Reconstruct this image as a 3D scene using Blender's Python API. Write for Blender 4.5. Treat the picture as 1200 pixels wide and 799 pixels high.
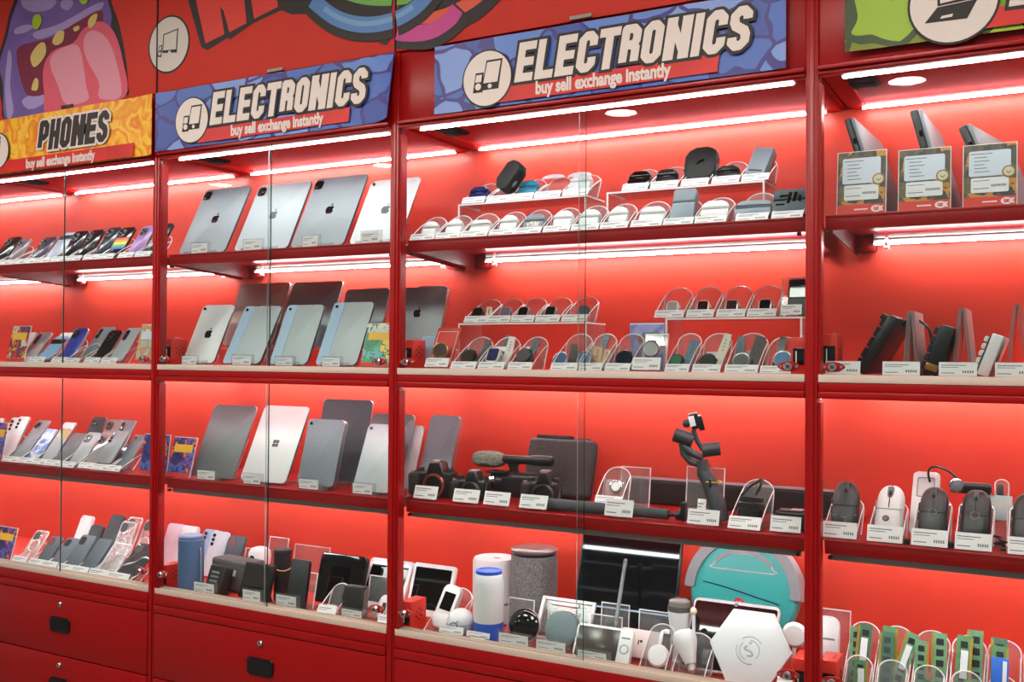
import bpy, bmesh, math, random
from mathutils import Vector, Matrix, Euler
random.seed(7)
for o in list(bpy.data.objects): bpy.data.objects.remove(o)
S = bpy.context.scene
COL = S.collection
PI = math.pi
# ---------------------------------------------------------------- camera
F, YAW, PITCH, ROLL = 1156.08, 0.501986, 0.01368, 0.0069786
EYE = Vector((0, -2.1, 1.5))
_fw = Vector((-math.sin(YAW)*math.cos(PITCH), math.cos(YAW)*math.cos(PITCH), math.sin(PITCH)))
_r0 = Vector((math.cos(YAW), math.sin(YAW), 0)); _u0 = _r0.cross(_fw)
_rt = _r0*math.cos(ROLL)+_u0*math.sin(ROLL); _up = -_r0*math.sin(ROLL)+_u0*math.cos(ROLL)
cd = bpy.data.cameras.new('camera'); cam = bpy.data.objects.new('camera', cd); COL.objects.link(cam)
cd.sensor_width = 36; cd.lens = F/1200*36; cd.clip_start = .05
cam.matrix_world = Matrix(((_rt.x,_up.x,-_fw.x,EYE.x),(_rt.y,_up.y,-_fw.y,EYE.y),(_rt.z,_up.z,-_fw.z,EYE.z),(0,0,0,1)))
S.camera = cam
# ---------------------------------------------------------------- world, light levels, exposure
LED, LED_LOW, DOWN, FILL, AMB = 60, 46, 75, 26, .22
W = bpy.data.worlds.new('world'); S.world = W; W.use_nodes = True
W.node_tree.nodes['Background'].inputs[0].default_value = (1.0, .95, .9, 1)
W.node_tree.nodes['Background'].inputs[1].default_value = AMB
S.view_settings.view_transform = 'Standard'; S.view_settings.look = 'None'
S.view_settings.exposure = 0; S.view_settings.gamma = 1; S.view_settings.use_curve_mapping = False
S.cycles.transparent_max_bounces = 40; S.cycles.max_bounces = 10; S.cycles.diffuse_bounces = 4
S.cycles.glossy_bounces = 5; S.cycles.transmission_bounces = 10; S.cycles.use_denoising = True
S.cycles.sample_clamp_indirect = 6; S.cycles.caustics_reflective = False; S.cycles.caustics_refractive = False
# ---------------------------------------------------------------- a pixel of the 1200x799 frame -> a point on a plane
def ray(px, py): return _rt*((px-600)/F)-_up*((py-399.5)/F)+_fw
def at_y(px, py, y):
    d = ray(px, py); return EYE+d*((y-EYE.y)/d.y)
def at_x(px, py, x):
    d = ray(px, py); return EYE+d*((x-EYE.x)/d.x)
def at_z(px, py, z):
    d = ray(px, py); return EYE+d*((z-EYE.z)/d.z)
# ---------------------------------------------------------------- materials
def lin(c):
    return tuple((x/255/12.92 if x/255 <= .04045 else ((x/255+.055)/1.055)**2.4) for x in c[:3])
_M = {}
def M(name, c=(128,128,128), rough=.5, metal=0., emit=0, noise=0, scale=60, bump=0, spec=.5, coat=0, trans=0):
    if name in _M: return _M[name]
    m = bpy.data.materials.new(name); m.use_nodes = True; nt = m.node_tree; b = nt.nodes['Principled BSDF']
    L = lin(c); b.inputs['Base Color'].default_value = (*L, 1); b.inputs['Roughness'].default_value = rough
    b.inputs['Metallic'].default_value = metal; b.inputs['Specular IOR Level'].default_value = spec
    b.inputs['Coat Weight'].default_value = coat; b.inputs['Transmission Weight'].default_value = trans
    if emit: b.inputs['Emission Color'].default_value = (*L, 1); b.inputs['Emission Strength'].default_value = emit
    if noise or bump:
        tc = nt.nodes.new('ShaderNodeTexCoord'); n = nt.nodes.new('ShaderNodeTexNoise'); n.inputs['Scale'].default_value = scale
        n.inputs['Detail'].default_value = 4; nt.links.new(tc.outputs['Object'], n.inputs['Vector'])
        if noise:
            r = nt.nodes.new('ShaderNodeValToRGB'); nt.links.new(n.outputs['Fac'], r.inputs['Fac'])
            r.color_ramp.elements[0].position = .3; r.color_ramp.elements[1].position = .7
            r.color_ramp.elements[0].color = (*[x*(1-noise) for x in L], 1); r.color_ramp.elements[1].color = (*[min(1, x*(1+noise)) for x in L], 1)
            nt.links.new(r.outputs['Color'], b.inputs['Base Color'])
        if bump:
            k = nt.nodes.new('ShaderNodeBump'); k.inputs['Strength'].default_value = bump; k.inputs['Distance'].default_value = .002
            nt.links.new(n.outputs['Fac'], k.inputs['Height']); nt.links.new(k.outputs['Normal'], b.inputs['Normal'])
    _M[name] = m; return m
def clear(name, tint=(250,250,250), haze=0., hazec=(255,255,255), rough=.03, ior=1.45):
    if name in _M: return _M[name]
    m = bpy.data.materials.new(name); m.use_nodes = True; nt = m.node_tree; nt.nodes.clear(); N = nt.nodes.new
    out = N('ShaderNodeOutputMaterial'); tr = N('ShaderNodeBsdfTransparent'); gl = N('ShaderNodeBsdfGlossy'); fr = N('ShaderNodeLayerWeight'); mx = N('ShaderNodeMixShader')
    tr.inputs[0].default_value = (*lin(tint), 1); gl.inputs['Roughness'].default_value = rough; fr.inputs['Blend'].default_value = .5
    lk = nt.links.new; pw = N('ShaderNodeMath'); pw.operation = 'POWER'; lk(fr.outputs['Facing'], pw.inputs[0]); pw.inputs[1].default_value = 5
    f0 = ((ior-1)/(ior+1))**2; ma = N('ShaderNodeMath'); ma.operation = 'MULTIPLY_ADD'; lk(pw.outputs[0], ma.inputs[0]); ma.inputs[1].default_value = 1-f0; ma.inputs[2].default_value = f0; lk(ma.outputs[0], mx.inputs[0]); lk(gl.outputs[0], mx.inputs[2])
    if haze:
        df = N('ShaderNodeBsdfDiffuse'); df.inputs[0].default_value = (*lin(hazec), 1); m2 = N('ShaderNodeMixShader'); m2.inputs[0].default_value = haze
        lk(tr.outputs[0], m2.inputs[1]); lk(df.outputs[0], m2.inputs[2]); lk(m2.outputs[0], mx.inputs[1])
    else: lk(tr.outputs[0], mx.inputs[1])
    lk(mx.outputs[0], out.inputs[0]); _M[name] = m; return m
def pattern(name, cols, scale=20, kind='voronoi', line=None, rough=.45, lw=.06, stretch=(1,1,1), distort=0):
    """printed artwork: cells of the given colours, dark lines between them"""
    if name in _M: return _M[name]
    m = bpy.data.materials.new(name); m.use_nodes = True; nt = m.node_tree; b = nt.nodes['Principled BSDF']; N = nt.nodes.new; lk = nt.links.new
    b.inputs['Roughness'].default_value = rough
    tc = N('ShaderNodeTexCoord'); mp = N('ShaderNodeMapping'); mp.inputs['Scale'].default_value = stretch; lk(tc.outputs['Object'], mp.inputs[0]); vec = mp.outputs[0]
    if distort:
        dn = N('ShaderNodeTexNoise'); dn.inputs['Scale'].default_value = scale*.7; lk(vec, dn.inputs['Vector'])
        ad = N('ShaderNodeVectorMath'); ad.operation = 'MULTIPLY_ADD'; lk(dn.outputs['Color'], ad.inputs[0]); ad.inputs[1].default_value = (distort,)*3; lk(vec, ad.inputs[2]); vec = ad.outputs[0]
    r = N('ShaderNodeValToRGB'); r.color_ramp.interpolation = 'CONSTANT' if kind == 'voronoi' else 'LINEAR'
    if kind == 'voronoi':
        v = N('ShaderNodeTexVoronoi'); v.inputs['Scale'].default_value = scale; lk(vec, v.inputs['Vector'])
        sp = N('ShaderNodeSeparateColor'); lk(v.outputs['Color'], sp.inputs[0]); lk(sp.outputs[0], r.inputs[0])
    else:
        v = N('ShaderNodeTexNoise'); v.inputs['Scale'].default_value = scale; v.inputs['Detail'].default_value = 3; lk(vec, v.inputs['Vector']); lk(v.outputs['Fac'], r.inputs[0])
    el = r.color_ramp.elements
    while len(el) < len(cols): el.new(.5)
    lo, hi = (0, 1) if kind == 'voronoi' else (.3, .7)
    for i, c in enumerate(cols):
        el[i].position = lo+(hi-lo)*i/len(cols); el[i].color = (*lin(c), 1)
    if line:
        e = N('ShaderNodeTexVoronoi'); e.feature = 'DISTANCE_TO_EDGE'; e.inputs['Scale'].default_value = scale; lk(vec, e.inputs['Vector'])
        lt = N('ShaderNodeMath'); lt.operation = 'LESS_THAN'; lk(e.outputs['Distance'], lt.inputs[0]); lt.inputs[1].default_value = lw
        mx = N('ShaderNodeMix'); mx.data_type = 'RGBA'; lk(lt.outputs[0], mx.inputs['Factor']); lk(r.outputs[0], mx.inputs['A']); mx.inputs['B'].default_value = (*lin(line), 1); lk(mx.outputs['Result'], b.inputs['Base Color'])
    else: lk(r.outputs[0], b.inputs['Base Color'])
    _M[name] = m; return m
RED = M('red_cabinet_paint', (156,8,10), .32, spec=.35, noise=.04, scale=8)
REDB = M('red_back_laminate', (219,62,42), .45, noise=.03, scale=3)
REDM = M('red_mural_print', (206,56,44), .6, spec=.25, noise=.05, scale=5)
REDD = M('dark_red', (120,6,8), .35)
ALU = M('brushed_aluminium', (172,168,166), .4, .1)
TRK = M('champagne_track', (212,194,180), .5, .05); REDC = M('red_ceiling', (196,24,22), .75, spec=.06)
LEDM = M('led_diffuser', (250,252,255), .3, emit=LED); LEDL = M('led_diffuser_low', (250,252,255), .3, emit=LED_LOW)
BLK = M('black_plastic', (13,13,15), .35); BLKM = M('black_matte', (20,20,22), .65, bump=.1, scale=300); BLKG = M('black_gloss', (8,8,10), .08, coat=.3)
CHR = M('chrome', (225,225,228), .15, 1.); STL = M('satin_steel', (190,190,192), .3, .9)
WHT = M('white_plastic', (232,232,234), .35); WHTM = M('white_matte', (226,226,226), .65); CARD = M('white_card', (232,233,235), .6); INK = M('grey_ink', (120,122,126), .7)
GRY = M('grey_plastic', (120,124,128), .45); DGR = M('dark_grey', (48,52,56), .5); SLATE = M('slate_case', (74,84,92), .6, bump=.15, scale=150)
GLASS = clear('pane_glass', (246,250,249), ior=1.36, rough=.01); GEDGE = clear('pane_edge', (60,96,96), .5, (50,84,84), ior=1.5); GEDL = clear('pane_edge_light', (236,240,238), .45, (230,226,224), ior=1.5)
ACR = clear('clear_acrylic', (244,244,245), .06, ior=1.45, rough=.05); ACE = clear('acrylic_edge', (250,250,250), .85, (255,250,250), ior=1.5, rough=.15)
SILI = clear('clear_silicone', (245,245,246), .16, (255,255,255), ior=1.4, rough=.2)
# ---------------------------------------------------------------- mesh building
class MB:
    def __init__(s): s.b = bmesh.new(); s.any = False
    def _m(s, fs, mat):
        for f in fs: f.material_index = mat
    def box(s, x0, x1, y0, y1, z0, z1, mat=0, bev=0, seg=2, rot=None):
        c = Vector(((x0+x1)/2, (y0+y1)/2, (z0+z1)/2)); T = Matrix.Translation(c) @ (rot.to_matrix().to_4x4() if rot else Matrix.Identity(4)) @ Matrix.Diagonal((abs(x1-x0), abs(y1-y0), abs(z1-z0), 1))
        g = bmesh.ops.create_cube(s.b, size=1, matrix=T); fs = {f for v in g['verts'] for f in v.link_faces}
        if bev:
            r = bmesh.ops.bevel(s.b, geom=list({e for v in g['verts'] for e in v.link_edges}), offset=bev, segments=seg, affect='EDGES', profile=.5); fs = set(r['faces']) | {f for f in fs if f.is_valid}
            for f in list(fs):
                for v in f.verts: fs |= set(v.link_faces)
        s._m(fs, mat); return s
    def prism(s, poly, axis, a, b, mat=0, emat=None, bev=0, seg=1):
        """poly (2-D) pushed from a to b along axis; 'y': (x,z) points, 'x': (y,z), 'z': (x,y)"""
        ar = sum(poly[i][0]*poly[(i+1) % len(poly)][1]-poly[(i+1) % len(poly)][0]*poly[i][1] for i in range(len(poly)))
        if ar < 0: poly = poly[::-1]
        P = {'y': lambda p, t: (p[0], t, p[1]), 'x': lambda p, t: (t, p[0], p[1]), 'z': lambda p, t: (p[0], p[1], t)}[axis]
        if a > b: a, b = b, a
        va = [s.b.verts.new(P(p, a)) for p in poly]; vb = [s.b.verts.new(P(p, b)) for p in poly]; n = len(poly); flip = axis == 'y'
        A, B = (va, vb[::-1]) if flip else (va[::-1], vb)
        caps = [s.b.faces.new(A), s.b.faces.new(B)]; sides = []
        for i in range(n):
            q = [va[i], va[(i+1) % n], vb[(i+1) % n], vb[i]]; sides.append(s.b.faces.new(q[::-1] if flip else q))
        s._m(caps, mat); s._m(sides, mat if emat is None else emat)
        if bev:
            ed = list({e for f in caps for e in f.edges}); r = bmesh.ops.bevel(s.b, geom=ed, offset=bev, segments=seg, affect='EDGES', profile=.5); s._m(r['faces'], mat if emat is None else emat)
        return s
    def lathe(s, prof, n=24, c=(0,0,0), axis='z', mat=0, cap=True, mats=None):
        rings = []
        def P(r, h, a):
            x, y = r*math.cos(a), r*math.sin(a)
            q = {'z': (x, y, h), 'y': (x, h, -y), 'x': (h, x, y)}[axis]; return (q[0]+c[0], q[1]+c[1], q[2]+c[2])
        for r, h in prof: rings.append([s.b.verts.new(P(max(r, 1e-5), h, 2*PI*i/n)) for i in range(n)])
        for j in range(len(rings)-1):
            mi = mats[j] if mats else mat
            for i in range(n): f = s.b.faces.new((rings[j][i], rings[j][(i+1) % n], rings[j+1][(i+1) % n], rings[j+1][i])); f.material_index = mi
        if cap:
            f = s.b.faces.new(rings[0][::-1]); f.material_index = mats[0] if mats else mat
            f = s.b.faces.new(rings[-1]); f.material_index = mats[-1] if mats else mat
        return s
    def cyl(s, p0, p1, r, mat=0, n=16, r2=None):
        return s.tube([p0, p1], [r, r if r2 is None else r2], n, mat)
    def tube(s, pts, r, n=8, mat=0, closed=False):
        pts = [Vector(p) for p in pts]; k = len(pts); rs = r if isinstance(r, (list, tuple)) else [r]*k; rings = []; pn = None
        for i, p in enumerate(pts):
            if closed: t = pts[(i+1) % k]-pts[i-1]
            else: t = pts[min(i+1, k-1)]-pts[max(i-1, 0)]
            t.normalize()
            if pn is None: pn = t.orthogonal().normalized()
            else: pn = (pn-t*pn.dot(t)).normalized()
            q = t.cross(pn); rings.append([s.b.verts.new(p+(pn*math.cos(2*PI*j/n)+q*math.sin(2*PI*j/n))*rs[i]) for j in range(n)])
        for i in range(k if closed else k-1):
            A, B = rings[i], rings[(i+1) % k]
            for j in range(n): f = s.b.faces.new((A[j], A[(j+1) % n], B[(j+1) % n], B[j])); f.material_index = mat
        if not closed:
            f = s.b.faces.new(rings[0][::-1]); f.material_index = mat; f = s.b.faces.new(rings[-1]); f.material_index = mat
        return s
    def ball(s, c, r, mat=0, n=24, m=14, e=1.0, rot=None):
        """ellipsoid of radii r; e < 1 squares it off"""
        r = (r, r, r) if not isinstance(r, (list, tuple)) else r; sg = lambda v: math.copysign(abs(v)**e, v); R = rot.to_matrix() if rot else Matrix.Identity(3); c = Vector(c); rings = []
        for j in range(m+1):
            ph = -PI/2+PI*j/m; cz, sz = abs(math.cos(ph))**e, sg(math.sin(ph))
            if j in (0, m): rings.append([s.b.verts.new(c+R @ Vector((0, 0, r[2]*(1 if j else -1))))]); continue
            rings.append([s.b.verts.new(c+R @ Vector((r[0]*cz*sg(math.cos(2*PI*i/n)), r[1]*cz*sg(math.sin(2*PI*i/n)), r[2]*sz))) for i in range(n)])
        for j in range(m):
            A, B = rings[j], rings[j+1]
            for i in range(n):
                k = (i+1) % n
                vs = (A[0], B[k], B[i]) if j == 0 else ((A[i], A[k], B[0]) if j == m-1 else (A[i], A[k], B[k], B[i]))
                f = s.b.faces.new(vs); f.material_index = mat
        return s
    def text(s, t, h, x=0, z=0, y0=0, y1=-.0005, sx=1., shear=0., off=0., mat=0, align='LEFT', rot=0.):
        """letters standing in the x-z plane and facing -y"""
        c = bpy.data.curves.new('t', 'FONT'); c.body = t; c.size = h*1.42; c.shear = shear; c.offset = off; c.align_x = align; c.resolution_u = 4; c.fill_mode = 'BOTH'; c.extrude = .5
        o = bpy.data.objects.new('t', c); COL.objects.link(o); dg = bpy.context.evaluated_depsgraph_get(); me = bpy.data.meshes.new_from_object(o.evaluated_get(dg))
        bpy.data.objects.remove(o); bpy.data.curves.remove(c); nv = len(s.b.verts); nf = len(s.b.faces); s.b.from_mesh(me); bpy.data.meshes.remove(me); s.b.verts.ensure_lookup_table(); s.b.faces.ensure_lookup_table()
        ca, sa = math.cos(rot), math.sin(rot)
        for v in s.b.verts[nv:]:
            q = v.co; xx = q.x*sx; zz = q.y; v.co = (x+xx*ca-zz*sa, y0+(y1-y0)*(q.z+.5), z+xx*sa+zz*ca)
        for f in s.b.faces[nf:]: f.material_index = mat; f.smooth = False
        return s
    def block(s, t, h, x, z, y0, y1, w=.56, gap=.07, st=.105, d=0, shear=.16, mat=0):
        """heavy condensed capitals drawn with strokes of half width st (x h); d widens every stroke"""
        L, R_, T, B_ = st, w-st, 1-st, st; m_ = .5; c = .10
        G = {'E': [[(L,B_),(L,T)],[(L,T),(R_,T)],[(L,m_),(R_-.03,m_)],[(L,B_),(R_,B_)]], 'L': [[(L,T),(L,B_)],[(L,B_),(R_,B_)]], 'C': [[(R_,.64),(R_,T-c),(R_-c,T),(L+c,T),(L,T-c),(L,B_+c),(L+c,B_),(R_-c,B_),(R_,B_+c),(R_,.36)]],
             'T': [[(w/2,B_),(w/2,T)],[(L-.02,T),(R_+.02,T)]], 'R': [[(L,B_),(L,T),(R_-c,T),(R_,T-c),(R_,.60),(R_-c,.51),(L,.51)],[(R_-c,.51),(R_,.42),(R_,B_)]], 'P': [[(L,B_),(L,T),(R_-c,T),(R_,T-c),(R_,.52),(R_-c,.44),(L,.44)]],
             'O': [[(L,B_+c),(L,T-c),(L+c,T),(R_-c,T),(R_,T-c),(R_,B_+c),(R_-c,B_),(L+c,B_),(L,B_+c)]], 'N': [[(L,B_),(L,T)],[(L+.02,T-.06),(R_-.02,B_+.06)],[(R_,B_),(R_,T)]], 'I': [[(L,B_),(L,T)]], 'H': [[(L,B_),(L,T)],[(R_,B_),(R_,T)],[(L,m_),(R_,m_)]],
             'S': [[(R_,.70),(R_,T-c),(R_-c,T),(L+c,T),(L,T-c),(L,.66),(L+.05,.56),(R_-.05,.44),(R_,.34),(R_,B_+c),(R_-c,B_),(L+c,B_),(L,B_+c),(L,.31)]], 'A': [[(L-.02,B_),(w/2,T)],[(R_+.02,B_),(w/2,T)],[(L+.06,.32),(R_-.06,.32)]]}
        kx = [1.]; P = lambda u, v: (x+(u*kx[0]+v*shear)*h, z+v*h)
        k = 0
        for ch in t:
            k = 0; kx[0] = 1.24 if ch == 'N' else 1.
            for sk in G[ch]:
                for (a0, b0), (a1, b1) in zip(sk, sk[1:]):
                    v = Vector((a1-a0, b1-b0)); ln = v.length; v /= ln; n = Vector((-v.y, v.x)); dg = len(sk) == 2 and abs(v.x) > .1 and abs(v.y) > .1; r = (st*.72 if dg else st)+d; e = d*.4 if dg else d+(st if len(sk) == 2 else 0)*.98
                    A = Vector((a0, b0)); B2 = Vector((a1, b1))
                    A, B2 = (A-v*e if (a0, b0) == sk[0] else A-v*.03), (B2+v*e if (a1, b1) == sk[-1] else B2+v*.03)
                    s.prism([P(*(A+n*r)), P(*(A-n*r)), P(*(B2-n*r)), P(*(B2+n*r))], 'y', y0, y1-k*2e-5, mat); k += 1
                if len(sk) > 2:
                    for q in sk[1:-1] if sk[0] != sk[-1] else sk[:-1]: s.prism([P(q[0]+(st+d)*math.cos(a), q[1]+(st+d)*math.sin(a)) for a in [2*PI*i/14 for i in range(14)]], 'y', y0, y1-k*2e-5, mat); k += 1
            x += ((2*st if ch == 'I' else w*kx[0]*.98)+gap)*h
        return s
    def mark(s): s.b.verts.ensure_lookup_table(); return len(s.b.verts)
    def xf(s, i, T):
        s.b.verts.ensure_lookup_table()
        for v in s.b.verts[i:]: v.co = T @ v.co
        return s
    def build(s, name, mats, parent=None, loc=(0,0,0), rot=(0,0,0), angle=35, smooth=True):
        me = bpy.data.meshes.new(name); bmesh.ops.recalc_face_normals(s.b, faces=s.b.faces[:]); s.b.to_mesh(me); s.b.free()
        for m in (mats if isinstance(mats, (list, tuple)) else [mats]): me.materials.append(m)
        if smooth: me.shade_smooth(); me.set_sharp_from_angle(angle=math.radians(angle))
        o = bpy.data.objects.new(name, me); COL.objects.link(o); o.parent = parent; o.location = loc; o.rotation_euler = rot; return o
def tag(o, label, cat, group=None, kind=None):
    if label: o['label'] = label
    if cat: o['category'] = cat
    if group: o['group'] = group
    if kind: o['kind'] = kind
    return o
def thing(name, label, cat, loc=(0,0,0), rot=(0,0,0), group=None):
    o = bpy.data.objects.new(name, None); COL.objects.link(o); o.empty_display_size = .02; o.location = loc; o.rotation_euler = rot; return tag(o, label, cat, group)
def dup(o, loc, label, group=None):
    r = o.copy(); COL.objects.link(r); r.location = loc; r['label'] = label
    if group: r['group'] = group
    for ch in list(o.children):
        c = ch.copy(); COL.objects.link(c); c.parent = r
        for g in list(ch.children): d = g.copy(); COL.objects.link(d); d.parent = c
    return r
def rrect(w, h, r, x=0, z=0, n=5):
    """rounded rectangle, lower left corner at x,z"""
    r = min(r, w/2-1e-5, h/2-1e-5); P = []
    for cx, cz, a in ((x+w-r, z+r, -PI/2), (x+w-r, z+h-r, 0), (x+r, z+h-r, PI/2), (x+r, z+r, PI)):
        for i in range(n+1): t = a+PI/2*i/n; P.append((cx+r*math.cos(t), cz+r*math.sin(t)))
    return P
def ell(cx, cz, rx, rz, n=28, a0=0, a1=2*PI): return [(cx+rx*math.cos(a0+(a1-a0)*i/n), cz+rz*math.sin(a0+(a1-a0)*i/n)) for i in range(n if abs(a1-a0-2*PI) < 1e-6 else n+1)]
def smooth_loop(P, k=5, closed=True):
    out = []; n = len(P)
    for i in range(n if closed else n-1):
        p0, p1, p2, p3 = [P[(i+j) % n] if closed else P[min(max(i+j, 0), n-1)] for j in (-1, 0, 1, 2)]
        for t in range(k):
            u = t/k; out.append(tuple(.5*(2*p1[d]+(p2[d]-p0[d])*u+(2*p0[d]-5*p1[d]+4*p2[d]-p3[d])*u*u+(-p0[d]+3*p1[d]-3*p2[d]+p3[d])*u**3) for d in range(len(p1))))
    if not closed: out.append(P[-1])
    return out
def px(P, y): return [(q.x, q.z) for q in (at_y(a, b, y) for a, b in P)]
# ================================================================ the room
XB = [-4.160, -3.275, -2.390, -1.506, -.442, .622]          # bay boundaries along the wall of cabinets
DEPTH = .40
ZB, ZT, ZD, Z1, Z2 = .768, .787, 1.461, 1.797, 1.117         # bottom deck, middle deck, upper shelf, lower shelf
def struct(name, m, *bx):
    b = MB()
    for q in bx: b.box(*q)
    return tag(b.build(name, m, smooth=False), None, None, kind='structure')
FLR = M('grey_vinyl_floor', (120,112,106), .45, noise=.12, scale=6)
struct('floor', FLR, (-6, 3, -6, .6, -.05, 0)); struct('ceiling', M('white_ceiling', (215,212,206), .8, noise=.03, scale=5), (-6, 3, -6, .6, 2.8, 2.85))
struct('wall_back', M('off_white_wall', (200,192,186), .8, noise=.04, scale=9), (-6, 3, .47, .6, 0, 2.8))
for k, w_ in enumerate(('first', 'second', 'third', 'fourth')):  # unseen ceiling panels added as front fill for the cabinets
    t = thing('ceiling_fill_panel', f'square added fill panel, {w_} of the row in front of the cabinets', 'light', (-3.5+1.35*k, -1.45, 2.8), group='added fill panels')
    MB().box(-.31, .31, -.31, .31, -.02, 0, 0, bev=.003).build('frame', WHT, t); MB().box(-.29, .29, -.29, .29, -.023, -.0195).build('diffuser', M('fill_diffuser', (255,246,236), .4, emit=FILL), t)
for (x, y, lb) in list(((-.60, -2.80, 'round ceiling downlight closest to the right-hand cabinet'), (-2.02, -2.72, 'round ceiling downlight facing the wide middle cabinet'), (-4.02, -3.35, 'round ceiling downlight in front of the tablet cabinet'), (-5.63, -3.46, 'round ceiling downlight at the phone end of the shop'))):
    t = thing('ceiling_downlight', lb, 'light', (x, y, 2.8), group='ceiling downlights')
    MB().lathe([(.115, 0), (.12, -.006), (.085, -.012), (.085, 0)], 32).build('rim', WHT, t); MB().lathe([(.084, -.002), (.084, -.006)], 32).build('diffuser', M('downlight_diffuser', (255,244,228), .3, emit=DOWN), t)
# ================================================================ the four red cabinets
BK = {-1: ('no goods in sight', 'end of the creature mural'), 0: ('phones', 'yellow PHONES banner'), 1: ('tablets', 'narrower blue ELECTRONICS banner'), 2: ('earbuds and watches', 'wider blue ELECTRONICS banner'), 3: ('laptops and mice', 'green banner')}
def led(parent, x0, x1, y, z, low=False, two=False, name='led_light'):
    """aluminium profile, its glowing diffuser along the lower edge at z"""
    h = .030 if two else .022; b = MB()
    if two: b.box(x0, x1, y-.004, y+.018, z+.017, z+h, bev=.0015); b.box(x0, x1, y-.004, y+.018, z+.004, z+.0150, bev=.0015); b.box(x0, x1, y, y+.018, z+.006, z+.026, 1)
    else: b.box(x0, x1, y, y+.018, z+.005, z+h, bev=.0015)
    o = b.build(name, [ALU, REDD], parent)
    MB().box(x0+.003, x1-.003, y-(.009 if two else .003), y+(.002 if two else .006), z+.0020, z+.0045).build('diffuser', LEDL if low else LEDM, o)
    if two:
        for xx in (x0+.03, x1-.03): c = MB(); c.box(xx-.006, xx+.006, y-.006, y+.001, z+h-.001, z+h+.009, bev=.001); c.box(xx-.006, xx+.006, y-.006, y+.001, z-.010, z-.001, bev=.001); c.box(xx-.004, xx+.004, y-.012, y-.010, z-.003, z+.006, bev=.0008); c.box(xx-.004, xx+.004, y-.006, y-.004, z+.005, z+h, bev=.0008); c.build('clip', WHT, o)
    return o
def lock(parent, x, z, y=-.004):
    """red lens shaped plate with a silver lock and a screw each side"""
    b = MB(); P = [(x+.024*math.cos(a)*1.0, z+.0105*math.sin(a)*(abs(math.sin(a))**.35)) for a in [2*PI*i/32 for i in range(32)]]
    b.prism(P, 'y', y, y-.004, 0, bev=.001); b.lathe([(.009, 0), (.009, -.010), (.007, -.012)], 20, (x, y-.003, z), 'y', 1); b.lathe([(.004, 0), (.0035, -.0012)], 12, (x, y-.0148, z), 'y', 2)
    for s in (-1, 1): b.lathe([(.0035, 0), (.003, -.002)], 10, (x+s*.0165, y-.004, z), 'y', 1)
    return b.build('lock', [M('lock_red', (168,12,16), .3), CHR, DGR], parent)
def pane(parent, x0, x1, y, z0, z1, edge):
    b = MB().box(x0, x1, y, y+.005, z0, z1); b.b.faces.ensure_lookup_table()
    for f in b.b.faces:
        if abs(f.normal.y) < .5: f.material_index = 1
    return b.build('glass_door', [GLASS, edge], parent, smooth=False)
PW = .013                                            # half the width of an upright
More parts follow.
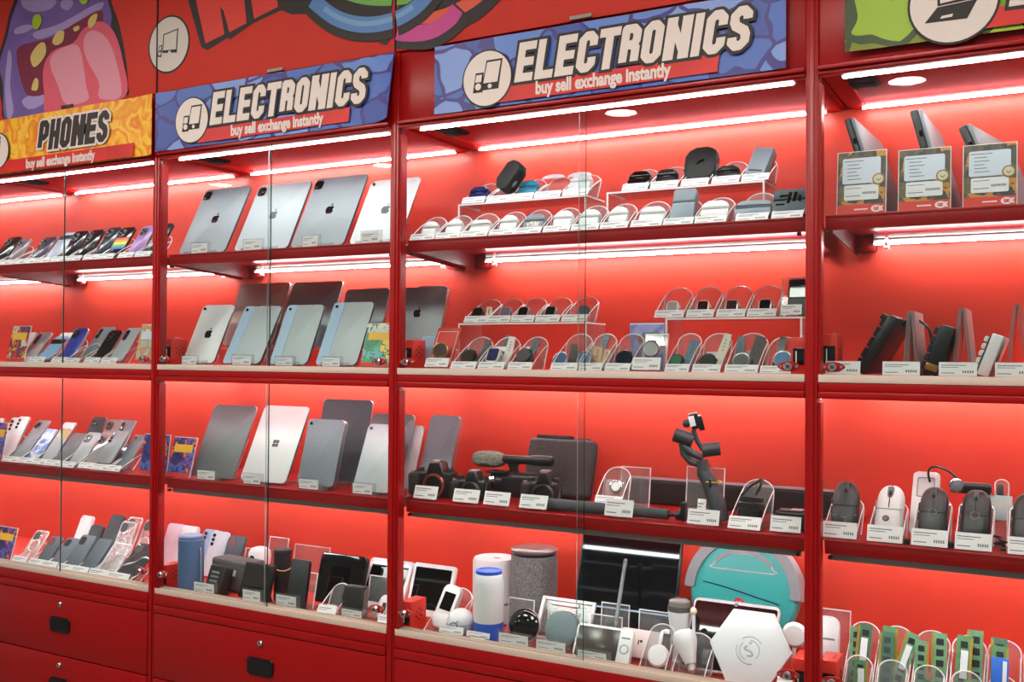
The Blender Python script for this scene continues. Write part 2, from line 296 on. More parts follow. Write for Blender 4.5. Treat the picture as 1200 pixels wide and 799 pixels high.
for i in range(-1, 4):
    a, c = XB[i+1], XB[i+2]; what, ban = BK[i]; mid = (a+c)/2
    R = thing('display_cabinet', f'red steel display cabinet with {what}, below the {ban}', 'cabinet', (mid, 0, 0), group='red display cabinets')
    w = (c-a)/2
    L, Q = -w+PW+.001, w-PW-.001
    # uprights: the one on the left, and a last one at the end
    def upright(x):
        b = MB().box(x-PW, x+PW, 0, .032, .05, 2.285, bev=.002); b.box(x-PW*.45, x+PW*.45, -.0035, 0, .05, 2.285, bev=.0012)
        for s in ((-1, 1) if -w < x < w else ((1,) if x <= -w else (-1,))): b.box(x+s*PW-(.006 if s < 0 else 0), x+s*PW+(.006 if s > 0 else 0), .004, .030, ZD+.002 if 1 else 0, 2.07); b.box(x+s*PW-(.006 if s < 0 else 0), x+s*PW+(.006 if s > 0 else 0), .004, .030, ZT+.002, 1.405)
        b.build('upright', RED, R)
    upright(-w)
    if i == 3: upright(w)
    MB().box(-w, w, DEPTH, DEPTH+.012, .05, 2.285).build('back_panel', REDB, R, smooth=False)
    b = MB(); b.box(L-.012, Q+.012, .034, DEPTH, 2.108, 2.122)
    for s, x in ((1, L), (-1, Q)): b.box(min(x, x+s*.035), max(x, x+s*.035), .034, DEPTH-.01, 2.100, 2.108, bev=.002)
    b.build('top_panel', REDC, R, smooth=False)
    vb = MB(); vx = -w+.075
    vb.box(vx-.03, vx+.03, .095, .205, 2.102, 2.108, bev=.002)
    for k in range(2): vb.box(vx-.026, vx+.026, .101+k*.054, .147+k*.054, 2.0995, 2.102, bev=.001)
    vb.build('ceiling_vent', M('vent_black', (12,12,13), .8, spec=.1), R)
    # fascia above the doors
    b = MB(); b.box(L, Q, .004, .03, 2.104, 2.284, bev=.001)
    b.box(L, Q, -.012, .03, 2.094, 2.104, bev=.0015); b.box(L, Q, -.004, .02, 2.086, 2.094, bev=.001); b.build('fascia', RED, R)
    # rails of the middle and the lower deck, with the glass tracks standing on them
    b = MB(); b.box(L, Q, .002, .034, 1.4285, 1.447, bev=.002); b.box(L, Q, -.002, .034, 1.413, 1.4275, bev=.002); b.box(L, Q, .004, .03, 1.425, 1.43); b.build('middle_rail', RED, R)
    MB().box(L-.012, Q+.012, .034, DEPTH, ZD-.012, ZD-.001).build('middle_deck', REDB, R, smooth=False)
    for z in (ZD, ZT):
        b = MB(); b.box(L, Q, 0, .003, z-.014, z+.002, bev=.0006); b.box(L, Q, .003, .034, z-.014, z-.003); b.box(L, Q, .0185, .0205, z-.003, z+.002); b.box(L, Q, .0315, .034, z-.003, z+.002); b.build('glass_track', TRK, R)
    b = MB(); b.box(L, Q, -.001, .034, .741, .773, bev=.002); b.box(L, Q, -.004, .034, .7165, .7395, bev=.002); b.box(L, Q, .003, .03, .70, .75); b.build('lower_rail', RED, R)
    MB().box(L-.012, Q+.012, .034, DEPTH, ZB-.014, ZB-.002).build('lower_deck', REDB, R, smooth=False)
    # shelves: thin sheet, folded lip in front, brackets at the back
    for z, name in ((Z1, 'shelf'), (Z2, 'shelf')):
        x0, x1 = L+.007, Q-.007; b = MB(); b.box(x0, x1, .038, DEPTH-.01, z-.004, z-.001); b.box(x0, x1, .036, .040, z-.030, z, bev=.0012); b.box(x0, x1, .040, .052, z-.030, z-.028); b.box(x0, x1, .0345, .040, z-.006, z+.0005, bev=.001)
        o = b.build(name, RED, R)
        for s, x in ((1, x0), (-1, x1)):
            k = MB(); k.prism([(.05, z-.026), (DEPTH-.01, z-.050), (DEPTH-.01, z-.005), (.05, z-.005)], 'x', x+s*.001, x+s*.004)
            k.box(min(x, x+s*.05), max(x, x+s*.05), DEPTH-.030, DEPTH-.004, z-.045, z-.006, bev=.002); k.build('bracket', REDD, o)
        for s, x in ((1, x0+.012), (-1, x1-.012)): MB().lathe([(.0045, .006), (.0045, -.004)], 12, (x, .0345, z-.036), 'y').build('stud', BLK, o)
    # lights
    g = .04
    led(R, -w+.052, w-.045, .040, 2.083)
    led(R, -w+g, w-g, DEPTH-.040, 2.091)
    led(R, -w+g*1.7, w-g*1.2, DEPTH-.040, Z1-.033, two=True)
    led(R, -w+g, w-g, DEPTH-.05, 1.424)
    led(R, -w+g, w-g, DEPTH-.05, Z2-.036, low=True)
    for zz, yy in ((Z2-.0445, .062), (1.4165, .050)):
        o = MB().box(-w+.03, w-.03, yy-.012, yy, zz, zz+.013, bev=.001).build('led_light', ALU, R); MB().box(-w+.034, w-.034, yy-.002, yy+.006, zz-.0005 if zz < 1.2 else zz+.002, zz+.007).build('diffuser', LEDL, o)
    # sliding glass
    for (z0, z1) in ((ZD-.002, 2.088), (ZT-.002, 1.4125)):
        pl = pane(R, L, .012, .0055, z0, z1, GEDGE); pr = pane(R, -.014, Q, .0235, z0, z1, GEDL)
        zl = z0+(.020 if z0 > 1 else .048)
        if i > 0: lock(pl, L+.030, zl, .0045)
        if i < 3: lock(pr, Q-.032, zl, .0045)
    # drawers below
    for k, (z0, z1) in enumerate(((.5225, .7145), (.330, .5195), (.10, .327))):
        d = MB().box(L, Q, -.002, .034, z0, z1, bev=.003).build('drawer', RED, R)
        zz = z1-.094; hb = MB(); ow = rrect(.096, .048, .012, -.048, zz-.024)
        if i == 0: off = .03
        else: off = 0
        hb = MB(); ow = [(p[0]+off, p[1]) for p in rrect(.096, .048, .012, -.048, zz-.024)]; iw = [(p[0]+off, p[1]) for p in rrect(.082, .036, .008, -.041, zz-.019)]
        hb.prism(ow, 'y', -.0022, -.006, 0, bev=.001); hb.prism(iw, 'y', -.0062, -.0064, 1); hb.box(off-.040, off+.040, -.0075, -.006, zz+.013, zz+.019, 0, bev=.0006)
        hb.build('handle', [BLK, BLKG], d)
        lb = MB(); lb.lathe([(.0085, 0), (.0085, -.005), (.007, -.007)], 20, (off, -.002, z1-.028), 'y', 0); lb.box(off-.001, off+.001, -.0096, -.009, z1-.033, z1-.023, 1); lb.build('drawer_lock', [CHR, DGR], d)
    MB().box(L, Q, .02, .4, .0, .095).build('plinth', BLKM, R, smooth=False)
# ================================================================ mural panels above the cabinets
INKB = M('mural_black', (38,32,30), .6)
def art(parent, name, poly, y, m, t=.0006, sm=True, outline=None, ow=.006):
    P = px(smooth_loop(poly) if sm else poly, y)
    o = MB().prism(P, 'y', y, y-t).build(name, m, parent, loc=-parent.location, smooth=False)
    return o
ZM0, ZM1 = 2.287, 2.80
for i in range(-1, 4):
    a, c = XB[i+1]+.001, XB[i+2]-.001
    nm = {-1: 'plain red mural panel at the far end, beyond the purple creature', 0: 'red mural panel painted with a purple open-mouthed creature, above the yellow banner', 1: 'red mural panel with white tablet badge and big red letters above the narrower banner', 2: 'red mural panel with pink and orange graffiti swirls above the wider blue banner', 3: 'plain red mural panel above the green banner'}[i]
    t = thing('mural_panel', nm, 'panel', (0, 0, 0), group='mural panels'); MB().box(a, c, -.002, .02, ZM0, ZM1-.002, bev=.0012).build('panel', REDM, t); MB().box(a-.0004, a+.0026, -.0062, -.001, ZM0, ZM1-.002).build('seam_strip', BLKM, t, smooth=False)
    if 0 <= i < 3:
        hx = at_y((82, 325, 682)[i], 50, 0).x; MB().box(hx-.028, hx+.028, -.010, -.001, ZM0+.001, ZM0+.010, bev=.001).build('clip', M('clip_grey', (150,140,130), .5) if i else M('clip_dark', (60,50,48), .5), t)
    y = -.0022
    if i == 0:
        art(t, 'creature_outline', [(36,-30),(110,-40),(133,10),(141,35),(148,72),(150,100),(149,112),(120,118),(60,130),(8,140),(2,120),(-4,80),(6,40),(14,8)], y, INKB)
        art(t, 'creature_skin', [(40,-28),(108,-38),(129,10),(130,32),(128,70),(60,112),(56,132),(9,142),(4,100),(0,75),(9,42),(17,12)], y-.0006, M('creature_purple', (112,88,160), .6, noise=.15, scale=12))
        for q in ([(26,-2),(48,-4),(66,1),(58,11),(40,14),(28,9)], [(72,2),(80,-2),(86,4),(80,12),(72,9)], [(18,34),(30,29),(40,31),(30,38),(18,40)], [(10,60),(14,70),(12,100),(16,130),(9,138),(6,100)], [(26,118),(40,110),(52,112),(50,122),(34,128)], [(40,38),(70,28),(110,6),(122,4),(112,16),(72,36),(46,46)]):
            art(t, 'creature_highlight', q, y-.0012, M('creature_lilac', (163,146,200), .6))
        art(t, 'creature_mouth', [(20,70),(24,54),(60,44),(90,26),(117,12),(120,26),(110,46),(60,80),(54,108),(34,112),(26,98)], y-.0018, M('mouth_dark', (120,22,60), .6))
        art(t, 'creature_tongue', [(56,134),(52,110),(51,80),(62,60),(86,50),(98,34),(118,25),(134,38),(144,70),(147,113),(100,124)], y-.0024, M('tongue_rose', (218,88,108), .6))
        for q in ([(78,122),(68,100),(59,76),(64,62),(82,53),(92,54),(97,70),(101,100),(103,117)], [(117,115),(116,96),(104,74),(98,56),(101,40),(112,36),(126,46),(136,70),(142,112)]): art(t, 'tongue_highlight', q, y-.003, M('tongue_pink', (222,146,164), .6))
        for q in ([(36,66),(44,53),(52,50),(54,62),(46,75),(39,78)], [(62,46),(68,37),(75,37),(74,48),(67,53),(62,51)], [(86,33),(92,30),(93,34),(88,37)], [(103,28),(106,20),(114,16),(112,27),(106,33)], [(37,103),(41,92),(45,94),(44,105),(39,106)]): art(t, 'tooth', q, y-.0036, M('tooth_yellow', (212,190,110), .6))
        for q in ([(38,27),(40,19),(46,17),(49,24),(45,33),(40,34)], [(93,0),(96,-6),(104,-6),(102,3),(97,5)]): art(t, 'creature_eye', q, y-.0036, M('eye_lime', (164,200,10), .5))
    if i == 1:
        def badge(par, cx, cy, rx, ry, y):
            pass
        q = px([(198, 52)], y)[0]; cx, cz = q; r = .088
        MB().prism(ell(cx, cz, r, r, 40), 'y', y, y-.0006).build('badge_rim', INKB, t, smooth=False)
        b = MB(); b.prism(ell(cx, cz, r-.006, r-.006, 40), 'y', y-.0007, y-.0012, 0)
        b.prism([(cx+u*r, cz+v*r) for u, v in ((-.30,-.26),(-.26,.38),(.46,.48),(.40,-.34))], 'y', y-.0013, y-.0016, 1); b.prism([(cx+u*r, cz+v*r) for u, v in ((-.25,-.18),(-.21,.34),(.41,.43),(.36,-.22))], 'y', y-.0017, y-.002, 0)
        b.prism(ell(cx+.05*r, cz-.29*r, .07*r, .07*r, 16), 'y', y-.0017, y-.002, 0); b.prism([(cx+u*r, cz+v*r) for u, v in ((-.52,-.36),(-.46,0),(-.30,.02),(-.34,-.40))], 'y', y-.0017, y-.0019, 1); b.prism([(cx+u*r, cz+v*r) for u, v in ((-.46,-.16),(-.43,-.03),(-.34,-.02),(-.36,-.16))], 'y', y-.002, y-.0022, 0); b.prism(ell(cx-.42*r, cz-.27*r, .065*r, .065*r, 14), 'y', y-.002, y-.0022, 0)
        b.build('badge', [M('badge_cream', (214,206,198), .6), INKB], t, smooth=False)
        W1 = M('letter_red', (222,56,44), .55)
        art(t, 'letter_outline', [(212,-30),(236,55),(243,59),(267,44),(270,46),(297,27),(330,12),(342,17),(368,16),(400,10),(430,-4),(470,-14),(440,-40)], y, INKB, sm=False)
        for q in ([(225,-22),(241,51),(263,40),(258,8),(262,12),(269,38),(289,27),(284,-26)], [(293,-10),(298,22),(326,8),(322,-20)]): art(t, 'letter', q, y-.0007, W1, sm=False)
        MB().text('W', 1, 0, 0) if 0 else None
    if i in (1, 2):
        lo, hi = (0, 0)
        def arc(name, P, wdt, m, yy):
            Q = [p for p in smooth_loop(px(P, yy), 28, False)]; Lf, Rt = [], []
            for k, p in enumerate(Q):
                d = Vector(Q[min(k+1, len(Q)-1)])-Vector(Q[max(k-1, 0)]); d.normalize(); n = Vector((-d.y, d.x)); u = k/(len(Q)-1); ww = wdt
                Lf.append(Vector(p)+n*ww); Rt.append(Vector(p)-n*ww)
            b = MB(); any_ = False
            for k in range(len(Q)-1):
                xs = [v.x for v in (Lf[k], Lf[k+1], Rt[k], Rt[k+1])]
                if (i == 1 and max(xs) > XB[3]-.002) or (i == 2 and min(xs) < XB[3]+.002): continue
                any_ = True; b.prism([tuple(Lf[k]), tuple(Lf[k+1]), tuple(Rt[k+1]), tuple(Rt[k])], 'y', yy, yy-.0005)
            if any_: b.build(name, m, t, smooth=False)
            else: b.b.free()
        pink, blue, org, grn = M('swirl_pink', (196,60,140), .55), M('swirl_blue', (84,132,190), .55), M('swirl_orange', (220,84,60), .55), M('swirl_green', (110,178,74), .55)
        for nm, P, wd, m, k in (('swirl_black', [(395,-6),(430,6),(470,10),(520,2),(560,-14)], .034, INKB, 0), ('swirl_green', [(395,-16),(430,-6),(470,-6),(510,-16)], .026, grn, 1), ('swirl_black', [(482,32),(520,26),(556,8),(580,-14)], .036, INKB, 0), ('swirl_orange', [(484,26),(520,18),(552,2),(576,-18)], .017, org, 1),
                                ('swirl_black', [(448,36),(475,42),(505,42),(530,28),(542,12)], .033, INKB, 2), ('swirl_pink', [(452,34),(475,39),(503,37),(526,24),(536,10)], .021, pink, 3), ('swirl_black', [(366,4),(392,24),(425,33),(462,28),(490,12),(510,-10)], .035, INKB, 4), ('swirl_blue', [(366,0),(394,21),(426,29),(460,24),(488,8),(508,-14)], .021, blue, 5), ('swirl_shine', [(380,10),(400,22),(427,28),(460,22),(484,8)], .007, M('swirl_sky', (118,162,205), .55), 6)):
            arc(nm, P, wd, m, y-.0012-.0006*k)
# ================================================================ banners
CREAM = M('banner_cream', (226,214,206), .5); BLUEP = pattern('banner_blue', [(70,104,186),(92,130,204),(50,78,160),(120,150,214),(64,96,176)], 9, line=(52,46,128), lw=.05, distort=.12, stretch=(1,1,1.3))
YELP = pattern('banner_yellow', [(236,176,20),(240,140,30),(250,205,60),(232,120,20),(245,190,30)], 8, 'noise', distort=.35)
GRNP = pattern('banner_green', [(140,176,10),(96,160,30),(120,130,6),(150,186,30)], 9, line=(44,70,22), lw=.07, distort=.1)
def ribbon_sheet(P, n=40, curl=.0):
    return P
def banner(label, x0, x1, z0, z1, m, words, wx, wz, wh, wsx, badge, wordc, strip, side, yy=-.0135, sub=True, curl=0):
    t = thing('shop_banner', label, 'banner', (0, 0, 0), group='banners over the cabinets')
    b = MB(); n = 36; pts = []
    for k in range(n+1):
        u = k/n; x = x0+(x1-x0)*u; e = min(u, 1-u); bow = -.004*math.exp(-e*30)+.0012*math.sin(u*23); lift = curl*max(0, (u-.9)/.1)**2
        pts.append((x, yy+bow-.002, lift))
    vs = []
    for x, y, l in pts: vs.append([b.b.verts.new((x-l*1.2, y-l, z0+l*.6)), b.b.verts.new((x, y, z1)), b.b.verts.new((x, y+.0012, z1)), b.b.verts.new((x-l*1.2, y-l+.0012, z0+l*.6))])
    for A, B in zip(vs, vs[1:]):
        for k in range(4): b.b.faces.new((A[k], A[(k+1) % 4], B[(k+1) % 4], B[k]))
    b.b.faces.new(vs[0]); b.b.faces.new(vs[-1][::-1]); b.build('sheet', m, t)
    y = yy-.0075
    if strip:
        sx0, sx1, sz0, sz1, sl = strip
        MB().prism([(sx0, sz0), (sx1-.004, sz0+sl), (sx1, sz1+sl), (sx0, sz1)], 'y', y+.0012, y+.0004).build('red_strip', M('banner_red', (206,34,28), .5, noise=.2, scale=10), t, smooth=False)
        MB().text('buy sell exchange instantly', .030, (sx0+sx1)/2+side, sz0+.007+sl*.5, y+.0002, y-.0004,   .74, .0, .0017, align='CENTER', rot=0).build('small_lettering', M('banner_white', (222,214,208), .5), t, smooth=False)
    if words:
        MB().block(words, wh, wx, wz, y+.0004, y-.0002, wsx, d=.075).build('lettering_outline', INKB if wordc else CREAM, t, smooth=False)
        MB().block(words, wh, wx, wz, y-.0004, y-.0012, wsx).build('lettering', CREAM if wordc else M('letter_dark', (40,32,28), .5), t, smooth=False)
    if badge:
        cx, cz, r, kind = badge
        MB().prism(ell(cx, cz, r, r, 40), 'y', y+.0006, y).build('badge_rim', INKB, t, smooth=False); b = MB(); b.prism(ell(cx, cz, r*.945, r*.945, 40), 'y', y-.0001, y-.0008, 0)
        k = lambda P, d, mm: b.prism([(cx+u*r, cz+v*r) for u, v in P], 'y', y-.0009-d, y-.0012-d, mm)
        if kind == 'player':
            k([(-.22,-.40),(-.02,.62),(.62,.62),(.46,-.40)], 0, 1); k([(-.14,-.16),(.02,.55),(.55,.55),(.42,-.16)], .0004, 0); k([(-.55,-.46),(-.44,.22),(-.12,.22),(-.16,-.46)], .0008, 1); k([(-.46,-.10),(-.41,.15),(-.19,.15),(-.22,-.10)], .0012, 0)
            b.prism(ell(cx-.34*r, cz-.26*r, .12*r, .12*r, 16), 'y', y-.0022, y-.0025, 0); b.prism(ell(cx+.12*r, cz-.28*r, .08*r, .08*r, 16), 'y', y-.0014, y-.0017, 0)
        elif kind == 'phone':
            k([(-.30,-.62),(-.05,.62),(.30,.55),(.12,-.62)], 0, 1); k([(.22,.62),(.27,.78),(.33,.76),(.28,.6)], 0, 1)
            for r_ in range(3):
                for c_ in range(3): k([(-.17+c_*.1+r_*.03, -.40+r_*.17), (-.17+c_*.1+r_*.03, -.30+r_*.17), (-.11+c_*.1+r_*.03, -.30+r_*.17), (-.11+c_*.1+r_*.03, -.40+r_*.17)], .0004, 0)
        else:
            k([(-.62,-.42),(-.34,-.08),(.52,-.02),(.30,-.44)], 0, 1); k([(-.34,-.06),(-.34,.62),(.52,.68),(.52,0)], 0, 1); k([(-.28,.0),(-.28,.56),(.46,.62),(.46,.06)], .0004, 0); k([(-.28,-.36),(-.24,-.30),(.0,-.28),(-.02,-.35)], .0004, 0)
        b.build('badge', [CREAM, INKB], t, smooth=False)
    return t
def X(p, q, y=-.02): return at_y(p, q, y).x
def Zz(p, q, y=-.02): return at_y(p, q, y).z
banner('yellow vinyl banner reading PHONES over the left-hand cabinet', X(-60,160), X(178,130), 2.096, 2.281, YELP, 'PHONES', X(44,172), Zz(44,176)-.004, .098, .50, (X(0,168)-.012, 2.176, .062, 'phone'), 0, (X(-40,200), X(157,170), 2.098, 2.140, 0), .075)
banner('narrower blue banner reading ELECTRONICS, its lower right corner curled up', X(182,140), X(462,100), 2.104, 2.281, BLUEP, 'ELECTRONICS', X(246,144), Zz(246,147), .094, .50, (X(225,141), Zz(225,141), .069, 'player'), 1, (X(232,160), X(410,135), 2.112, 2.150, .004), .02, curl=.012)
banner('wider blue banner reading ELECTRONICS over the earbud and watch shelves', X(509,100), X(921,40), 2.105, 2.276, BLUEP, 'ELECTRONICS', X(603,92), Zz(603,97), .094, .51, (X(571,92), Zz(571,92), .071, 'player'), 1, (X(580,115), X(843,78), 2.112, 2.152, .004), .0)
banner('green banner with a white laptop badge over the right-hand cabinet', X(990,30), .60, 2.122, 2.283, GRNP, 'LAPTOPS', X(1182,20), Zz(1182,8), .085, .5, (X(1117,2), Zz(1117,2), .083, 'laptop'), 1, (X(1130,35), .5, 2.130, 2.168, 0), .1, yy=-.012)
# ================================================================ builders of the goods
ORD = ['first', 'second', 'third', 'fourth', 'fifth', 'sixth', 'seventh', 'eighth', 'ninth', 'tenth', 'eleventh', 'twelfth', 'thirteenth', 'fourteenth']
class Lean:
    """a flat thing leaning back: bottom corners and top left corner given where the photo shows them, y0 the depth of its foot"""
    def __init__(s, bl, br, tl, y0, z, foot=None, w=None):
        a = at_y(*bl, y0); c = at_y(*br, y0); t = at_x(*tl, a.x); s.w = (c.x-a.x) if w is None else w
        dy, dz = t.y-y0, t.z-z; s.L = math.hypot(dy, dz); s.a = math.atan2(dy, dz); s.x = a.x+s.w/2; s.y, s.z = y0, z
        if t.y > DEPTH-.02: print('LEAN deep', bl, round(t.y, 3))
        if not (.02 < s.L < .4) or abs(s.a) > 1: print('LEAN odd', bl, round(s.L, 3), round(math.degrees(s.a)))
        if foot is not None:
            e = (z-foot)/math.cos(s.a); s.L += e; s.y -= e*math.sin(s.a); s.z = foot
    def root(s, name, label, cat, group=None, t=.008): return thing(name, label, cat, (s.x, s.y, s.z+t*math.sin(s.a)+.0006), (-s.a, 0, 0), group)
def slabmesh(w, L, t, r, bev=.0012, inset=0): return MB().prism(rrect(w, L, r, -w/2, 0), 'y', 0, t, 0, 1, bev=bev, seg=2)
APPLE = smooth_loop([(.0,.30),(.18,.36),(.36,.28),(.43,.20),(.34,.08),(.33,-.06),(.45,-.18),(.38,-.34),(.24,-.48),(.10,-.47),(0,-.44),(-.12,-.48),(-.26,-.46),(-.40,-.24),(-.45,.0),(-.40,.22),(-.24,.34),(-.10,.34)], 4)
LEAF = [(.0,.40),(.02,.52),(.10,.62),(.20,.66),(.19,.54),(.12,.44)]
def apple(parent, w, z, m, x=0, h=.03):
    b = MB(); b.prism([(x+p[0]*h, z+p[1]*h) for p in APPLE], 'y', 0, -.0004); b.prism([(x+p[0]*h, z+p[1]*h) for p in LEAF], 'y', 0, -.0004); b.build('fruit_logo', m, parent, smooth=False)
def lenses(parent, w, L, kind, cm, x=None, z=None):
    """camera block on the back of a phone or tablet"""
    b = MB(); x = -w/2+.009 if x is None else x; z = L-.010 if z is None else z
    if kind == 'square': b.prism(rrect(.03, .031, .008, x-.004, z-.031), 'y', .0002, -.0018, 0, bev=.0006); P = [(x+.005, z-.008), (x+.005, z-.022), (x+.017, z-.015)]; r = .0055
    elif kind == 'column': P = [(x+.004, z-.006-k*.0145) for k in range(3)]; r = .0058
    elif kind == 'strip': b.prism(rrect(.017, .042, .007, x-.004, z-.041), 'y', .0002, -.0018, 0, bev=.0006); P = [(x+.0045, z-.008-k*.0125) for k in range(3)]; r = .0048
    elif kind == 'bar': b.prism(rrect(w*.96, .020, .004, -w*.48, z-.026), 'y', .0002, -.0022, 0, bev=.0008); P = [(-.014+k*.013, z-.016) for k in range(3)]; r = .005
    elif kind == 'centre': b.prism(rrect(.022, .03, .010, -.011, z-.034), 'y', .0002, -.0018, 0, bev=.0006); P = [(0, z-.012), (0, z-.026)]; r = .006
    else: P = [(x+.003, z-.004)]; r = .0048
    for q in P: b.lathe([(r, .0), (r, -.0030), (r*.75, -.0034), (r*.7, -.0026)], 16, (q[0], -.0002, q[1]), 'y', 1)
    return b.build('camera', [cm, BLKG], parent)
def phone(g, label, mat, cam='strip', cm=None, edge=None, t=.008, group=None, r=.010, stripes=None, name='phone', ring=False):
    o = g.root(name, label, name.replace('_', ' '), group, t); slabmesh(g.w, g.L, t, r).build('body', [mat, edge or STL], o)
    if cam: lenses(o, g.w, g.L, cam, cm or mat)
    if stripes:
        b = MB(); n = len(stripes); z0, z1 = g.L*.28, g.L*.66; w = g.w*.96
        for k in range(n): b.box(-w/2, w/2, -.0004, .0002, z0+(z1-z0)*k/n, z0+(z1-z0)*(k+1)/n, k)
        b.build('rainbow_band', stripes, o, smooth=False)
    if ring:
        b = MB(); zc = g.L*.58; b.tube([(.023*math.cos(a), -.0012, zc+.023*math.sin(a)) for a in [2*PI*i/32 for i in range(32)]], .0022, 6, 0, True); b.box(-.002, .002, -.002, 0, zc-.043, zc-.028); b.build('magnet_ring', WHT, o)
    return o
def tablet(g, label, mat, t=.0065, r=.012, logo=True, cam='dot', edge=None, glint=None, logom=None, group=None, name='tablet', lz=.52, lh=.032, fabric=None):
    o = g.root(name, label, 'laptop' if name == 'laptop' else 'tablet', group, t); slabmesh(g.w, g.L, t, r, .0018).build('body', [mat, edge or STL], o)
    if glint: MB().prism(rrect(g.w*.27, g.L, r*.8, -g.w/2-.001, 0), 'y', .0003, -.0012, 0, bev=.0004).build('painted_reflection', glint, o)  # pale blue light reflection painted as a thin strip on the left
    if logo: apple(o, g.w, g.L*lz, logom or BLKG, h=lh)
    if cam: lenses(o, g.w, g.L, cam, mat if cam == 'dot' else BLKG, x=-g.w/2+.010, z=g.L-.010)
    return o
def cardmesh(w, h, t=.0008):
    b = MB(); b.box(-w/2, w/2, 0, t, 0, h, 0)
    b.box(-w*.44, w*.20, -.0002, 0, h*.74, h*.80, 1); b.box(-w*.44, w*.02, -.0002, 0, h*.60, h*.645, 1)
    x = w*.12
    for k in range(5): b.box(x, x+w*.042, -.0002, 0, h*.22, h*.40, 1); x += w*.062
    b.box(-w*.44, -w*.08, -.0002, 0, h*.18, h*.24, 1)
    return b
_pc = {}
def pod(x, y, z, w, h=.072, a=.42, label='', d=.046, card=True, ch=.021, group='clear display pods', fin=.62, ca=.55):
    """clear holder: price card in front, back plate with a round top, a curved fin at each side"""
    ch = ch+.014 if z < .8 else ch
    key = (round(w, 3), round(h, 3), a, d, ch, fin, ca, card); o = thing('display_pod', label, 'display stand', (x, y, z), group=group)
    if key in _pc:
        for nm, me, L, R in _pc[key]: c = bpy.data.objects.new(nm, me); COL.objects.link(c); c.parent = o; c.location = L; c.rotation_euler = R
        return o
    r = w*.42; P = [(-w/2, 0), (w/2, 0), (w/2, h-r)]+[(w/2*math.cos(t), h-r+r*math.sin(t)) for t in [PI*i/14 for i in range(1, 14)]]+[(-w/2, h-r)]
    MB().prism(P, 'y', 0, .0025, 0, 1).tube([(p[0], .0012, p[1]) for p in P[1:]+P[:1]], .0015, 6, 1).build('back_plate', [ACR, ACE], o, (0, d, .003), (-a, 0, 0), smooth=False)
    MB().box(-w/2, w/2, .0, d+.012, 0, .003, 0).build('base', ACR, o, smooth=False)
    yt, zt = d+h*.80*math.sin(a), h*.80*math.cos(a); F = [(.002, .003), (.006, .010)]+[((1-u)**2*.006+2*u*(1-u)*(.010+(yt-.01)*(1-fin))+u*u*yt, (1-u)**2*.010+2*u*(1-u)*(zt*fin)+u*u*zt) for u in [k/8 for k in range(1, 9)]]+[(d+.002, .003)]
    for s in (-1, 1): MB().prism(F, 'x', s*(w/2-.0022), s*w/2, 0, 1).tube([(s*(w/2-.0011), p[0], p[1]) for p in F[1:-1]], .0012, 6, 1).build('side_fin', [ACR, ACE], o, smooth=False)
    if card: cardmesh(w*1.0, ch).build('price_card', [CARD, INK], o, (0, -.001, .002), (-ca, 0, 0), smooth=False); 
    _pc[key] = [(c.name.split('.')[0], c.data, c.location.copy(), c.rotation_euler.copy()) for c in o.children]
    return o
def podpx(l, r, y, z, top=None, h=.072, **k):
    """pod whose card spans the pixels l..r at the depth y"""
    a, c = at_y(*l, y).x, at_y(*r, y).x; return pod((a+c)/2, y, z, c-a-.002, h, **k), (a+c)/2, c-a
def card(label, l, r, y, z, h=.026, lean=.25, holder=False, group='loose price cards'):
    a, c = at_y(*l, y).x, at_y(*r, y).x; w = c-a; up = .016 if z < .8 else 0
    if not holder:
        o = thing('price_card', label, 'price card', ((a+c)/2, y, z+.0005), (-lean, 0, 0), group); cardmesh(w, h).build('card', [CARD, INK], o, (0, 0, up), smooth=False); MB().box(-w*.3, w*.3, 0, .001, 0, up+.003).build('stem', CARD, o, smooth=False) if up else None; MB().prism([(.001, 0), (.001, h*.8), (h*.45, .0)], 'x', -w*.3, w*.3).build('foot', CARD, o, smooth=False); return o
    o = thing('card_holder', label, 'card holder', ((a+c)/2, y, z), (0, 0, 0), group='clear card holders'); MB().box(-w*.5-.006, w*.5+.012, .0, .002, 0, h+up+.008, 0).box(-w*.5-.006, w*.5+.012, .002, .035, 0, .002).build('holder', [ACR], o, smooth=False)
    cardmesh(w, h).build('price_card', [CARD, INK], o, (0, -.002, .003+up), smooth=False); return o
def easel(label, x, y, z, w, h, a=.3, group='clear plate stands', lip=True, d=.02):
    """clear plate stand: sloping back and a small lip in front"""
    o = thing('plate_stand', label, 'display stand', (x, y, z), group=group)
    MB().box(-w/2, w/2, 0, .003, 0, h).build('back_plate', [ACR], o, (0, d, .002), (-a, 0, 0), smooth=False)
    b = MB(); P = rrect(w, h, .001, -w/2, 0, 1)
    b.box(-w/2, w/2, -.0004, .0034, h-.0022, h+.0004); b.box(-w/2-.0004, -w/2+.0014, -.0004, .0034, 0, h); b.box(w/2-.0014, w/2+.0004, -.0004, .0034, 0, h); b.build('polished_edge', ACE, o, (0, d, .002), (-a, 0, 0), smooth=False)
    k = MB(); k.box(-w/2, w/2, 0, .045+h*math.sin(a)*.6, 0, .002); k.box(-w/2, w/2, 0, .002, 0, .014); k.build('foot', ACR, o, smooth=False)
    return o
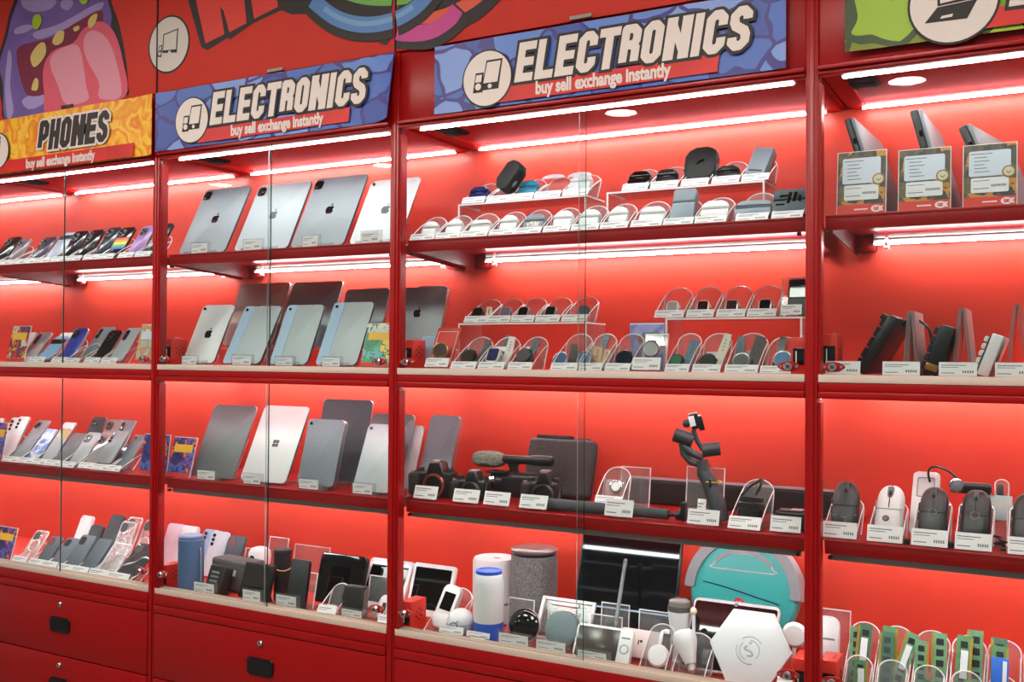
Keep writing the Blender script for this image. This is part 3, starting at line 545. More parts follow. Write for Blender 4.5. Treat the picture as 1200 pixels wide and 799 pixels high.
def riser(label, x0, x1, y0, y1, z, zt, group='clear acrylic risers'):
    o = thing('acrylic_riser', label, 'riser', ((x0+x1)/2, y0, z), group=group); w = (x1-x0)/2; d = y1-y0; h = zt-z
    MB().box(-w, w, 0, d, h-.004, h).build('top', ACR, o, smooth=False)
    b = MB(); b.box(-w, w, -.0006, .0012, h-.0042, h+.0002); b.box(w-.0012, w+.0006, 0, d, h-.0042, h+.0002); b.box(-w-.0006, -w+.0012, 0, d, h-.0042, h+.0002); b.build('polished_edge', ACE, o, smooth=False)
    for s in (-1, 1):
        b = MB(); x = s*w; xa = x-s*.004; b.box(min(x, xa), max(x, xa), 0, d, 0, h-.004, 0); b.box(min(x, xa)-.0003, max(x, xa)+.0003, -.0006, .0010, 0, h-.004, 1); b.build('leg', [ACR, ACE], o, smooth=False)
    return o
def onpod(x, y, z, a): return (x, y, z), (-a, 0, 0)
def buds(label, x, y, z, w, h, a=.35, m=WHT, t=.022, r=.016, seam=True, group=None, name='earbud_case', speck=None, lidm=None):
    """charging case: body and hinged lid with a rounded outline"""
    o = thing(name, label, 'earbud case' if name == 'earbud_case' else 'case', (x, y, z+t*math.sin(a)+.0005), (-a, 0, 0), group); k = h*.60; r = min(r, w*.45, h*.3)
    P = rrect(w, h, r, -w/2, 0, 6); lo = [p for p in P if p[1] <= k]+[(-w/2, k), ]; lo = [p for p in P if p[1] < k and p[0] > 0]+[(w/2, k), (-w/2, k)]+[p for p in P if p[1] < k and p[0] <= 0]
    up = [(w/2, k+.0008)]+[p for p in P if p[1] > k+.001]+[(-w/2, k+.0008)]
    MB().prism(lo, 'y', 0, t, 0, bev=min(.0055, t*.28), seg=3).build('body', m, o, angle=50); MB().prism(up, 'y', 0, t, 0, bev=min(.0055, t*.28), seg=3).build('lid', lidm or m, o, angle=50)
    MB().box(-w*.16, w*.16, .004, t-.004, k-.0006, k+.0014).build('hinge', GRY, o)
    if speck: MB().prism(rrect(w*.6, h*.3, .003, -w*.3, h*.25), 'y', -.0004, .001, 0).build('print', speck, o, smooth=False)
    return o
def zipcase(label, x, y, z, w, h, t, m, a=.3, tilt=0., yaw=0., group=None):
    o = thing('zip_case', label, 'case', (x, y, z+t*math.sin(a)+abs(math.sin(tilt))*w*.5+.0008), (-a, tilt, yaw), group); MB().prism(rrect(w, h, min(w, h)*.28, -w/2, 0, 6), 'y', 0, t, 0, bev=t*.25, seg=3).build('shell', m, o, angle=50)
    P = [(p[0], t*.5, p[1]) for p in rrect(w+.001, h+.001, min(w, h)*.28, -w/2-.0005, -.0005, 6)]; MB().tube(P, .0016, 6, 0, True).build('zip', BLK, o); MB().box(w*.42, w*.5+.003, t*.4, t*.6, h*.3, h*.5, bev=.001).build('zip_pull', GRY, o); return o
def bandstrip(b, pts, wid, th, mat=0):
    """strap: a band of width wid (along x) following the (y,z) points"""
    V = [Vector(p) for p in pts]; n = len(V); rows = []
    for i, p in enumerate(V):
        d = (V[min(i+1, n-1)]-V[max(i-1, 0)]).normalized(); q = Vector((-d.y, d.x))*th/2; u = wid*(1-.18*abs(i/(n-1)-.5)) if not isinstance(wid, list) else wid[i]
        rows.append([b.b.verts.new((sx*u/2, (p+sg*q).x, (p+sg*q).y)) for sx, sg in ((-1, -1), (1, -1), (1, 1), (-1, 1))])
    for A, B in zip(rows, rows[1:]):
        for k in range(4): f = b.b.faces.new((A[k], A[(k+1) % 4], B[(k+1) % 4], B[k])); f.material_index = mat
    for R in (rows[0], rows[-1][::-1]): f = b.b.faces.new(R); f.material_index = mat
    return b
def watch(label, x, y, z, s=.040, kind='round', cm=DGR, dm=BLKG, sm=DGR, a=.6, yaw=0., loop=.055, group=None, lw=None, strap=True, tilt=0.):
    """watch lying against its stand: case, dial, crown and a strap closed in a loop behind"""
    o = thing('wrist_watch', label, 'watch', (x, y, z), (-a, tilt, yaw), group); t = .011; zc = s*.5+.006
    if kind == 'round': b = MB().lathe([(s*.44, t*.5), (s*.5, t*.3), (s*.5, -t*.3), (s*.44, -t*.5), (s*.40, -t*.44)], 28, (0, 0, zc), 'y', 0); b.build('case', cm, o); MB().lathe([(s*.41, -.0040), (s*.41, -.0052)], 28, (0, 0, zc), 'y').build('dial', dm, o)
    else: MB().prism(rrect(s*.86, s, s*.22, -s*.43, zc-s/2), 'y', -t*.5, t*.5, 0, bev=.0025, seg=2).build('case', cm, o); MB().prism(rrect(s*.74, s*.88, s*.17, -s*.37, zc-s*.44), 'y', -t*.5-.0006, -t*.3, 0).build('dial', dm, o)
    MB().cyl((s*.48, 0, zc+.003), (s*.56, 0, zc+.003), .003, 0, 10).build('crown', cm, o)
    if strap:
        w = lw or s*.52; P = [(.003, zc+s*.46), (.010, zc+s*.56), (loop*.55, zc+s*.52), (loop*.95, zc+s*.2), (loop, zc-.004), (loop*.8, zc-s*.36), (loop*.4, zc-s*.5), (.008, zc-s*.52), (.003, zc-s*.46)]
        b = MB(); bandstrip(b, [(p[0], p[1]) for p in smooth_loop(P, 3, False)], w, .0022); b.build('strap', sm, o); MB().box(-w*.6, w*.6, loop-.003, loop+.002, zc-.008, zc-.005, bev=.0005).build('buckle', STL, o)
    return o
def strapup(label, x, y, z, h, w, m, a=.35, tilt=0., bend=.005, group='loose straps standing in the pods', cat='watch strap'):
    o = thing('watch_strap', label, cat, (x, y, z), (-a, tilt, 0), group); b = MB(); n = 12; bandstrip(b, [(bend*math.sin(PI*i/n), h*i/n) for i in range(n+1)], [w*(1-.25*(i/n)**2) for i in range(n+1)], .003); b.build('band', m, o)
    b = MB()
    for i in range(4): b.lathe([(.0014, .002), (.0014, -.0035)], 8, (0, bend*math.sin(PI*(.55+i*.09)), h*(.55+i*.09)), 'y')
    b.build('hole', BLK, o); MB().box(-w*.5, w*.5, -.002, .003, -.001, .004, bev=.001).build('lug', STL, o); return o
def alarm(label, x, y, z, w=.034, d=.062, h=.066, side=True, group='red alarm boxes beside the uprights'):
    o = thing('alarm_box', label, 'alarm box', (x, y, z), group=group); MB().box(-w/2, w/2, 0, d, 0, h, bev=.002).build('housing', M('alarm_red', (230,50,34), .4), o)
    b = MB(); b.box(-w*.36, w*.36, -.0008, .001, h*.24, h*.70, 0, bev=.0008); b.box(-w*.20, -w*.12, -.0012, 0, h*.3, h*.62, 1); b.build('window', [BLKG, CARD], o)
    b = MB()
    for s in (1, -1):
        for k in range(7): yy, zz = (d*.5, h*.55) if k == 6 else (d*.5+.0135*math.cos(k*PI/3+.5), h*.55+.0135*math.sin(k*PI/3+.5)); b.lathe([(.0028, -.0005), (.0028, .0007)], 10, (s*w/2-(0 if s > 0 else .0002), yy, zz), 'x')
    b.build('speaker_grille', BLK, o); MB().tube([(w*.2, d*.3, h-.001), (w*.2, d*.3, h+.003), (w*.2, d*.6, h+.003), (w*.2, d*.6, h-.001)], .0012, 6).build('loop', CHR, o); return o
ART1 = pattern('leaflet_comic', [(226,120,50),(120,60,130),(240,180,70),(60,60,120),(200,60,60),(236,200,180)], 42, line=(60,30,50), lw=.05, distort=.08)
ART2 = pattern('leaflet_purple', [(70,60,150),(120,90,170),(60,50,120),(230,130,70),(90,110,190)], 38, line=(40,30,80), lw=.05, distort=.08)
ART3 = pattern('leaflet_green', [(90,180,110),(240,210,90),(70,150,120),(235,225,150),(110,190,200)], 30, line=(60,130,80), lw=.04, distort=.1)
YW = M('leaflet_yellow', (244,190,60), .5); LRED = M('leaflet_red', (214,60,50), .5); PALE = M('leaflet_pale', (214,222,236), .5)
def leaflet(g, label, m, head=None, words=None, group='comic style leaflets in clear stands', foot=True):
    o = g.root('leaflet', label, 'leaflet', group, .004); MB().box(-g.w/2, g.w/2, 0, .002, 0, g.L).build('sheet', m, o, smooth=False)
    MB().box(-g.w/2-.002, g.w/2+.002, .002, .004, 0, g.L+.002).build('clear_backing', ACE, o, smooth=False)
    if foot: MB().box(-g.w/2, g.w/2, -.0006, 0, 0, g.L*.10).build('red_band', LRED, o, smooth=False)
    if head: MB().box(-g.w*.4, g.w*.4, -.0006, 0, g.L*.62, g.L*.82).build('title_block', head, o, smooth=False)
    if words: MB().text(words, g.w*.22, 0, g.L*.80, -.0006, -.0012, .95, 0, .002, align='CENTER').build('lettering', WHTM, o, smooth=False)
    return o
def roundbox(w, d, h, mat, bev, name, parent, loc=(0, 0, 0), rot=(0, 0, 0), seg=3): return MB().box(-w/2, w/2, 0, d, 0, h, 0, bev=bev, seg=seg).build(name, mat, parent, loc, rot)
# ================================================================ phones (left-hand cabinet)
def gloss(name, c, r=.25, met=.0, noise=0, scale=20): return M(name, c, r, met, noise=noise, scale=scale)
PH = dict(bronze=gloss('phone_bronze', (120,100,112)), gold=gloss('phone_dark_gold', (40,34,22), .2), violet=gloss('phone_dark_violet', (58,46,66)), silver=gloss('phone_silver_blue', (170,178,196), .25), black=gloss('phone_black', (18,18,22), .15), black2=gloss('phone_slate_black', (40,44,54), .2), lilac=gloss('phone_lilac', (150,110,168), .25),
    grey=gloss('phone_grey', (134,144,152), .35), lgrey=gloss('phone_light_grey', (168,178,184), .3), white=gloss('phone_white', (226,226,230), .3), sky=gloss('phone_sky_blue', (140,186,230), .3), blue=gloss('phone_blue', (58,70,170), .2, noise=.4, scale=12), midgrey=gloss('phone_mid_grey', (96,106,114), .4), mirror=gloss('phone_mirror', (196,204,210), .12, .6), taupe=gloss('phone_taupe', (150,138,136), .4), slate=M('phone_case_slate', (78,88,96), .6), slate2=M('phone_case_dark', (52,60,68), .6))
def prow(g, z, holder, w=None, sink=.028, ph=None, fin=.62):
    """the clear pod a phone stands in"""
    w = w or g.w+.006; c, s_ = math.cos(g.a), math.sin(g.a)
    return pod(g.x, g.y-sink, z+.0006, round(w, 3), round(min(ph or g.L*.66, .12), 2), round(g.a+.02, 2), holder, d=round(sink+.018/c, 3), fin=fin)
G = 'phones on the top shelf'
rb = [M('band_red', (210,60,40)), M('band_orange', (226,140,40)), M('band_yellow', (220,200,60)), M('band_green', (60,170,80)), M('band_blue', (60,100,190))][::-1]
z = Z1
for bl, br, tl, m, cam, look in (((-10,297),(5,297),(11,280), 'black', 'square', 'black phone cut off by the picture edge, first on the top phone shelf'), ((9,297),(23,297),(27,279), 'bronze', 'square', 'bronze phone with a square camera, first of the whole phones on the top shelf'), ((22.5,298),(38,298),(42,277), 'gold', 'square', 'black phone with a gold sheen, right of the bronze phone'), ((36,298),(53,298),(55,277), 'violet', 'square', 'dark violet phone next to the silver blue one on the top shelf'),
    ((52.5,298),(69,298),(76.5,271.5), 'silver', 'bar', 'silver blue phone standing taller than its neighbours on the top shelf'), ((72,298),(88,298),(88.5,273), 'black', 'square', 'black phone just right of the silver blue phone on the top shelf'), ((90,295.5),(105,295.5),(108,271.5), 'black', 'strip', 'black phone between two other black phones on the top shelf'), ((109.5,295.5),(125.5,295.5),(129,267), 'black2', 'square', 'tall slate black phone, left of the rainbow banded phone'), ((126,294),(143,294),(144,267), 'black', 'square', 'black phone with a rainbow band'),
    ((150,295),(166,295),(168,267), 'lilac', 'square', 'lilac phone beside the upright on the top phone shelf'), ((170,294),(186,294),(188,264.5), 'black2', 'square', 'slate black phone half hidden behind the upright on the top shelf')):
    g = Lean(bl, br, tl, .092, z+.022, z+.004); phone(g, look, PH[m], cam, group=G, stripes=rb if 'with a rainbow' in look else None, cm=BLK, edge=BLK if 'black' in m else STL)
    prow(g, z, f'clear pod under the {look.split(" on the top")[0].split(",")[0]}', ph=.085)
G = 'phones on the middle deck'; z = ZD
for bl, br, tl, m, cam, look in (((28.5,416.5),(44,416.5),(46.5,391), 'mirror', 'strip', 'pale mirror finish phone right of the orange leaflet'), ((48,418),(64,418),(66,396), 'sky', 'bar', 'sky blue phone on the middle deck'), ((72,419.5),(88,419.5),(88.5,386), 'blue', 'square', 'deep blue marbled phone behind the edge of the glass'), ((85,419.5),(102,419.5),(107,386), 'grey', 'strip', 'grey phone between the deep blue and the black phones'), ((111,417),(127,417),(129,389), 'black', 'square', 'black phone with square camera between two grey phones'), ((130.5,419),(147,419),(150,386), 'lgrey', 'strip', 'light grey phone left of the pale checked leaflet')):
    g = Lean(bl, br, tl, .082, z+.022, z+.004); phone(g, look, PH[m], cam, group=G, cm=BLK); prow(g, z, f'clear pod under the {look.split(" on the middle")[0]}', ph=.085)
for bl, br, tl, look in (((24,400),(33,400),(35,391), 'white phone peeking out behind the mirror finish phone'), ((60,402),(76,402),(72,391.5), 'white phone peeking out behind the sky blue phone')):
    g = Lean(bl, br, tl, .17, z+.05, z+.002); phone(g, look, PH['white'], None, group=G)
leaflet(Lean((7,420),(27,420),(16,383), .05, z+.003, z+.001), 'orange comic leaflet among the phones of the middle deck', ART1, YW)
leaflet(Lean((157.5,424.5),(180,424.5),(166.5,381), .05, z+.003, z+.001), 'pale checked leaflet partly hidden by the upright', pattern('leaflet_check', [(230,190,120),(190,190,170),(220,150,110),(240,220,190)], 34, line=(190,150,120), lw=.06), PALE)
# ---- lower shelf
G = 'phones on the lower shelf'; z = Z2
for bl, br, tl, m, cam, look in (((3,534),(16,536),(24,486.5), 'white', 'column', 'white phone with three lenses in a column, by the purple leaflet'), ((16.5,531),(33,533),(48,489), 'grey', 'square', 'grey phone with a wide camera, right of the white phone'), ((33,534.5),(50,536),(57,498), 'sky', None, 'phone showing a picture of blue sky and white clouds'), ((49.5,535),(65,537),(78,491), 'lgrey', None, 'light grey phone showing a green and orange picture'), ((66,538),(82,540),(87,509), 'midgrey', None, 'plain mid grey phone behind the edge of the lower glass'), ((84,540.5),(100,542),(103.5,508), 'lgrey', 'square', 'light grey phone left of the mirror finish phone'), ((102,542),(118,544),(120,509), 'mirror', 'square', 'mirror finish phone in the front row of the lower shelf'), ((120,543.5),(140,546),(141,507), 'grey', 'column', 'wide grey phone with lens column, right of the mirror finish phone'), ((138,545),(152,548),(159,511), 'midgrey', 'dot', 'narrow mid grey phone next to the violet leaflet')):
    g = Lean(bl, br, tl, .092, z+.022, z+.004); o = phone(g, look, PH[m], cam, group=G, cm=M('lens_ring', (70,76,84), .3))
    if 'clouds' in look: MB().prism(rrect(g.w*.94, g.L*.94, .006, -g.w*.47, g.L*.03), 'y', -.0004, .0002).build('screen', pattern('cloud_picture', [(40,40,110),(80,100,190),(230,234,244),(90,150,220),(40,110,210)], 16, 'noise', rough=.2), o, smooth=False)
    if 'green and orange' in look: MB().prism(rrect(g.w*.9, g.L*.24, .003, -g.w*.45, g.L*.58), 'y', -.0004, .0002).build('screen', pattern('green_picture', [(90,160,100),(220,120,60),(120,180,120)], 30, 'noise', rough=.2), o, smooth=False); MB().box(-g.w*.48, g.w*.48, -.0005, .0002, g.L*.84, g.L*.98).build('white_band', WHT, o)
    prow(g, z, f'clear pod under the {look.split(" on the lower")[0].split(" of the lower")[0].split(",")[0]}', ph=.09)
for bl, br, tl, m, cam, look in (((95,515),(111,515),(109.5,489.5), 'slate2', 'square', 'dark slate phone in the back row of the lower shelf'), ((113,517),(130,517),(127.5,492.5), 'taupe', 'square', 'taupe phone in the back row of the lower shelf'), ((130,518),(146,518),(144,493), 'grey', 'strip', 'grey phone at the right end of the back row'), ((4,514),(14,514),(14,490), 'white', 'column', 'white phone behind the purple leaflet'), ((-14,512),(-1,512),(-8,490), 'white', None, 'white phone cut off by the picture edge, on the lower shelf')):
    g = Lean(bl, br, tl, .19, z+.05, z+.002); phone(g, look, PH[m], cam, group=G, cm=BLK)
leaflet(Lean((-14,536),(5,538),(-6,495), .055, z+.003, z+.001), 'purple comic leaflet cut off by the picture edge, on the lower shelf', ART2, YW)
leaflet(Lean((163.5,555),(182,557),(171,509), .05, z+.003, z+.001), 'violet leaflet with orange dots beside the upright on the lower shelf', ART2)
# ---- bottom deck: phone cases
G = 'phone cases on the bottom deck'; z = ZB; SL = [M('case_slate', (84,94,102), .6), M('case_slate_blue', (96,106,116), .6), M('case_charcoal', (60,66,72), .6)]
def pcase(g, label, m, clearcase=False, ring=False, hole=True, frame=None):
    o = g.root('phone_case', label, 'phone case', G, .010 if not clearcase else .007); w, L = g.w, g.L
    MB().prism(rrect(w, L, .011, -w/2, 0), 'y', 0, .010 if not clearcase else .004, 0, 1, bev=.0015, seg=2).build('shell', [m, frame or (ACE if clearcase else m)], o)
    if clearcase: MB().tube([(p[0], .003, p[1]) for p in rrect(w-.006, L-.004, .010, -w/2+.003, .002)], .0026, 6, 0, True).build('bumper', frame or ACE, o)
    if hole: MB().prism(rrect(.028, .030, .008, -w/2+.006, L-.038), 'y', -.0012, .0002, 0, bev=.0006).build('camera_opening', DGR if clearcase else REDD if hole == 'red' else BLKM, o)
    if ring:
        b = MB(); zc = L*.52; b.tube([(.022*math.cos(a), -.001, zc+.022*math.sin(a)) for a in [2*PI*i/32 for i in range(32)]], .0024, 6, 0, True); b.build('magnet_ring', WHT, o); MB().box(-.004, .004, -.002, 0, zc-.045, zc-.027, bev=.0008).build('magnet_bar', WHT, o)
    return o
for bl, br, tl, kind, m, look in (((24,659),(39,661),(43.5,622), 'ring', None, 'clear phone case with a white ring, next to the comic leaflet'), ((43.5,660.5),(59,663),(63,626), 'red', 0, 'slate phone case showing red through its camera opening'), ((58.5,663.5),(75,666),(81,628), 'hole', 1, 'slate phone case behind the edge of the lowest glass'), ((76.5,668),(94,671),(97.5,626), 'hole', 1, 'blue slate phone case with an oval camera opening'), ((94.5,672),(112,675),(117,630.5), 'flip', 0, 'plain slate folio case without camera opening'), ((114,675.5),(135,679),(135,636.5), 'clear', None, 'clear phone case with a bright reflection in the front row'), ((136.5,678.5),(160,683),(163.5,638), 'black', 2, 'black rimmed phone case closest to the upright')):
    g = Lean(bl, br, tl, .080, z+.018, z+.004)
    if kind == 'ring': pcase(g, look, SILI, True, True)
    elif kind == 'clear': pcase(g, look, SILI, True, False, False)
    elif kind == 'black': pcase(g, look, clear('smoky_case', (120,120,124), .25, (120,122,126)), True, False, True, BLK)
    else: pcase(g, look, SL[m], hole={'red': 'red', 'hole': True, 'flip': False}[kind])
    prow(g, z, f'clear pod in front of the {look.split(" with ")[0].split(",")[0]}' if kind in ('flip', 'black') else f'clear pod holding the {look.split(" in the front")[0].split(",")[0]}', ph=.08)
for bl, br, tl, kind, m, look in (((86,640),(100,640),(99,605), 'white', None, 'white phone case in the back row of the bottom deck'), ((98,640),(112,640),(108,615.5), 'dark', 2, 'low charcoal phone case between the white and the tall one'), ((114,642),(129,642),(132,604), 'dark', 2, 'tall charcoal phone case in the back row'), ((129,646),(146,646),(144,611), 'ring', None, 'clear ring case in front of the other clear ring case'), ((136,642),(152,642),(152,606), 'ring', None, 'clear ring case rearmost of the back row'), ((152,648),(168,648),(168,610), 'ring', None, 'clear ring case touching the upright')):
    g = Lean(bl, br, tl, .19 if 'front of the other' not in look else .165, z+.05, z+.002)
    if kind == 'ring': pcase(g, look, SILI, True, True)
    else: pcase(g, look, WHT if kind == 'white' else SL[m], hole=False)
leaflet(Lean((-10,657),(10.5,659),(0,617), .055, z+.003, z+.001), 'comic leaflet with a yellow title at the picture edge of the bottom deck', ART2, YW)
o = thing('cable_bundle', 'small bundle of black cable on the bottom deck beside the upright', 'cable', tuple(at_z(163,672,ZB+.002)[:]), (0, 0, 0)); b = MB()
random.seed(3); b.tube(smooth_loop([(random.uniform(-.018,.018), random.uniform(-.012,.014), .004+k*.0032) for k in range(9)], 5, False), .0026, 6); b.build('cord', BLK, o); roundbox(.014, .010, .008, BLK, .001, 'plug', o, (-.02, -.012, 0))
# ================================================================ tablets and laptops (second cabinet)
SG = M('tablet_space_grey', (150,158,165), .5, .12); SGL = M('tablet_light_grey', (182,192,198), .5, .1); SV = M('tablet_silver', (222,226,230), .5, .1); PINK = M('laptop_rose', (214,196,194), .5, .1); PBLU = M('pale_blue', (168,198,226), .4); FAB = M('fabric_grey', (126,136,146), .8, noise=.12, scale=240, bump=.3); MID = M('tablet_midnight', (64,72,80), .45); DKG = M('tablet_graphite', (98,104,108), .42, .1, noise=.06, scale=8)
G = 'large tablets on the top shelf'; z = Z1
for i, (bl, br, tl, m, lm, cl, cr, look) in enumerate((((210,295),(264,292.5),(241.5,224), SG, BLKG, (226,294),(246,293), 'space grey tablet, first of the row on the top tablet shelf'), ((275,291),(337.5,288),(304.5,219), SGL, MID, (287,291),(309,290), 'light grey tablet behind the glass edge on the top shelf'), ((341,287.5),(403,284),(371,211), SG, BLKG, (356,286),(375,285), 'space grey tablet between the light grey and the white tablets'), ((410,282.5),(469,279.5),(436,214), SV, MID, (425,282),(447,281), 'white silver tablet passing behind the upright on the top shelf'))):
    g = Lean(bl, br, tl, .095, z+.012, z+.003); tablet(g, look, m, cam='square' if i < 3 else 'dot', logom=lm, group=G, edge=MID if i != 3 else STL)
    card(f'held price card before the {look.split(" on the top")[0].split(" passing")[0].split(",")[0]}' + (' of the top row' if i == 0 else ''), cl, cr, .060, z, .032, holder=True)
    easel(f'clear plate stand behind the {look.split(" on the top")[0].split(" passing")[0].split(",")[0]}' + (' of the top row' if i == 0 else ''), g.x, g.y-.005, z, g.w*.7, .17, g.a+.03, d=.017)
G = 'tablets on the middle deck'; z = ZD
for i, (bl, br, tl, m, sp, lm, cl, cr, look) in enumerate((((213.5,426.5),(250,427),(239,359), SV, None, BLKG, (215,426),(233,426), 'silver tablet beside the red alarm box'), ((261,427),(304,427),(288.5,360.5), SGL, PBLU, None, (273,427),(294,427), 'grey tablet with painted pale blue reflection, left one of the three alike'), ((316,427.5),(359,428.5),(338.5,359), SGL, PBLU, None, (324,428),(346,428), 'grey tablet with painted pale blue reflection, middle one of the three alike'), ((370,429.5),(417,429.5),(393,356), SGL, PBLU, None, (379,429),(401,429), 'grey tablet with painted pale blue reflection, next to the TABLET leaflet'))):
    g = Lean(bl, br, tl, .078, z+.004, z+.003); tablet(g, look, m, t=.0065, glint=sp, logo=i == 0, cam='dot', logom=lm, group=G, edge=STL if i == 0 else MID, lz=.50)
    sh = ('silver tablet', 'left banded tablet', 'middle banded tablet', 'banded tablet by the leaflet')[i]
    card(f'price card in a clear holder in front of the {sh}', cl, cr, .048, z, .026, holder=True); easel(f'clear plate stand behind the {sh}', g.x, g.y-.005, z, g.w*.7, .13, g.a+.03, d=.017)
G = 'closed laptops in the back row'
zr = ZD+.062
for bl, br, tl, m, look, tr in (((261,398),(320,398),(282.5,335), PINK, 'rose gold laptop standing on edge at the back of the tablet deck', None), ((322,394),(381,394),(344.5,333.5), SG, 'space grey laptop right of the rose gold one', None), ((391,392),(443,392),(406,341.5), SG, 'space grey laptop in front of a clear plate, above the TABLET leaflet', None), ((452,390),(513,391),(465,339.5), SG, 'space grey laptop half hidden by the upright, beside the watches', None)):
    g = Lean(bl, br, tl, .215, zr, zr-.006); tablet(g, look, m, t=.014, r=.010, cam=None, lz=.56, lh=.028, group=G, name='laptop', edge=STL if m is PINK or 1 else MID)
    sh = look.split(' standing')[0].split(' right')[0].split(' half')[0].split(' in front')[0]
    riser(f'low clear riser under the {look.split(" at the back")[0].split(" right of")[0] if m is PINK else ("second" if "right of" in look else "third" if "leaflet" in look else "half hidden")+" back row laptop"}', g.x-g.w*.5, g.x+g.w*.5, .195, .33, ZD, zr-.009)
    easel(f'clear plate rising behind the {"rose gold" if m is PINK else "second" if "right of" in look else "third" if "leaflet" in look else "half hidden"} back row laptop', g.x+.01, .203, zr-.009, .085, g.L+.012, g.a+.03, d=.034)
leaflet(Lean((422,429),(453,430),(432,380), .062, z+.003, z+.001), 'green and yellow leaflet headed TABLET beside the upright', ART3, YW, 'TABLET')
alarm('red alarm box on the tablet deck, left of the silver tablet', at_y(203,424,.06).x-.012, .050, ZD, w=.03, h=.080)
G = 'tablets on the lower shelf'; z = Z2
for i, (bl, br, tl, m, look, cl, cr, o_) in enumerate((((222.5,560),(272.5,565),(252.5,475), DKG, 'large graphite tablet beside the comic leaflet', (232,562),(252,563), {}), ((281,568),(334,570),(311,476), M('tablet_platinum', (214,218,220), .5, .1), 'large platinum tablet with a four square emblem', (286,568),(305,569), {}), ((347.5,571),(390,575.5),(362.5,492.5), FAB, 'grey fabric folio standing in front of the dark slate tablet', (351,573),(373,575), {'t': .018}), ((412.5,579),(456,584),(432.5,497.5), SGL, 'light grey tablet beside the upright on the lower shelf', (414,579),(436,581), {}))):
    g = Lean(bl, br, tl, .080, z+.004, z+.003); o = tablet(g, look, m, logo=False, cam=None if i < 2 else 'dot', group=G, **o_)
    if i == 1:
        b = MB()
        for u in (-1, 1):
            for v in (-1, 1): b.box(g.w*.02+u*.0058-.005, g.w*.02+u*.0058+.005, -.0006, 0, g.L*.50+v*.0058-.005, g.L*.50+v*.0058+.005)
        b.build('square_emblem', DGR, o, smooth=False)
    card(f'price card in a clear holder in front of the {("large graphite tablet", "large platinum tablet", "grey fabric folio", "light grey tablet by the upright")[i]}', cl, cr, .052, z, .026, holder=True)
    easel(f'clear plate stand behind the {("large graphite tablet", "large platinum tablet", "grey fabric folio", "light grey tablet by the upright")[i]}', g.x, g.y-.005, z, g.w*.7, .13, g.a+.03, d=.030 if i == 2 else .017)
for bl, br, tl, m, look, w, yy in (((366,560),(424,562),(380,468), SLATE, 'dark slate tablet towering at the back of the lower shelf', None, .215), ((420,560),(470,562),(437.5,485), DKG, 'graphite tablet seen on both sides of the upright', None, .17), ((464,572),(484,576),(478,499), SV, 'white tablet between the upright and the grey fabric folio', None, .19)):
    g = Lean(bl, br, tl, yy, z+.02, z+.003); tablet(g, look, m, logo=False, cam=None, group=G)
    if 'slate' in look: easel('clear plate stand behind the dark slate tablet', g.x, g.y-.008, z, .10, .15, g.a+.03, d=.022)
g = Lean((489,572),(524,576),(505.5,489), .19, z+.02, z+.001); tablet(g, 'grey fabric folio leaning behind the first camera', FAB, t=.020, logo=False, cam=None, group=G)
leaflet(Lean((195,557.5),(221,560),(205,512.5), .058, z+.003, z+.001), 'purple and yellow comic leaflet left of the graphite tablet', ART2, YW)
leaflet(Lean((183,556),(194,557),(188,510), .06, z+.003, z+.001), 'sliver of a violet leaflet squeezed against the upright', ART2)
for i, (p, q) in enumerate(((347,400),)): card('tiny white box lying behind the platinum tablet', (366,492), (371,492), .2, z, .02) if 0 else None
# ---- bottom deck of the tablet cabinet
z = ZB; G = 'phone cases in the back row of the speaker deck'
for i, (bl, br, tl, m, look) in enumerate((((187,672),(206,674),(201,614), M('case_pink', (228,190,204), .5), 'pink phone case left of the blue speaker'), ((203,674),(222,676),(214,616), WHT, 'white phone case behind the blue speaker'), ((220,674),(238,677),(235,622), PBLU, 'pale blue phone case right of the blue speaker'), ((238,680),(257,683),(252,623), M('case_pearl', (214,220,228), .4), 'pearl white phone case left of the grey case'), ((256,684),(275,687),(270,628), SL[0], 'grey phone case with a red camera opening, by the round white cap'))):
    g = Lean(bl, br, tl, .25, z+.02, z+.002); o = pcase(g, look, m, hole='red' if i == 4 else False); o['group'] = G
    if i in (2, 3): lenses(o, g.w, g.L, 'column', m)
p = at_z(223, 697, ZB); R = .0385
o = thing('portable_speaker', 'tall blue cylinder speaker standing at the front of the bottom deck', 'speaker', (at_y(224,650,.085).x, .085, ZB)); H_ = at_y(224,627,.085).z-ZB
MB().lathe([(.034, .0), (.037, .004), (.037, .012), (R, .014), (R, H_-.012), (.037, H_-.010), (.037, H_-.003), (.034, H_)], 40, mats=[0]*3+[1]+[0]*3).build('body', [M('speaker_blue_trim', (88,112,150), .5), M('speaker_blue_fabric', (82,108,150), .85, noise=.1, scale=300, bump=.3)], o); MB().lathe([(.031, H_-.001), (.030, H_+.0015), (.001, H_+.0015)], 36).build('passive_radiator', M('speaker_blue_grey', (120,140,170), .5), o)
b = MB(); b.tube(smooth_loop([(.037, .0, H_*.80), (.045, -.004, H_*.70), (.046, -.004, H_*.4), (.044, -.002, H_*.12), (.041, 0, H_*.4), (.038, 0, H_*.62)], 5, False), .0022, 6); b.build('wrist_cord', M('cord_grey', (140,146,156), .7), o)
alarm('red alarm box at the left end of the bottom deck, beside the blue speaker', at_y(194,683,.06).x, .05, ZB, w=.034, h=.078, d=.07)
o = thing('cube_speaker', 'small black speaker with raised lettering, leaning at the front of the bottom deck', 'speaker', (at_y(249,699,.085).x, .075, ZB+.002), (-.35, 0, -.12)); roundbox(.072, .038, .082, BLKM, .007, 'body', o)
b = MB()
for k in range(3): b.box(-.018, .016, -.0015, .001, .030+k*.013, .037+k*.013, bev=.0006)
b.build('raised_marks', GRY, o)
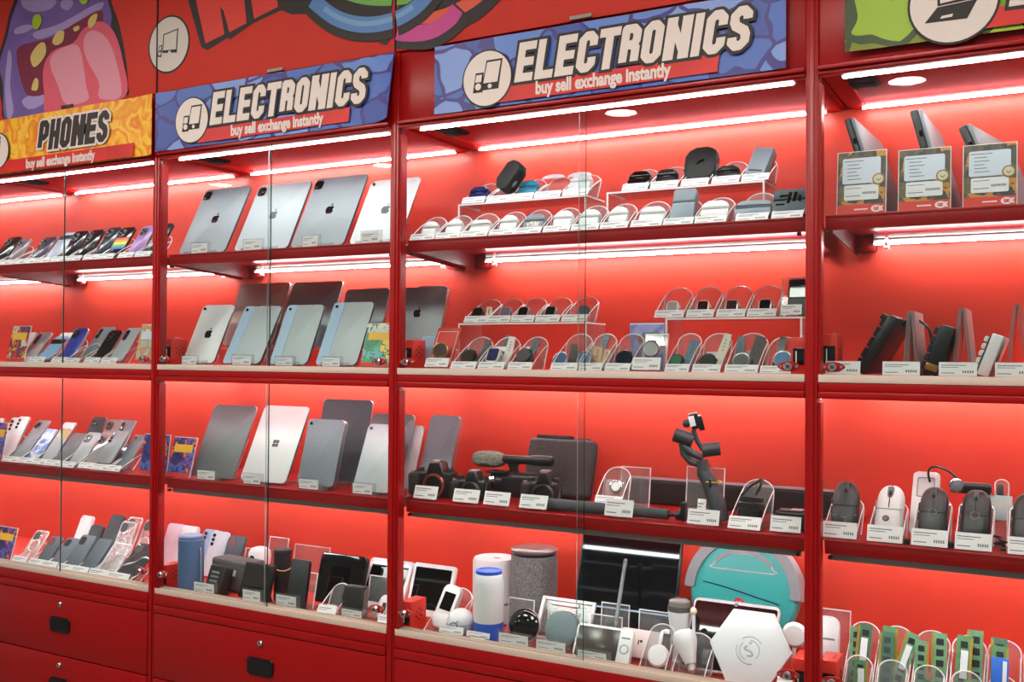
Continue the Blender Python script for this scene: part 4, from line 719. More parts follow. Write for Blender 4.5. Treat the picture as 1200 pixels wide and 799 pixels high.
card('price card in a clear holder before the small black speaker', (228,700),(251,704), .045, z, .026, holder=True)
o = thing('box_speaker', 'dark grey box speaker with white script on its grille', 'speaker', (at_y(270,668,.15).x, .145, ZB), (0, 0, -.1)); roundbox(.170, .07, .095, M('speaker_dark_grey', (72,72,74), .6), .008, 'cabinet', o)
MB().prism(rrect(.155, .08, .005, -.0775, .0075), 'y', -.002, .001, 0, bev=.0008).build('grille', M('grille_grey', (88,86,86), .8, bump=.4, scale=500), o); MB().text('Marshall', .017, -.006, .050, -.002, -.004, .9, .25, .0006, align='CENTER').build('lettering', WHT, o, smooth=False)
o = thing('streaming_camera_dome', 'white dome with a rounded top standing behind the black photo frame', 'device', (at_y(304,690,.27).x, .27, ZB)); hh = at_y(304,640,.27).z-ZB
MB().lathe([(.030, 0), (.032, .004), (.030, .010), (.026, hh*.45), (.034, hh*.55), (.036, hh*.72), (.034, hh*.86), (.026, hh*.95), (.012, hh*.99), (.001, hh)], 32).build('body', WHT, o); MB().lathe([(.010, 0), (.009, -.003)], 16, (0, -.034, hh*.72), 'y').build('lens', BLKG, o)
o = thing('photo_frame_hub', 'black smart display with a deep glossy frame, front centre of the tablet bottom deck', 'display', (at_y(297,706,.07).x, .062, ZB+.001), (-.30, 0, -.06)); roundbox(.118, .016, .105, BLK, .004, 'housing', o); MB().prism(rrect(.104, .062, .003, -.052, .036), 'y', -.0006, .001).build('screen', M('screen_dark', (46,42,40), .15), o); MB().prism([(.016, .002), (.055, -.018+.02), (.016, .06)], 'x', -.03, .03).build('prop', BLK, o)
card('price card in a clear holder before the black smart display', (285,712),(305,716), .040, z, .028, holder=True)
o = thing('tower_speaker', 'black cylinder speaker tied with a tan rubber band', 'speaker', (at_y(331,690,.15).x, .15, ZB)); hh = at_y(331,643,.15).z-ZB; MB().lathe([(.024, 0), (.0255, .004), (.0255, hh-.012), (.0275, hh-.010), (.0275, hh-.002), (.025, hh), (.001, hh+.0005)], 28).build('body', BLKM, o)
MB().tube([(.0262*math.cos(t), .0262*math.sin(t), hh*.62+.003*math.sin(2*t)) for t in [2*PI*k/24 for k in range(24)]], .0016, 6, 0, True).build('rubber_band', M('band_tan', (206,176,130), .6), o)
g = Lean((336,718),(357,721),(343,655), .075, z+.01, z+.002); tablet(g, 'black e-reader standing upright right of the tied cylinder speaker', M('reader_black', (48,50,52), .5, bump=.05, scale=200), t=.010, r=.006, logo=False, cam=None, edge=BLK, name='tablet')
card('price card in a clear holder before the black e-reader', (324,716),(347,721), .045, z, .028, holder=True); easel('clear plate stand behind the black e-reader', g.x+.012, g.y+.01, z, .05, .10, g.a+.04)
g = Lean((369,700),(422,704),(378,648), .17, z+.03, z+.002); o = tablet(g, 'black smart display lying back with a white streak reflected in its screen', BLKG, t=.014, r=.012, logo=False, cam=None, edge=BLK, name='tablet'); MB().prism(rrect(g.w*.9, g.L*.84, .004, -g.w*.45, g.L*.08), 'y', -.0006, .0002).build('screen', M('screen_black', (6,6,8), .04), o)
P_, xx, ww = podpx((369,714),(391,719), .05, z, h=.085, a=.45, label='clear pod with a coiled white cable, between the e-reader and the black drive'); o = thing('charging_cable', 'coiled white charging cable lying in a clear pod', 'cable', (xx, .066, z+.006)); b = MB(); b.tube(smooth_loop([(.022*math.cos(k*.9)*(1-.03*k), .012+.012*math.sin(k*.9), .003+.0018*k) for k in range(12)], 4, False), .0020, 6); b.build('cord', WHT, o); roundbox(.012, .006, .006, WHT, .001, 'plug', o, (.016, -.012, .001))
o = thing('hard_drive_box', 'black ribbed drive box with slanted slots on its side', 'drive', (at_y(414,712,.08).x, .072, ZB+.012), (-.12, 0, .10)); roundbox(.062, .034, .080, M('drive_black', (40,38,36), .5), .004, 'housing', o)
for k in range(8): MB().box(.0305, .0316, .004, .030, .008+k*.0085, .011+k*.0085, rot=Euler((.5, 0, 0))).build('slot', M('slot_grey', (150,146,140), .5), o)
MB().tube(smooth_loop([(-.031, .01, .07), (-.037, .008, .05), (-.034, .006, .022), (-.031, .01, .012)], 4, False), .0014, 6).build('strap', BLK, o)
card('price card in a clear holder before the black drive box', (401,722),(424,728), .045, z, .018, holder=True); MB() if 0 else None
P_, xx, ww = podpx((440,734),(458,738), .05, z, h=.07, label='clear pod with price card beside the lower lock of the tablet cabinet')
o = thing('silver_device', 'silver bullet shaped device against the upright', 'device', (at_y(447,716,.085).x, .085, ZB+.004), (-.35, 0, 0)); MB().ball((0, .01, .036), (.026, .012, .036), e=.7).build('body', SV, o); MB().prism(rrect(.012, .03, .004, -.006, .02), 'y', -.003, .004).build('button', DGR, o)
for bl, br, tl, look in (((422,690),(472,696),(436,655), 'white framed tablet seen on both sides of the upright'), ((477,700),(526,706),(486,660), 'white framed tablet behind the baby monitor in its clear pod')):
    g = Lean(bl, br, tl, .20, z+.03, z+.002); o = tablet(g, look, WHT, t=.012, r=.008, logo=False, cam=None, edge=WHT, group='white framed tablets'); MB().prism(rrect(g.w*.86, g.L*.80, .003, -g.w*.43, g.L*.12), 'y', -.0006, .0002).build('screen', M('screen_black', (6,6,8), .04), o)
for lb, a, b_, y, h, w in (('clear empty stand at the back of the bottom deck, behind the white dome', 316, 690, .325, .13, .08), ('wide clear empty stand behind the tied cylinder speaker', 355, 690, .27, .13, .14), ('clear empty stand in front of the black smart display with the streak', 436, 716, .11, .11, .075), ('clear empty stand left of the white dome', 284, 690, .222, .11, .05)):
    q = at_z(a, b_, ZB); easel(lb, at_y(a, b_, y).x, y, ZB, w, h, .18)
# ================================================================ earbuds (middle cabinet, top shelf)
z = Z1; G = 'earbud cases in the front row'; EB = M('case_white', (238,238,240), .3); EG = M('case_grey', (134,146,156), .4); TEAL = M('case_teal', (40,120,150), .3); NAVY = M('case_navy', (24,36,96), .25)
row = [((480,278),(509,276), 503), ((509,276),(538,274), 529), ((539,274),(571,271), 560), ((571,272),(602,269), 597), ((602,269),(633,267), 625), ((635,267),(667,264), 660), ((668,264),(701,262), 685), ((702,262),(735,259), 719), ((738,259),(775,256), 764), ((776,256),(812,253), 795), ((813,253),(851,250), 839), ((861,248),(900,245), 884), ((903,245),(941,243), 922)]
desc = ['white earbud case next to the upright', 'white glossy earbud case, second of the front row', 'wide white earbud case, third of the front row', 'white earbud case left of the speckled one', 'grey earbud case with pale speckles', 'white earbud case right of the speckled one', 'tall white earbud case behind the glass edge', 'white earbud case, second right of the glass edge', 'wide white earbud case left of the tall grey box', 'tall grey box shaped case in the front row', 'white earbud case right of the tall grey box', 'flat grey blue earbud case', 'slate case printed with dark letter shapes']
wid = [.045, .046, .060, .047, .058, .050, .052, .047, .062, .056, .064, .082, .08]; hei = [.046, .048, .040, .048, .046, .050, .048, .050, .044, .085, .048, .042, .064]
for k, ((l, r, cx), ds) in enumerate(zip(row, desc)):
    P_, xx, ww = podpx(l, r, .058, z, h=.075 if k < 11 else .08, a=.42, d=.058 if k > 8 else .046, label=f'clear pod holding the {ds.split(",")[0]}' + (' of the front row' if k in (1, 2) else ''))
    X0 = xx+.25*(at_y(cx, l[1]-14, .085).x-xx)+.003
    buds(ds, X0, .076, z+.0035, wid[k], hei[k]+(.002 if k != 9 else 0), a=.40, m=EB if k not in (4, 9, 11, 12) else EG if k != 12 else M('case_slate_print', (64,78,84), .5), t=.02 if k != 9 else .026, r=.017 if k not in (9, 12) else .004, group=G, speck=pattern('speckle', [(220,220,214),(150,150,146),(236,236,230)], 260) if k == 4 else None)
    if k == 12:
        o = bpy.data.objects[-1] if 0 else [q for q in COL.objects if q.get('label') == ds][0]; b = MB()
        for q in ([(-.032,.030),(-.012,.030),(-.014,.026),(-.032,.026)], [(-.024,.052),(-.006,.052),(-.008,.047),(-.026,.046)], [(-.006,.058),(.002,.058),(-.002,.030),(-.009,.030)], [(.006,.058),(.014,.058),(.010,.034),(.003,.034)], [(.016,.050),(.022,.050),(.022,.032),(.015,.036)]): b.prism(q, 'y', -.0006, .0004)
        b.build('letter_print', BLKG, o, smooth=False)
def hpx(l, r, y, zt, h, lab, **k): return podpx(l, r, y, zt, h=h, label=lab, **k)
# risers
q0, q1 = at_y(537,240,.155), at_y(687,231,.155); RZ = q0.z; riser('clear riser carrying the navy, black and teal cases', q0.x, q1.x, .155, .270, Z1, RZ, )
q2, q3 = at_y(711,225,.155), at_y(896,212,.155); RZ2 = (q2.z+q3.z)/2; riser('clear riser carrying the large black square case', q2.x, q3.x, .155, .270, Z1, RZ2)
RZ += .001; RZ2 += .001; yr = .163
for l, r, lab in (((541,237),(568,235), 'clear pod holding the small navy case'), ((568,235),(595,233), 'clear pod holding the tilted black zip case'), ((595,233.5),(624,231.5), 'clear pod holding the teal case'), ((625,232),(656,230), 'empty clear pod right of the teal case'), ((658,230),(689,228), 'clear pod holding the grey white case at the end of the riser')): hpx(l, r, yr, RZ, .075, lab, a=.5, d=.060)
for l, r, lab in (((728,219),(759,217), 'clear pod holding the black oval case'), ((761,217),(794,215), 'clear pod holding the small black box case'), ((797,214),(830,212), 'clear pod holding the large black square case'), ((833,212),(866,210), 'clear pod holding the rounded black case'), ((868,209),(901,207), 'clear pod holding the leaning grey box')): hpx(l, r, yr, RZ2, .072, lab, a=.45, d=.062)
def xa(p, q, y): return at_y(p, q, y).x
buds('small navy glossy earbud case on the left riser', xa(559,220,yr+.03), yr+.022, RZ+.004, .058, .042, a=.4, m=NAVY, r=.018)
zipcase('black zipped case tilted to the right on the left riser', xa(590,215,yr+.03)+.004, yr+.012, RZ+.005, .054, .085, .034, BLKM, a=.35, tilt=.55, yaw=-.45)
buds('teal glossy earbud case on the left riser', xa(617,217,yr+.03), yr+.022, RZ+.004, .056, .050, a=.45, m=TEAL, r=.022)
buds('grey white earbud case at the right end of the left riser', xa(675,214,yr+.03), yr+.022, RZ+.004, .060, .056, a=.55, m=M('case_stone', (196,200,202), .5), r=.024)
for px_, ds in ((645, 'white curved cover plate topping the empty pod'), (676, 'white curved cover plate above the grey white case')):
    x0 = xa(px_, 210, yr+.07); o = tag(MB().prism(ell(0, 0, .034, .011, 20, 0, PI)+[(-.034, -.002), (.034, -.002)][:2], 'y', 0, .003, bev=.0006).build('cover_plate', WHT, None, (x0+.006, yr+.074, RZ+.066), (-.5, 0, 0)), ds, 'cover')
buds('black oval earbud case on the right riser', xa(747,203,yr+.03), yr+.022, RZ2+.004, .062, .048, a=.45, m=BLKG, r=.022)
buds('small black square earbud case on the right riser', xa(780,202,yr+.03), yr+.022, RZ2+.004, .052, .044, a=.4, m=BLK, r=.010)
b_ = zipcase('large black square case with an embossed emblem on the right riser', xa(814,208,yr+.03), yr+.022, RZ2+.006, .086, .096, .030, BLKM, a=.35); MB().prism([(-.012,.044),(-.002,.056),(.010,.058),(.012,.054),(.002,.050),(-.008,.042)], 'y', -.001, .001, bev=.0004).build('emblem', BLKG, b_)
buds('rounded black earbud case right of the large square case', xa(849,199,yr+.03), yr+.022, RZ2+.004, .060, .044, a=.35, m=BLK, r=.014)
o = thing('grey_box', 'grey blue box leaning in the last pod of the right riser', 'box', (xa(891,204,yr+.03), yr+.018, RZ2+.014), (-.5, .16, -.12)); roundbox(.052, .030, .088, EG, .003, 'box', o); MB().box(-.0262, .0262, .0302, .0316, .002, .086).build('base_plate', BLK, o); MB().box(-.018, .018, -.0006, .0004, .008, .014).build('label', DGR, o)
# ================================================================ watches (middle deck)
z = ZD; q0, q1 = at_y(537,379,.165), at_y(687,378.6,.165); RZ = q0.z; riser('clear riser carrying five watches left of the glass edge', q0.x, q1.x, .165, .285, ZD, RZ)
q2, q3 = at_y(780,374,.165), at_y(940,370,.165); RZ2 = (q2.z+q3.z)/2; riser('clear riser carrying four watches at the right', q2.x, q3.x, .165, .285, ZD, RZ2)
RZ += .001; RZ2 += .001; yr = .172
DIAL = BLKG; G = 'square smart watches on the clear risers'
for k, (l, r, cx, cm, dm, ds) in enumerate((((542,377),(570,376.5), 558, BLK, DIAL, 'black square watch beside a beige strap on the left riser'), ((570,376.8),(597,376.4), 591, STL, M('dial_grey', (110,104,120), .2), 'steel square watch with a grey violet dial'), ((598,376.6),(625,376.2), 612, STL, DIAL, 'steel square watch with a black and white dial'), ((626.5,376.5),(655,376), 644, STL, DIAL, 'steel square watch left of the last pod'), ((657,375),(687,374.5), 682, DGR, M('dial_slate', (70,80,92), .2), 'slate square watch in the last pod of the left riser'))):
    podpx(l, r, yr, RZ, h=.075, a=.5, d=.056, label=f'clear pod on the left watch riser, {ORD[k]} from the upright'); watch(ds, xa(cx, 362, yr+.03), yr+.026, RZ+.0045, .036, 'square', cm, dm, M('strap_white', (228,226,222), .6) if k else DGR, a=.5, loop=.024, group=G, lw=.016)
strapup('beige strap standing beside the black square watch', xa(573,370,yr+.03), yr+.030, RZ+.006, .042, .020, M('strap_beige', (214,206,190), .6))
for k, (l, r, cx, cm, dm, ds) in enumerate((((766,372.5),(801,371.8), 787, WHT, M('dial_pale', (150,146,144), .25), 'white square watch with a pale grey dial'), ((803.5,372),(836,371.2), 823, M('case_rose', (226,190,176), .3, .4), M('dial_maroon', (44,14,18), .15), 'rose square watch with a dark maroon dial'), ((838.6,371.6),(873,370.8), 857, STL, M('dial_brown', (56,30,30), .15), 'steel square watch with a brown dial'), ((876,371),(911,370), 896, STL, DIAL, 'steel square watch with a black dial on the right riser'))):
    podpx(l, r, yr, RZ2, h=.080, a=.35, d=.058, label=f'right riser clear pod holding the {ds.split(" on the")[0]}'); watch(ds, xa(cx, 358, yr+.03), yr+.028, RZ2+.0045, .034, 'square', cm, dm, WHTM, a=.4, loop=.024, group=G, lw=.016)
o = thing('mini_phone', 'small black handset standing in a tall clear plate at the end of the riser', 'phone', (xa(934,362,yr+.02), yr+.02, RZ2+.004), (-.25, 0, 0)); slabmesh(.046, .085, .010, .005).build('body', [BLK, BLK], o); MB().box(-.019, .019, -.0006, .0002, .042, .078).build('screen', BLKG, o); MB().prism(rrect(.036, .032, .003, -.018, .004), 'y', -.0008, .0002, bev=.0003).build('keypad', DGR, o)
easel('tall clear plate stand behind the small black handset', xa(932,365,yr+.036)-.004, yr+.014, RZ2, .062, .095, .27, d=.024); card('price card in front of the small black handset', (915,371),(939,370.3), yr-.002, RZ2, .024)
# front row of watches
yf = .056
alarm('red alarm box on the watch deck beside the gold faced watch', at_y(478,424,.05).x, .05, ZD+.002, w=.032, h=.074, d=.06); alarm('red alarm box at the right end of the watch deck', at_y(936,424,.05).x, .05, ZD+.002, w=.034, h=.078, d=.06)
o = thing('tablet_edge_box', 'pale blue grey box standing between the alarm box and the gold faced watch', 'box', (xa(502,425,.13), .13, ZD+.001)); roundbox(.042, .03, .085, PBLU, .002, 'box', o); MB().box(-.0215, .0215, .004, .026, .060, .0615).build('lid_line', DGR, o)
g = Lean((501,424),(528,424),(514,385), .085, ZD+.003, ZD+.001); o = g.root('display_board', 'red board in a clear frame carrying the gold faced watch', 'display board', None, .003); MB().box(-g.w/2, g.w/2, 0, .003, 0, g.L).build('board', LRED, o, smooth=False); MB().tube([(p[0], -.0004, p[1]) for p in rrect(g.w*.84, g.L*.8, .002, -g.w*.42, g.L*.1, 2)], .0010, 6, 0, True).build('white_line', WHT, o)
watch('large gold rimmed watch with a dark brown face on a red board', xa(515,405,.062), .062, ZD+.022, .046, 'round', M('gold_case', (196,160,110), .25, .8), M('face_brown', (58,34,20), .25), M('strap_brown', (52,38,34), .6), a=.45, yaw=.35, loop=.016)
card('price card in front of the gold faced watch', (497,432),(524,431), .045, ZD, .026, .5)
SW = [((527,432),(557,432), 548, 'dark', 'dark round watch lying low in the second pod'), ((559,432),(590,432), 579, 'white', 'white watch with a navy lower edge'), ((594,433),(623,433), 612, 'grey', 'round watch with a grey and silver face, left of the gap'), ((644,434),(676,434), 655, 'bluegrey', 'round watch with a blue and silver face right of the gap'), ((677,434),(705,434), 683, 'bluesq', 'blue square watch beside tan straps'), ((711,435),(741,435), 725, 'navy', 'large dark blue faced round watch'), ((778,435),(807,435), 791, 'green', 'small green faced watch with a blue grey strap'), ((810,436),(844,436), 822, 'black', 'black round watch beside a beige strap'), ((848,436),(888,436), 864, 'steelgrey', 'grey faced round watch beside a dark strap'), ((893,437),(935,437), 905, 'blue', 'light blue faced round watch beside the alarm box')]
FM = {'dark': (BLK, M('face_smoke', (60,50,52), .15)), 'white': (WHT, M('face_navy', (40,44,90), .2)), 'grey': (DGR, M('face_grey', (84,84,84), .2)), 'bluegrey': (STL, M('face_bluegrey', (80,104,150), .15)), 'bluesq': (STL, M('face_steelblue', (96,124,148), .2)), 'navy': (BLK, M('face_deep', (20,32,50), .1)), 'green': (DGR, M('face_green', (50,110,86), .3)), 'black': (BLK, M('face_black', (44,48,48), .3)), 'steelgrey': (STL, M('face_mid', (96,100,104), .3)), 'blue': (STL, M('face_sky', (96,130,164), .25))}
for k, (l, r, cx, c, ds) in enumerate(SW):
    podpx(l, r, yf-.006, ZD, h=.096 if k > 2 else .088, a=.40, d=.066, label=f'front row clear pod holding the {ds.split(" beside")[0].split(" lying")[0].split(", left")[0].split(" right of")[0]}')
    watch(ds, xa(cx, 420, yf+.03), yf+.026, ZD+.0045, .042 if c not in ('green',) else .034, 'round' if c not in ('white', 'bluesq') else 'square', FM[c][0], FM[c][1], {'dark': M('strap_smoke', (96,92,96), .6), 'white': M('strap_pearl', (226,220,216), .6), 'green': M('strap_bluegrey', (98,122,144), .6)}.get(c, M('strap_dark', (70,74,78), .6)), a=.55, loop=.034, group='watches in the front row of the watch deck', lw=.020, strap=c not in ('bluegrey', 'bluesq', 'black', 'steelgrey'))
    MB().box(-.018, .018, -.002, 0, .0, .014).build('white_cuff', WHT, [q for q in COL.objects if q.get('label') == ds][0], (0, .03, .058)) if k in (1, 2, 7, 8) else None
for cx, cy, h, w, m, tl, ds in ((560, 416, .085, .022, M('strap_smoke', (96,92,96), .6), .25, 'smoky strap standing behind the dark round watch'), (572, 416, .10, .020, M('strap_blue_slate', (92,106,132), .6), .3, 'blue slate strap end rising above the pods, left'), (590, 416, .092, .024, M('strap_pearl', (226,220,216), .6), .1, 'pearl strap rising behind the white watch'), (614, 416, .088, .022, M('strap_slate', (96,106,112), .6), .3, 'slate strap leaning in the pod left of the gap'), (668, 420, .072, .024, M('strap_charcoal', (72,70,70), .6), 0, 'charcoal strap standing right of the blue and silver watch'), (688, 414, .098, .020, M('strap_sage', (120,136,146), .6), .25, 'grey blue strap end rising behind the glass edge'), (694, 420, .062, .028, M('strap_tan', (206,170,140), .7), .1, 'tan strap loop just right of the glass edge'), (707, 420, .054, .022, M('strap_tan', (206,170,140), .7), .08, 'second tan strap loop, in front of the large dark blue watch'), (806, 421, .082, .026, M('strap_bluegrey', (98,122,144), .6), .22, 'blue grey strap standing right of the green faced watch'), (840, 422, .100, .022, M('strap_beige', (214,206,190), .6), .24, 'long beige strap leaning right of the black round watch'), (880, 422, .090, .030, M('strap_charcoal', (72,70,70), .6), .2, 'dark strap standing right of the grey faced watch'), (858, 420, .094, .022, M('strap_slate', (96,106,112), .6), .0, 'slate strap behind the grey faced watch'), (908, 421, .090, .018, BLK, .15, 'thin black strap behind the light blue faced watch')):
    strapup(ds, xa(cx, cy, yf+.045), yf+.044, ZD+.004, h*.92, w, m, a=.42, tilt=tl)
o = thing('retail_box', 'purple printed box standing behind the brown leather watch', 'box', (xa(759,420,.16), .16, ZD+.001), (0, 0, 0)); wv = xa(779,420,.16)-xa(739,420,.16); hv = at_y(759,379,.16).z-ZD; roundbox(wv, .03, hv, PALE, .001, 'carton', o); MB().box(-wv*.49, wv*.49, -.0006, .0002, hv*.02, hv*.97).build('print', pattern('box_purple', [(150,150,214),(176,176,226),(130,130,200),(190,196,226)], 14, 'noise'), o, smooth=False); MB().prism(ell(-.012, hv*.66, .012, .009, 16), 'y', -.0012, -.0004).build('red_mark', LRED, o, smooth=False); MB().prism(rrect(.05, .03, .006, -.012, hv*.55), 'y', -.0014, -.0004).build('grey_picture', GRY, o, smooth=False)
watch('brown leather watch standing in front of the purple box', xa(763,412,.09), .088, ZD+.030, .038, 'round', STL, M('face_pale', (170,176,176), .2), M('strap_leather', (66,38,26), .6), a=.15, yaw=.2, loop=.026)
watch_stand = easel('clear plate stand holding the brown leather watch', xa(761,424,.09), .088, ZD, .058, .09, .2, d=.034); card('price card in front of the brown leather watch', (740,434),(773,434), .05, ZD, .030, .3)
# ================================================================ cameras (middle cabinet, lower shelf)
z = Z2
CAMB = M('camera_black', (18,15,16), .42, bump=.12, scale=260); CAMG = M('camera_grip', (16,14,14), .7, bump=.3, scale=320)
def dslr(label, x, y, w, h, ring=None, yaw=0., lens=False):
    o = thing('camera', label, 'camera', (x, y, Z2), (0, 0, yaw), 'mirrorless and reflex cameras'); d = .05; hb = h*.72; ly = lens
    roundbox(w, d, hb, CAMB, .008, 'body', o); MB().box(-w/2-.004, -w/2+w*.24, -.018, d*.6, .002, hb*.96, 0, bev=.009, seg=3).build('grip', CAMG, o)
    xc = w*.10; MB().prism([(xc-w*.22, hb-.004), (xc+w*.22, hb-.004), (xc+w*.14, h-.004), (xc+w*.10, h), (xc-w*.10, h), (xc-w*.14, h-.004)], 'y', -.006, d*.85, bev=.004, seg=2).build('viewfinder_hump', CAMB, o)
    r = h*.33; b = MB(); b.lathe([(r*1.06, .0), (r*1.06, -.008), (r, -.012), (r*.86, -.012), (r*.82, .002)], 32, (xc, -.002, hb*.46), 'y', 0, cap=False); b.build('lens_mount', ring or STL, o)
    if lens: MB().lathe([(r*.98, 0), (r*.98, -.012), (r*.92, -.016), (r*.92, -.03), (r*.8, -.032)], 32, (xc, -.006, hb*.46), 'y').build('lens', CAMB, o); MB().lathe([(r*.72, 0), (r*.4, -.003), (.001, -.004)], 28, (xc, -.037, hb*.46), 'y').build('front_glass', BLKG, o)
    else: MB().lathe([(r*.82, -.003), (r*.80, -.006), (.001, -.006)], 28, (xc, 0, hb*.46), 'y').build('body_cap', BLK, o)
    MB().box(xc-.012, xc+.012, .006, .03, h-.001, h+.004, bev=.001).build('hot_shoe', STL, o)
    for dx, rr in ((-w*.36, .010), (w*.40, .009)): MB().lathe([(rr, 0), (rr, .008), (rr*.9, .0095)], 20, (dx, d*.45, hb-.001)).build('dial', CAMB, o)
    MB().lathe([(.005, 0), (.0045, .006)], 14, (-w*.44, -.006, hb*.94)).build('shutter_button', STL, o); MB().text('NIKON' if 0 else '', .006, 0, 0) if 0 else None
    b = MB(); b.tube(smooth_loop([(w*.5, d*.3, hb*.85), (w*.56, d*.1, hb*.6), (w*.55, -.005, hb*.25), (w*.51, .0, .004)], 4, False), .003, 6); b.build('strap', BLK, o); return o
dslr('black camera with a copper ring around its open mount, first on the shelf', xa(505,588,.115), .115, .118, .092, M('copper_ring', (150,84,64), .3, .6), yaw=.12); dslr('smaller black camera between the copper ringed camera and the camcorder', xa(550,593,.115), .110, .088, .074, M('ring_black', (50,46,46), .3), yaw=.10); dslr('black camera right of the camcorder with a raised top plate', xa(634,595,.115), .110, .088, .086, M('ring_black', (50,46,46), .3), yaw=.15)
o = thing('camcorder', 'black camcorder with a top handle and a grey furry microphone cover', 'camcorder', (xa(598,594,.16), .185, Z2), (0, 0, .10))
MB().box(-.02, .085, -.03, .045, .006, .070, 0, bev=.012, seg=3).build('body', CAMB, o); b = MB(); b.lathe([(.026, -.075), (.031, -.073), (.031, -.060), (.027, -.055), (.027, -.018)], 28, (.0, .0, .042), 'x', 0, mats=[0, 1, 0, 0]); b.build('lens_barrel', [CAMB, CHR], o); MB().lathe([(.024, -.0745), (.010, -.0725), (.001, -.072)], 24, (0, 0, .042), 'x').build('front_glass', BLKG, o)
MB().box(-.082, -.028, -.030, .030, .068, .074, 0, bev=.002).build('lens_hood', CAMB, o); MB().box(-.035, .07, -.036, -.030, .012, .062, 0, bev=.003).build('side_panel', BLK, o)
b = MB(); b.tube(smooth_loop([(-.010, .008, .070), (-.012, .008, .088), (.0, .008, .099), (.035, .008, .104), (.075, .008, .103)], 5, False), [.007]*21 if 0 else .0075, 10); b.build('handle', CAMB, o); MB().lathe([(.010, -.055), (.0115, -.05), (.0115, .03), (.0135, .036), (.0145, .05), (.0145, .085), (.012, .095), (.006, .098)], 20, (.0, .004, .104), 'x').build('microphone', CAMB, o); MB().box(-.03, -.016, .0, .016, .07, .10, 0, bev=.003, rot=Euler((0, -.35, 0))).build('handle_post', CAMB, o)
b = MB().ball((-.088, .004, .102), (.048, .021, .021), 0, 40, 24, e=.75); random.seed(11)
for v in b.b.verts: v.co += Vector((random.uniform(-1, 1), random.uniform(-1, 1), random.uniform(-1, 1)))*.0016
b.build('furry_cover', M('fur_grey', (122,126,114), .95, noise=.35, scale=140, bump=1., ), o, angle=180)
for l, r, ds in (((484,587),(511,590), 'price card before the copper ringed camera'), ((530,591.5),(560,595), 'price card before the smaller black camera'), ((566,595),(596,598.5), 'price card before the camcorder'), ((608,598.5),(640,602), 'price card before the camera with the raised top plate')): card(ds, l, r, .052, Z2, .034, .35)
o = thing('carrying_case', 'grey patterned carrying case with a black handle at the back of the camera shelf', 'case', (xa(649,583,.26), .255, Z2+.001), (-.30, 0, 0)); wv = xa(687,560,.26)-xa(610,560,.26); roundbox(wv, .045, .155, M('case_weave', (58,58,57), .7, noise=.4, scale=160, bump=.4), .012, 'shell', o); MB().box(-wv*.42, wv*.14, .014, .032, .156, .166, 0, bev=.003).build('handle', BLK, o); MB().box(wv*.2, wv*.4, .018, .028, .1545, .160, 0, bev=.001).build('clasp', BLK, o); MB().tube([(p[0], .0225, p[1]) for p in rrect(wv+.001, .156, .014, -wv/2-.0005, -.0005)], .0014, 6, 0, True).build('zip', BLK, o)
p0, p1 = at_z(640,592,Z2+.013), at_z(790,607,Z2+.013); o = thing('selfie_stick', 'grey padded stick lying along the front of the camera shelf', 'stick', (xa(642,595,.085), .085, Z2), (0, 0, 0)); ln = xa(795,607,.085)-xa(642,595,.085)
MB().lathe([(.012, 0), (.0145, .003), (.0145, ln*.42), (.013, ln*.46), (.0125, ln*.92), (.011, ln*.93)], 20, (0, .0, .0150), 'x').build('grip', M('foam_grey', (66,72,76), .85, bump=.2, scale=300), o); MB().lathe([(.005, ln*.93), (.005, ln*.985), (.012, ln*.987), (.012, ln*1.02), (.006, ln*1.022)], 18, (0, 0, .0150), 'x').build('ball_head', BLK, o); MB().box(ln*1.02, ln*1.055, -.008, .010, .003, .046, 0, bev=.002).build('clamp', BLK, o)
P_, xx, ww = podpx((696,585),(728,588), .135, Z2+.018, h=.085, a=.30, label='clear pod on the camera shelf holding a clear block with a silver dial'); riser('small clear block under the pod with the silver dial', xx-.045, xx+.045, .125, .20, Z2, Z2+.017)
o = thing('dial_block', 'clear block with a silver and white round dial, right of the carrying case', 'lens block', (xx+.004, .158, Z2+.023), (-.3, 0, 0)); MB().box(-.026, .026, 0, .010, 0, .055, 0, bev=.004).build('block', SILI, o); MB().lathe([(.0165, 0), (.0165, -.008), (.013, -.009), (.012, -.006)], 28, (.006, 0, .036), 'y').build('dial_ring', CHR, o); MB().lathe([(.0115, -.0065), (.0115, -.0075)], 24, (.006, 0, .036), 'y').build('dial', WHT, o)
easel('clear plate stand behind the silver dial block', xa(737,594,.19)-.0, .205, Z2, .078, .10, .12); card('price card before the grey padded stick', (708,605),(741,609), .055, Z2, .040, .25); easel('tall clear plate stand behind the gimbal', xa(822,605,.14), .138, Z2, .092, .118, .12)
o = thing('soundbar', 'long dark soundbar lying along the back of the camera shelf', 'soundbar', (0, .335, Z2), (0, 0, 0)); xl, xr = xa(734,575,.325), xa(983,590,.325); MB().box(xl, xr, -.02, .03, .001, .062, 0, bev=.006, seg=3).build('cabinet', M('soundbar_grey', (38,35,35), .5), o); MB().box(xl+.02, xr-.02, -.0215, -.019, .008, .056, 0, bev=.001).build('grille', M('soundbar_mesh', (30,27,27), .8, bump=.4, scale=400), o); MB().box(xl+.004, xr-.004, -.0195, .028, .0618, .0632, 0).build('top_trim', GRY, o)
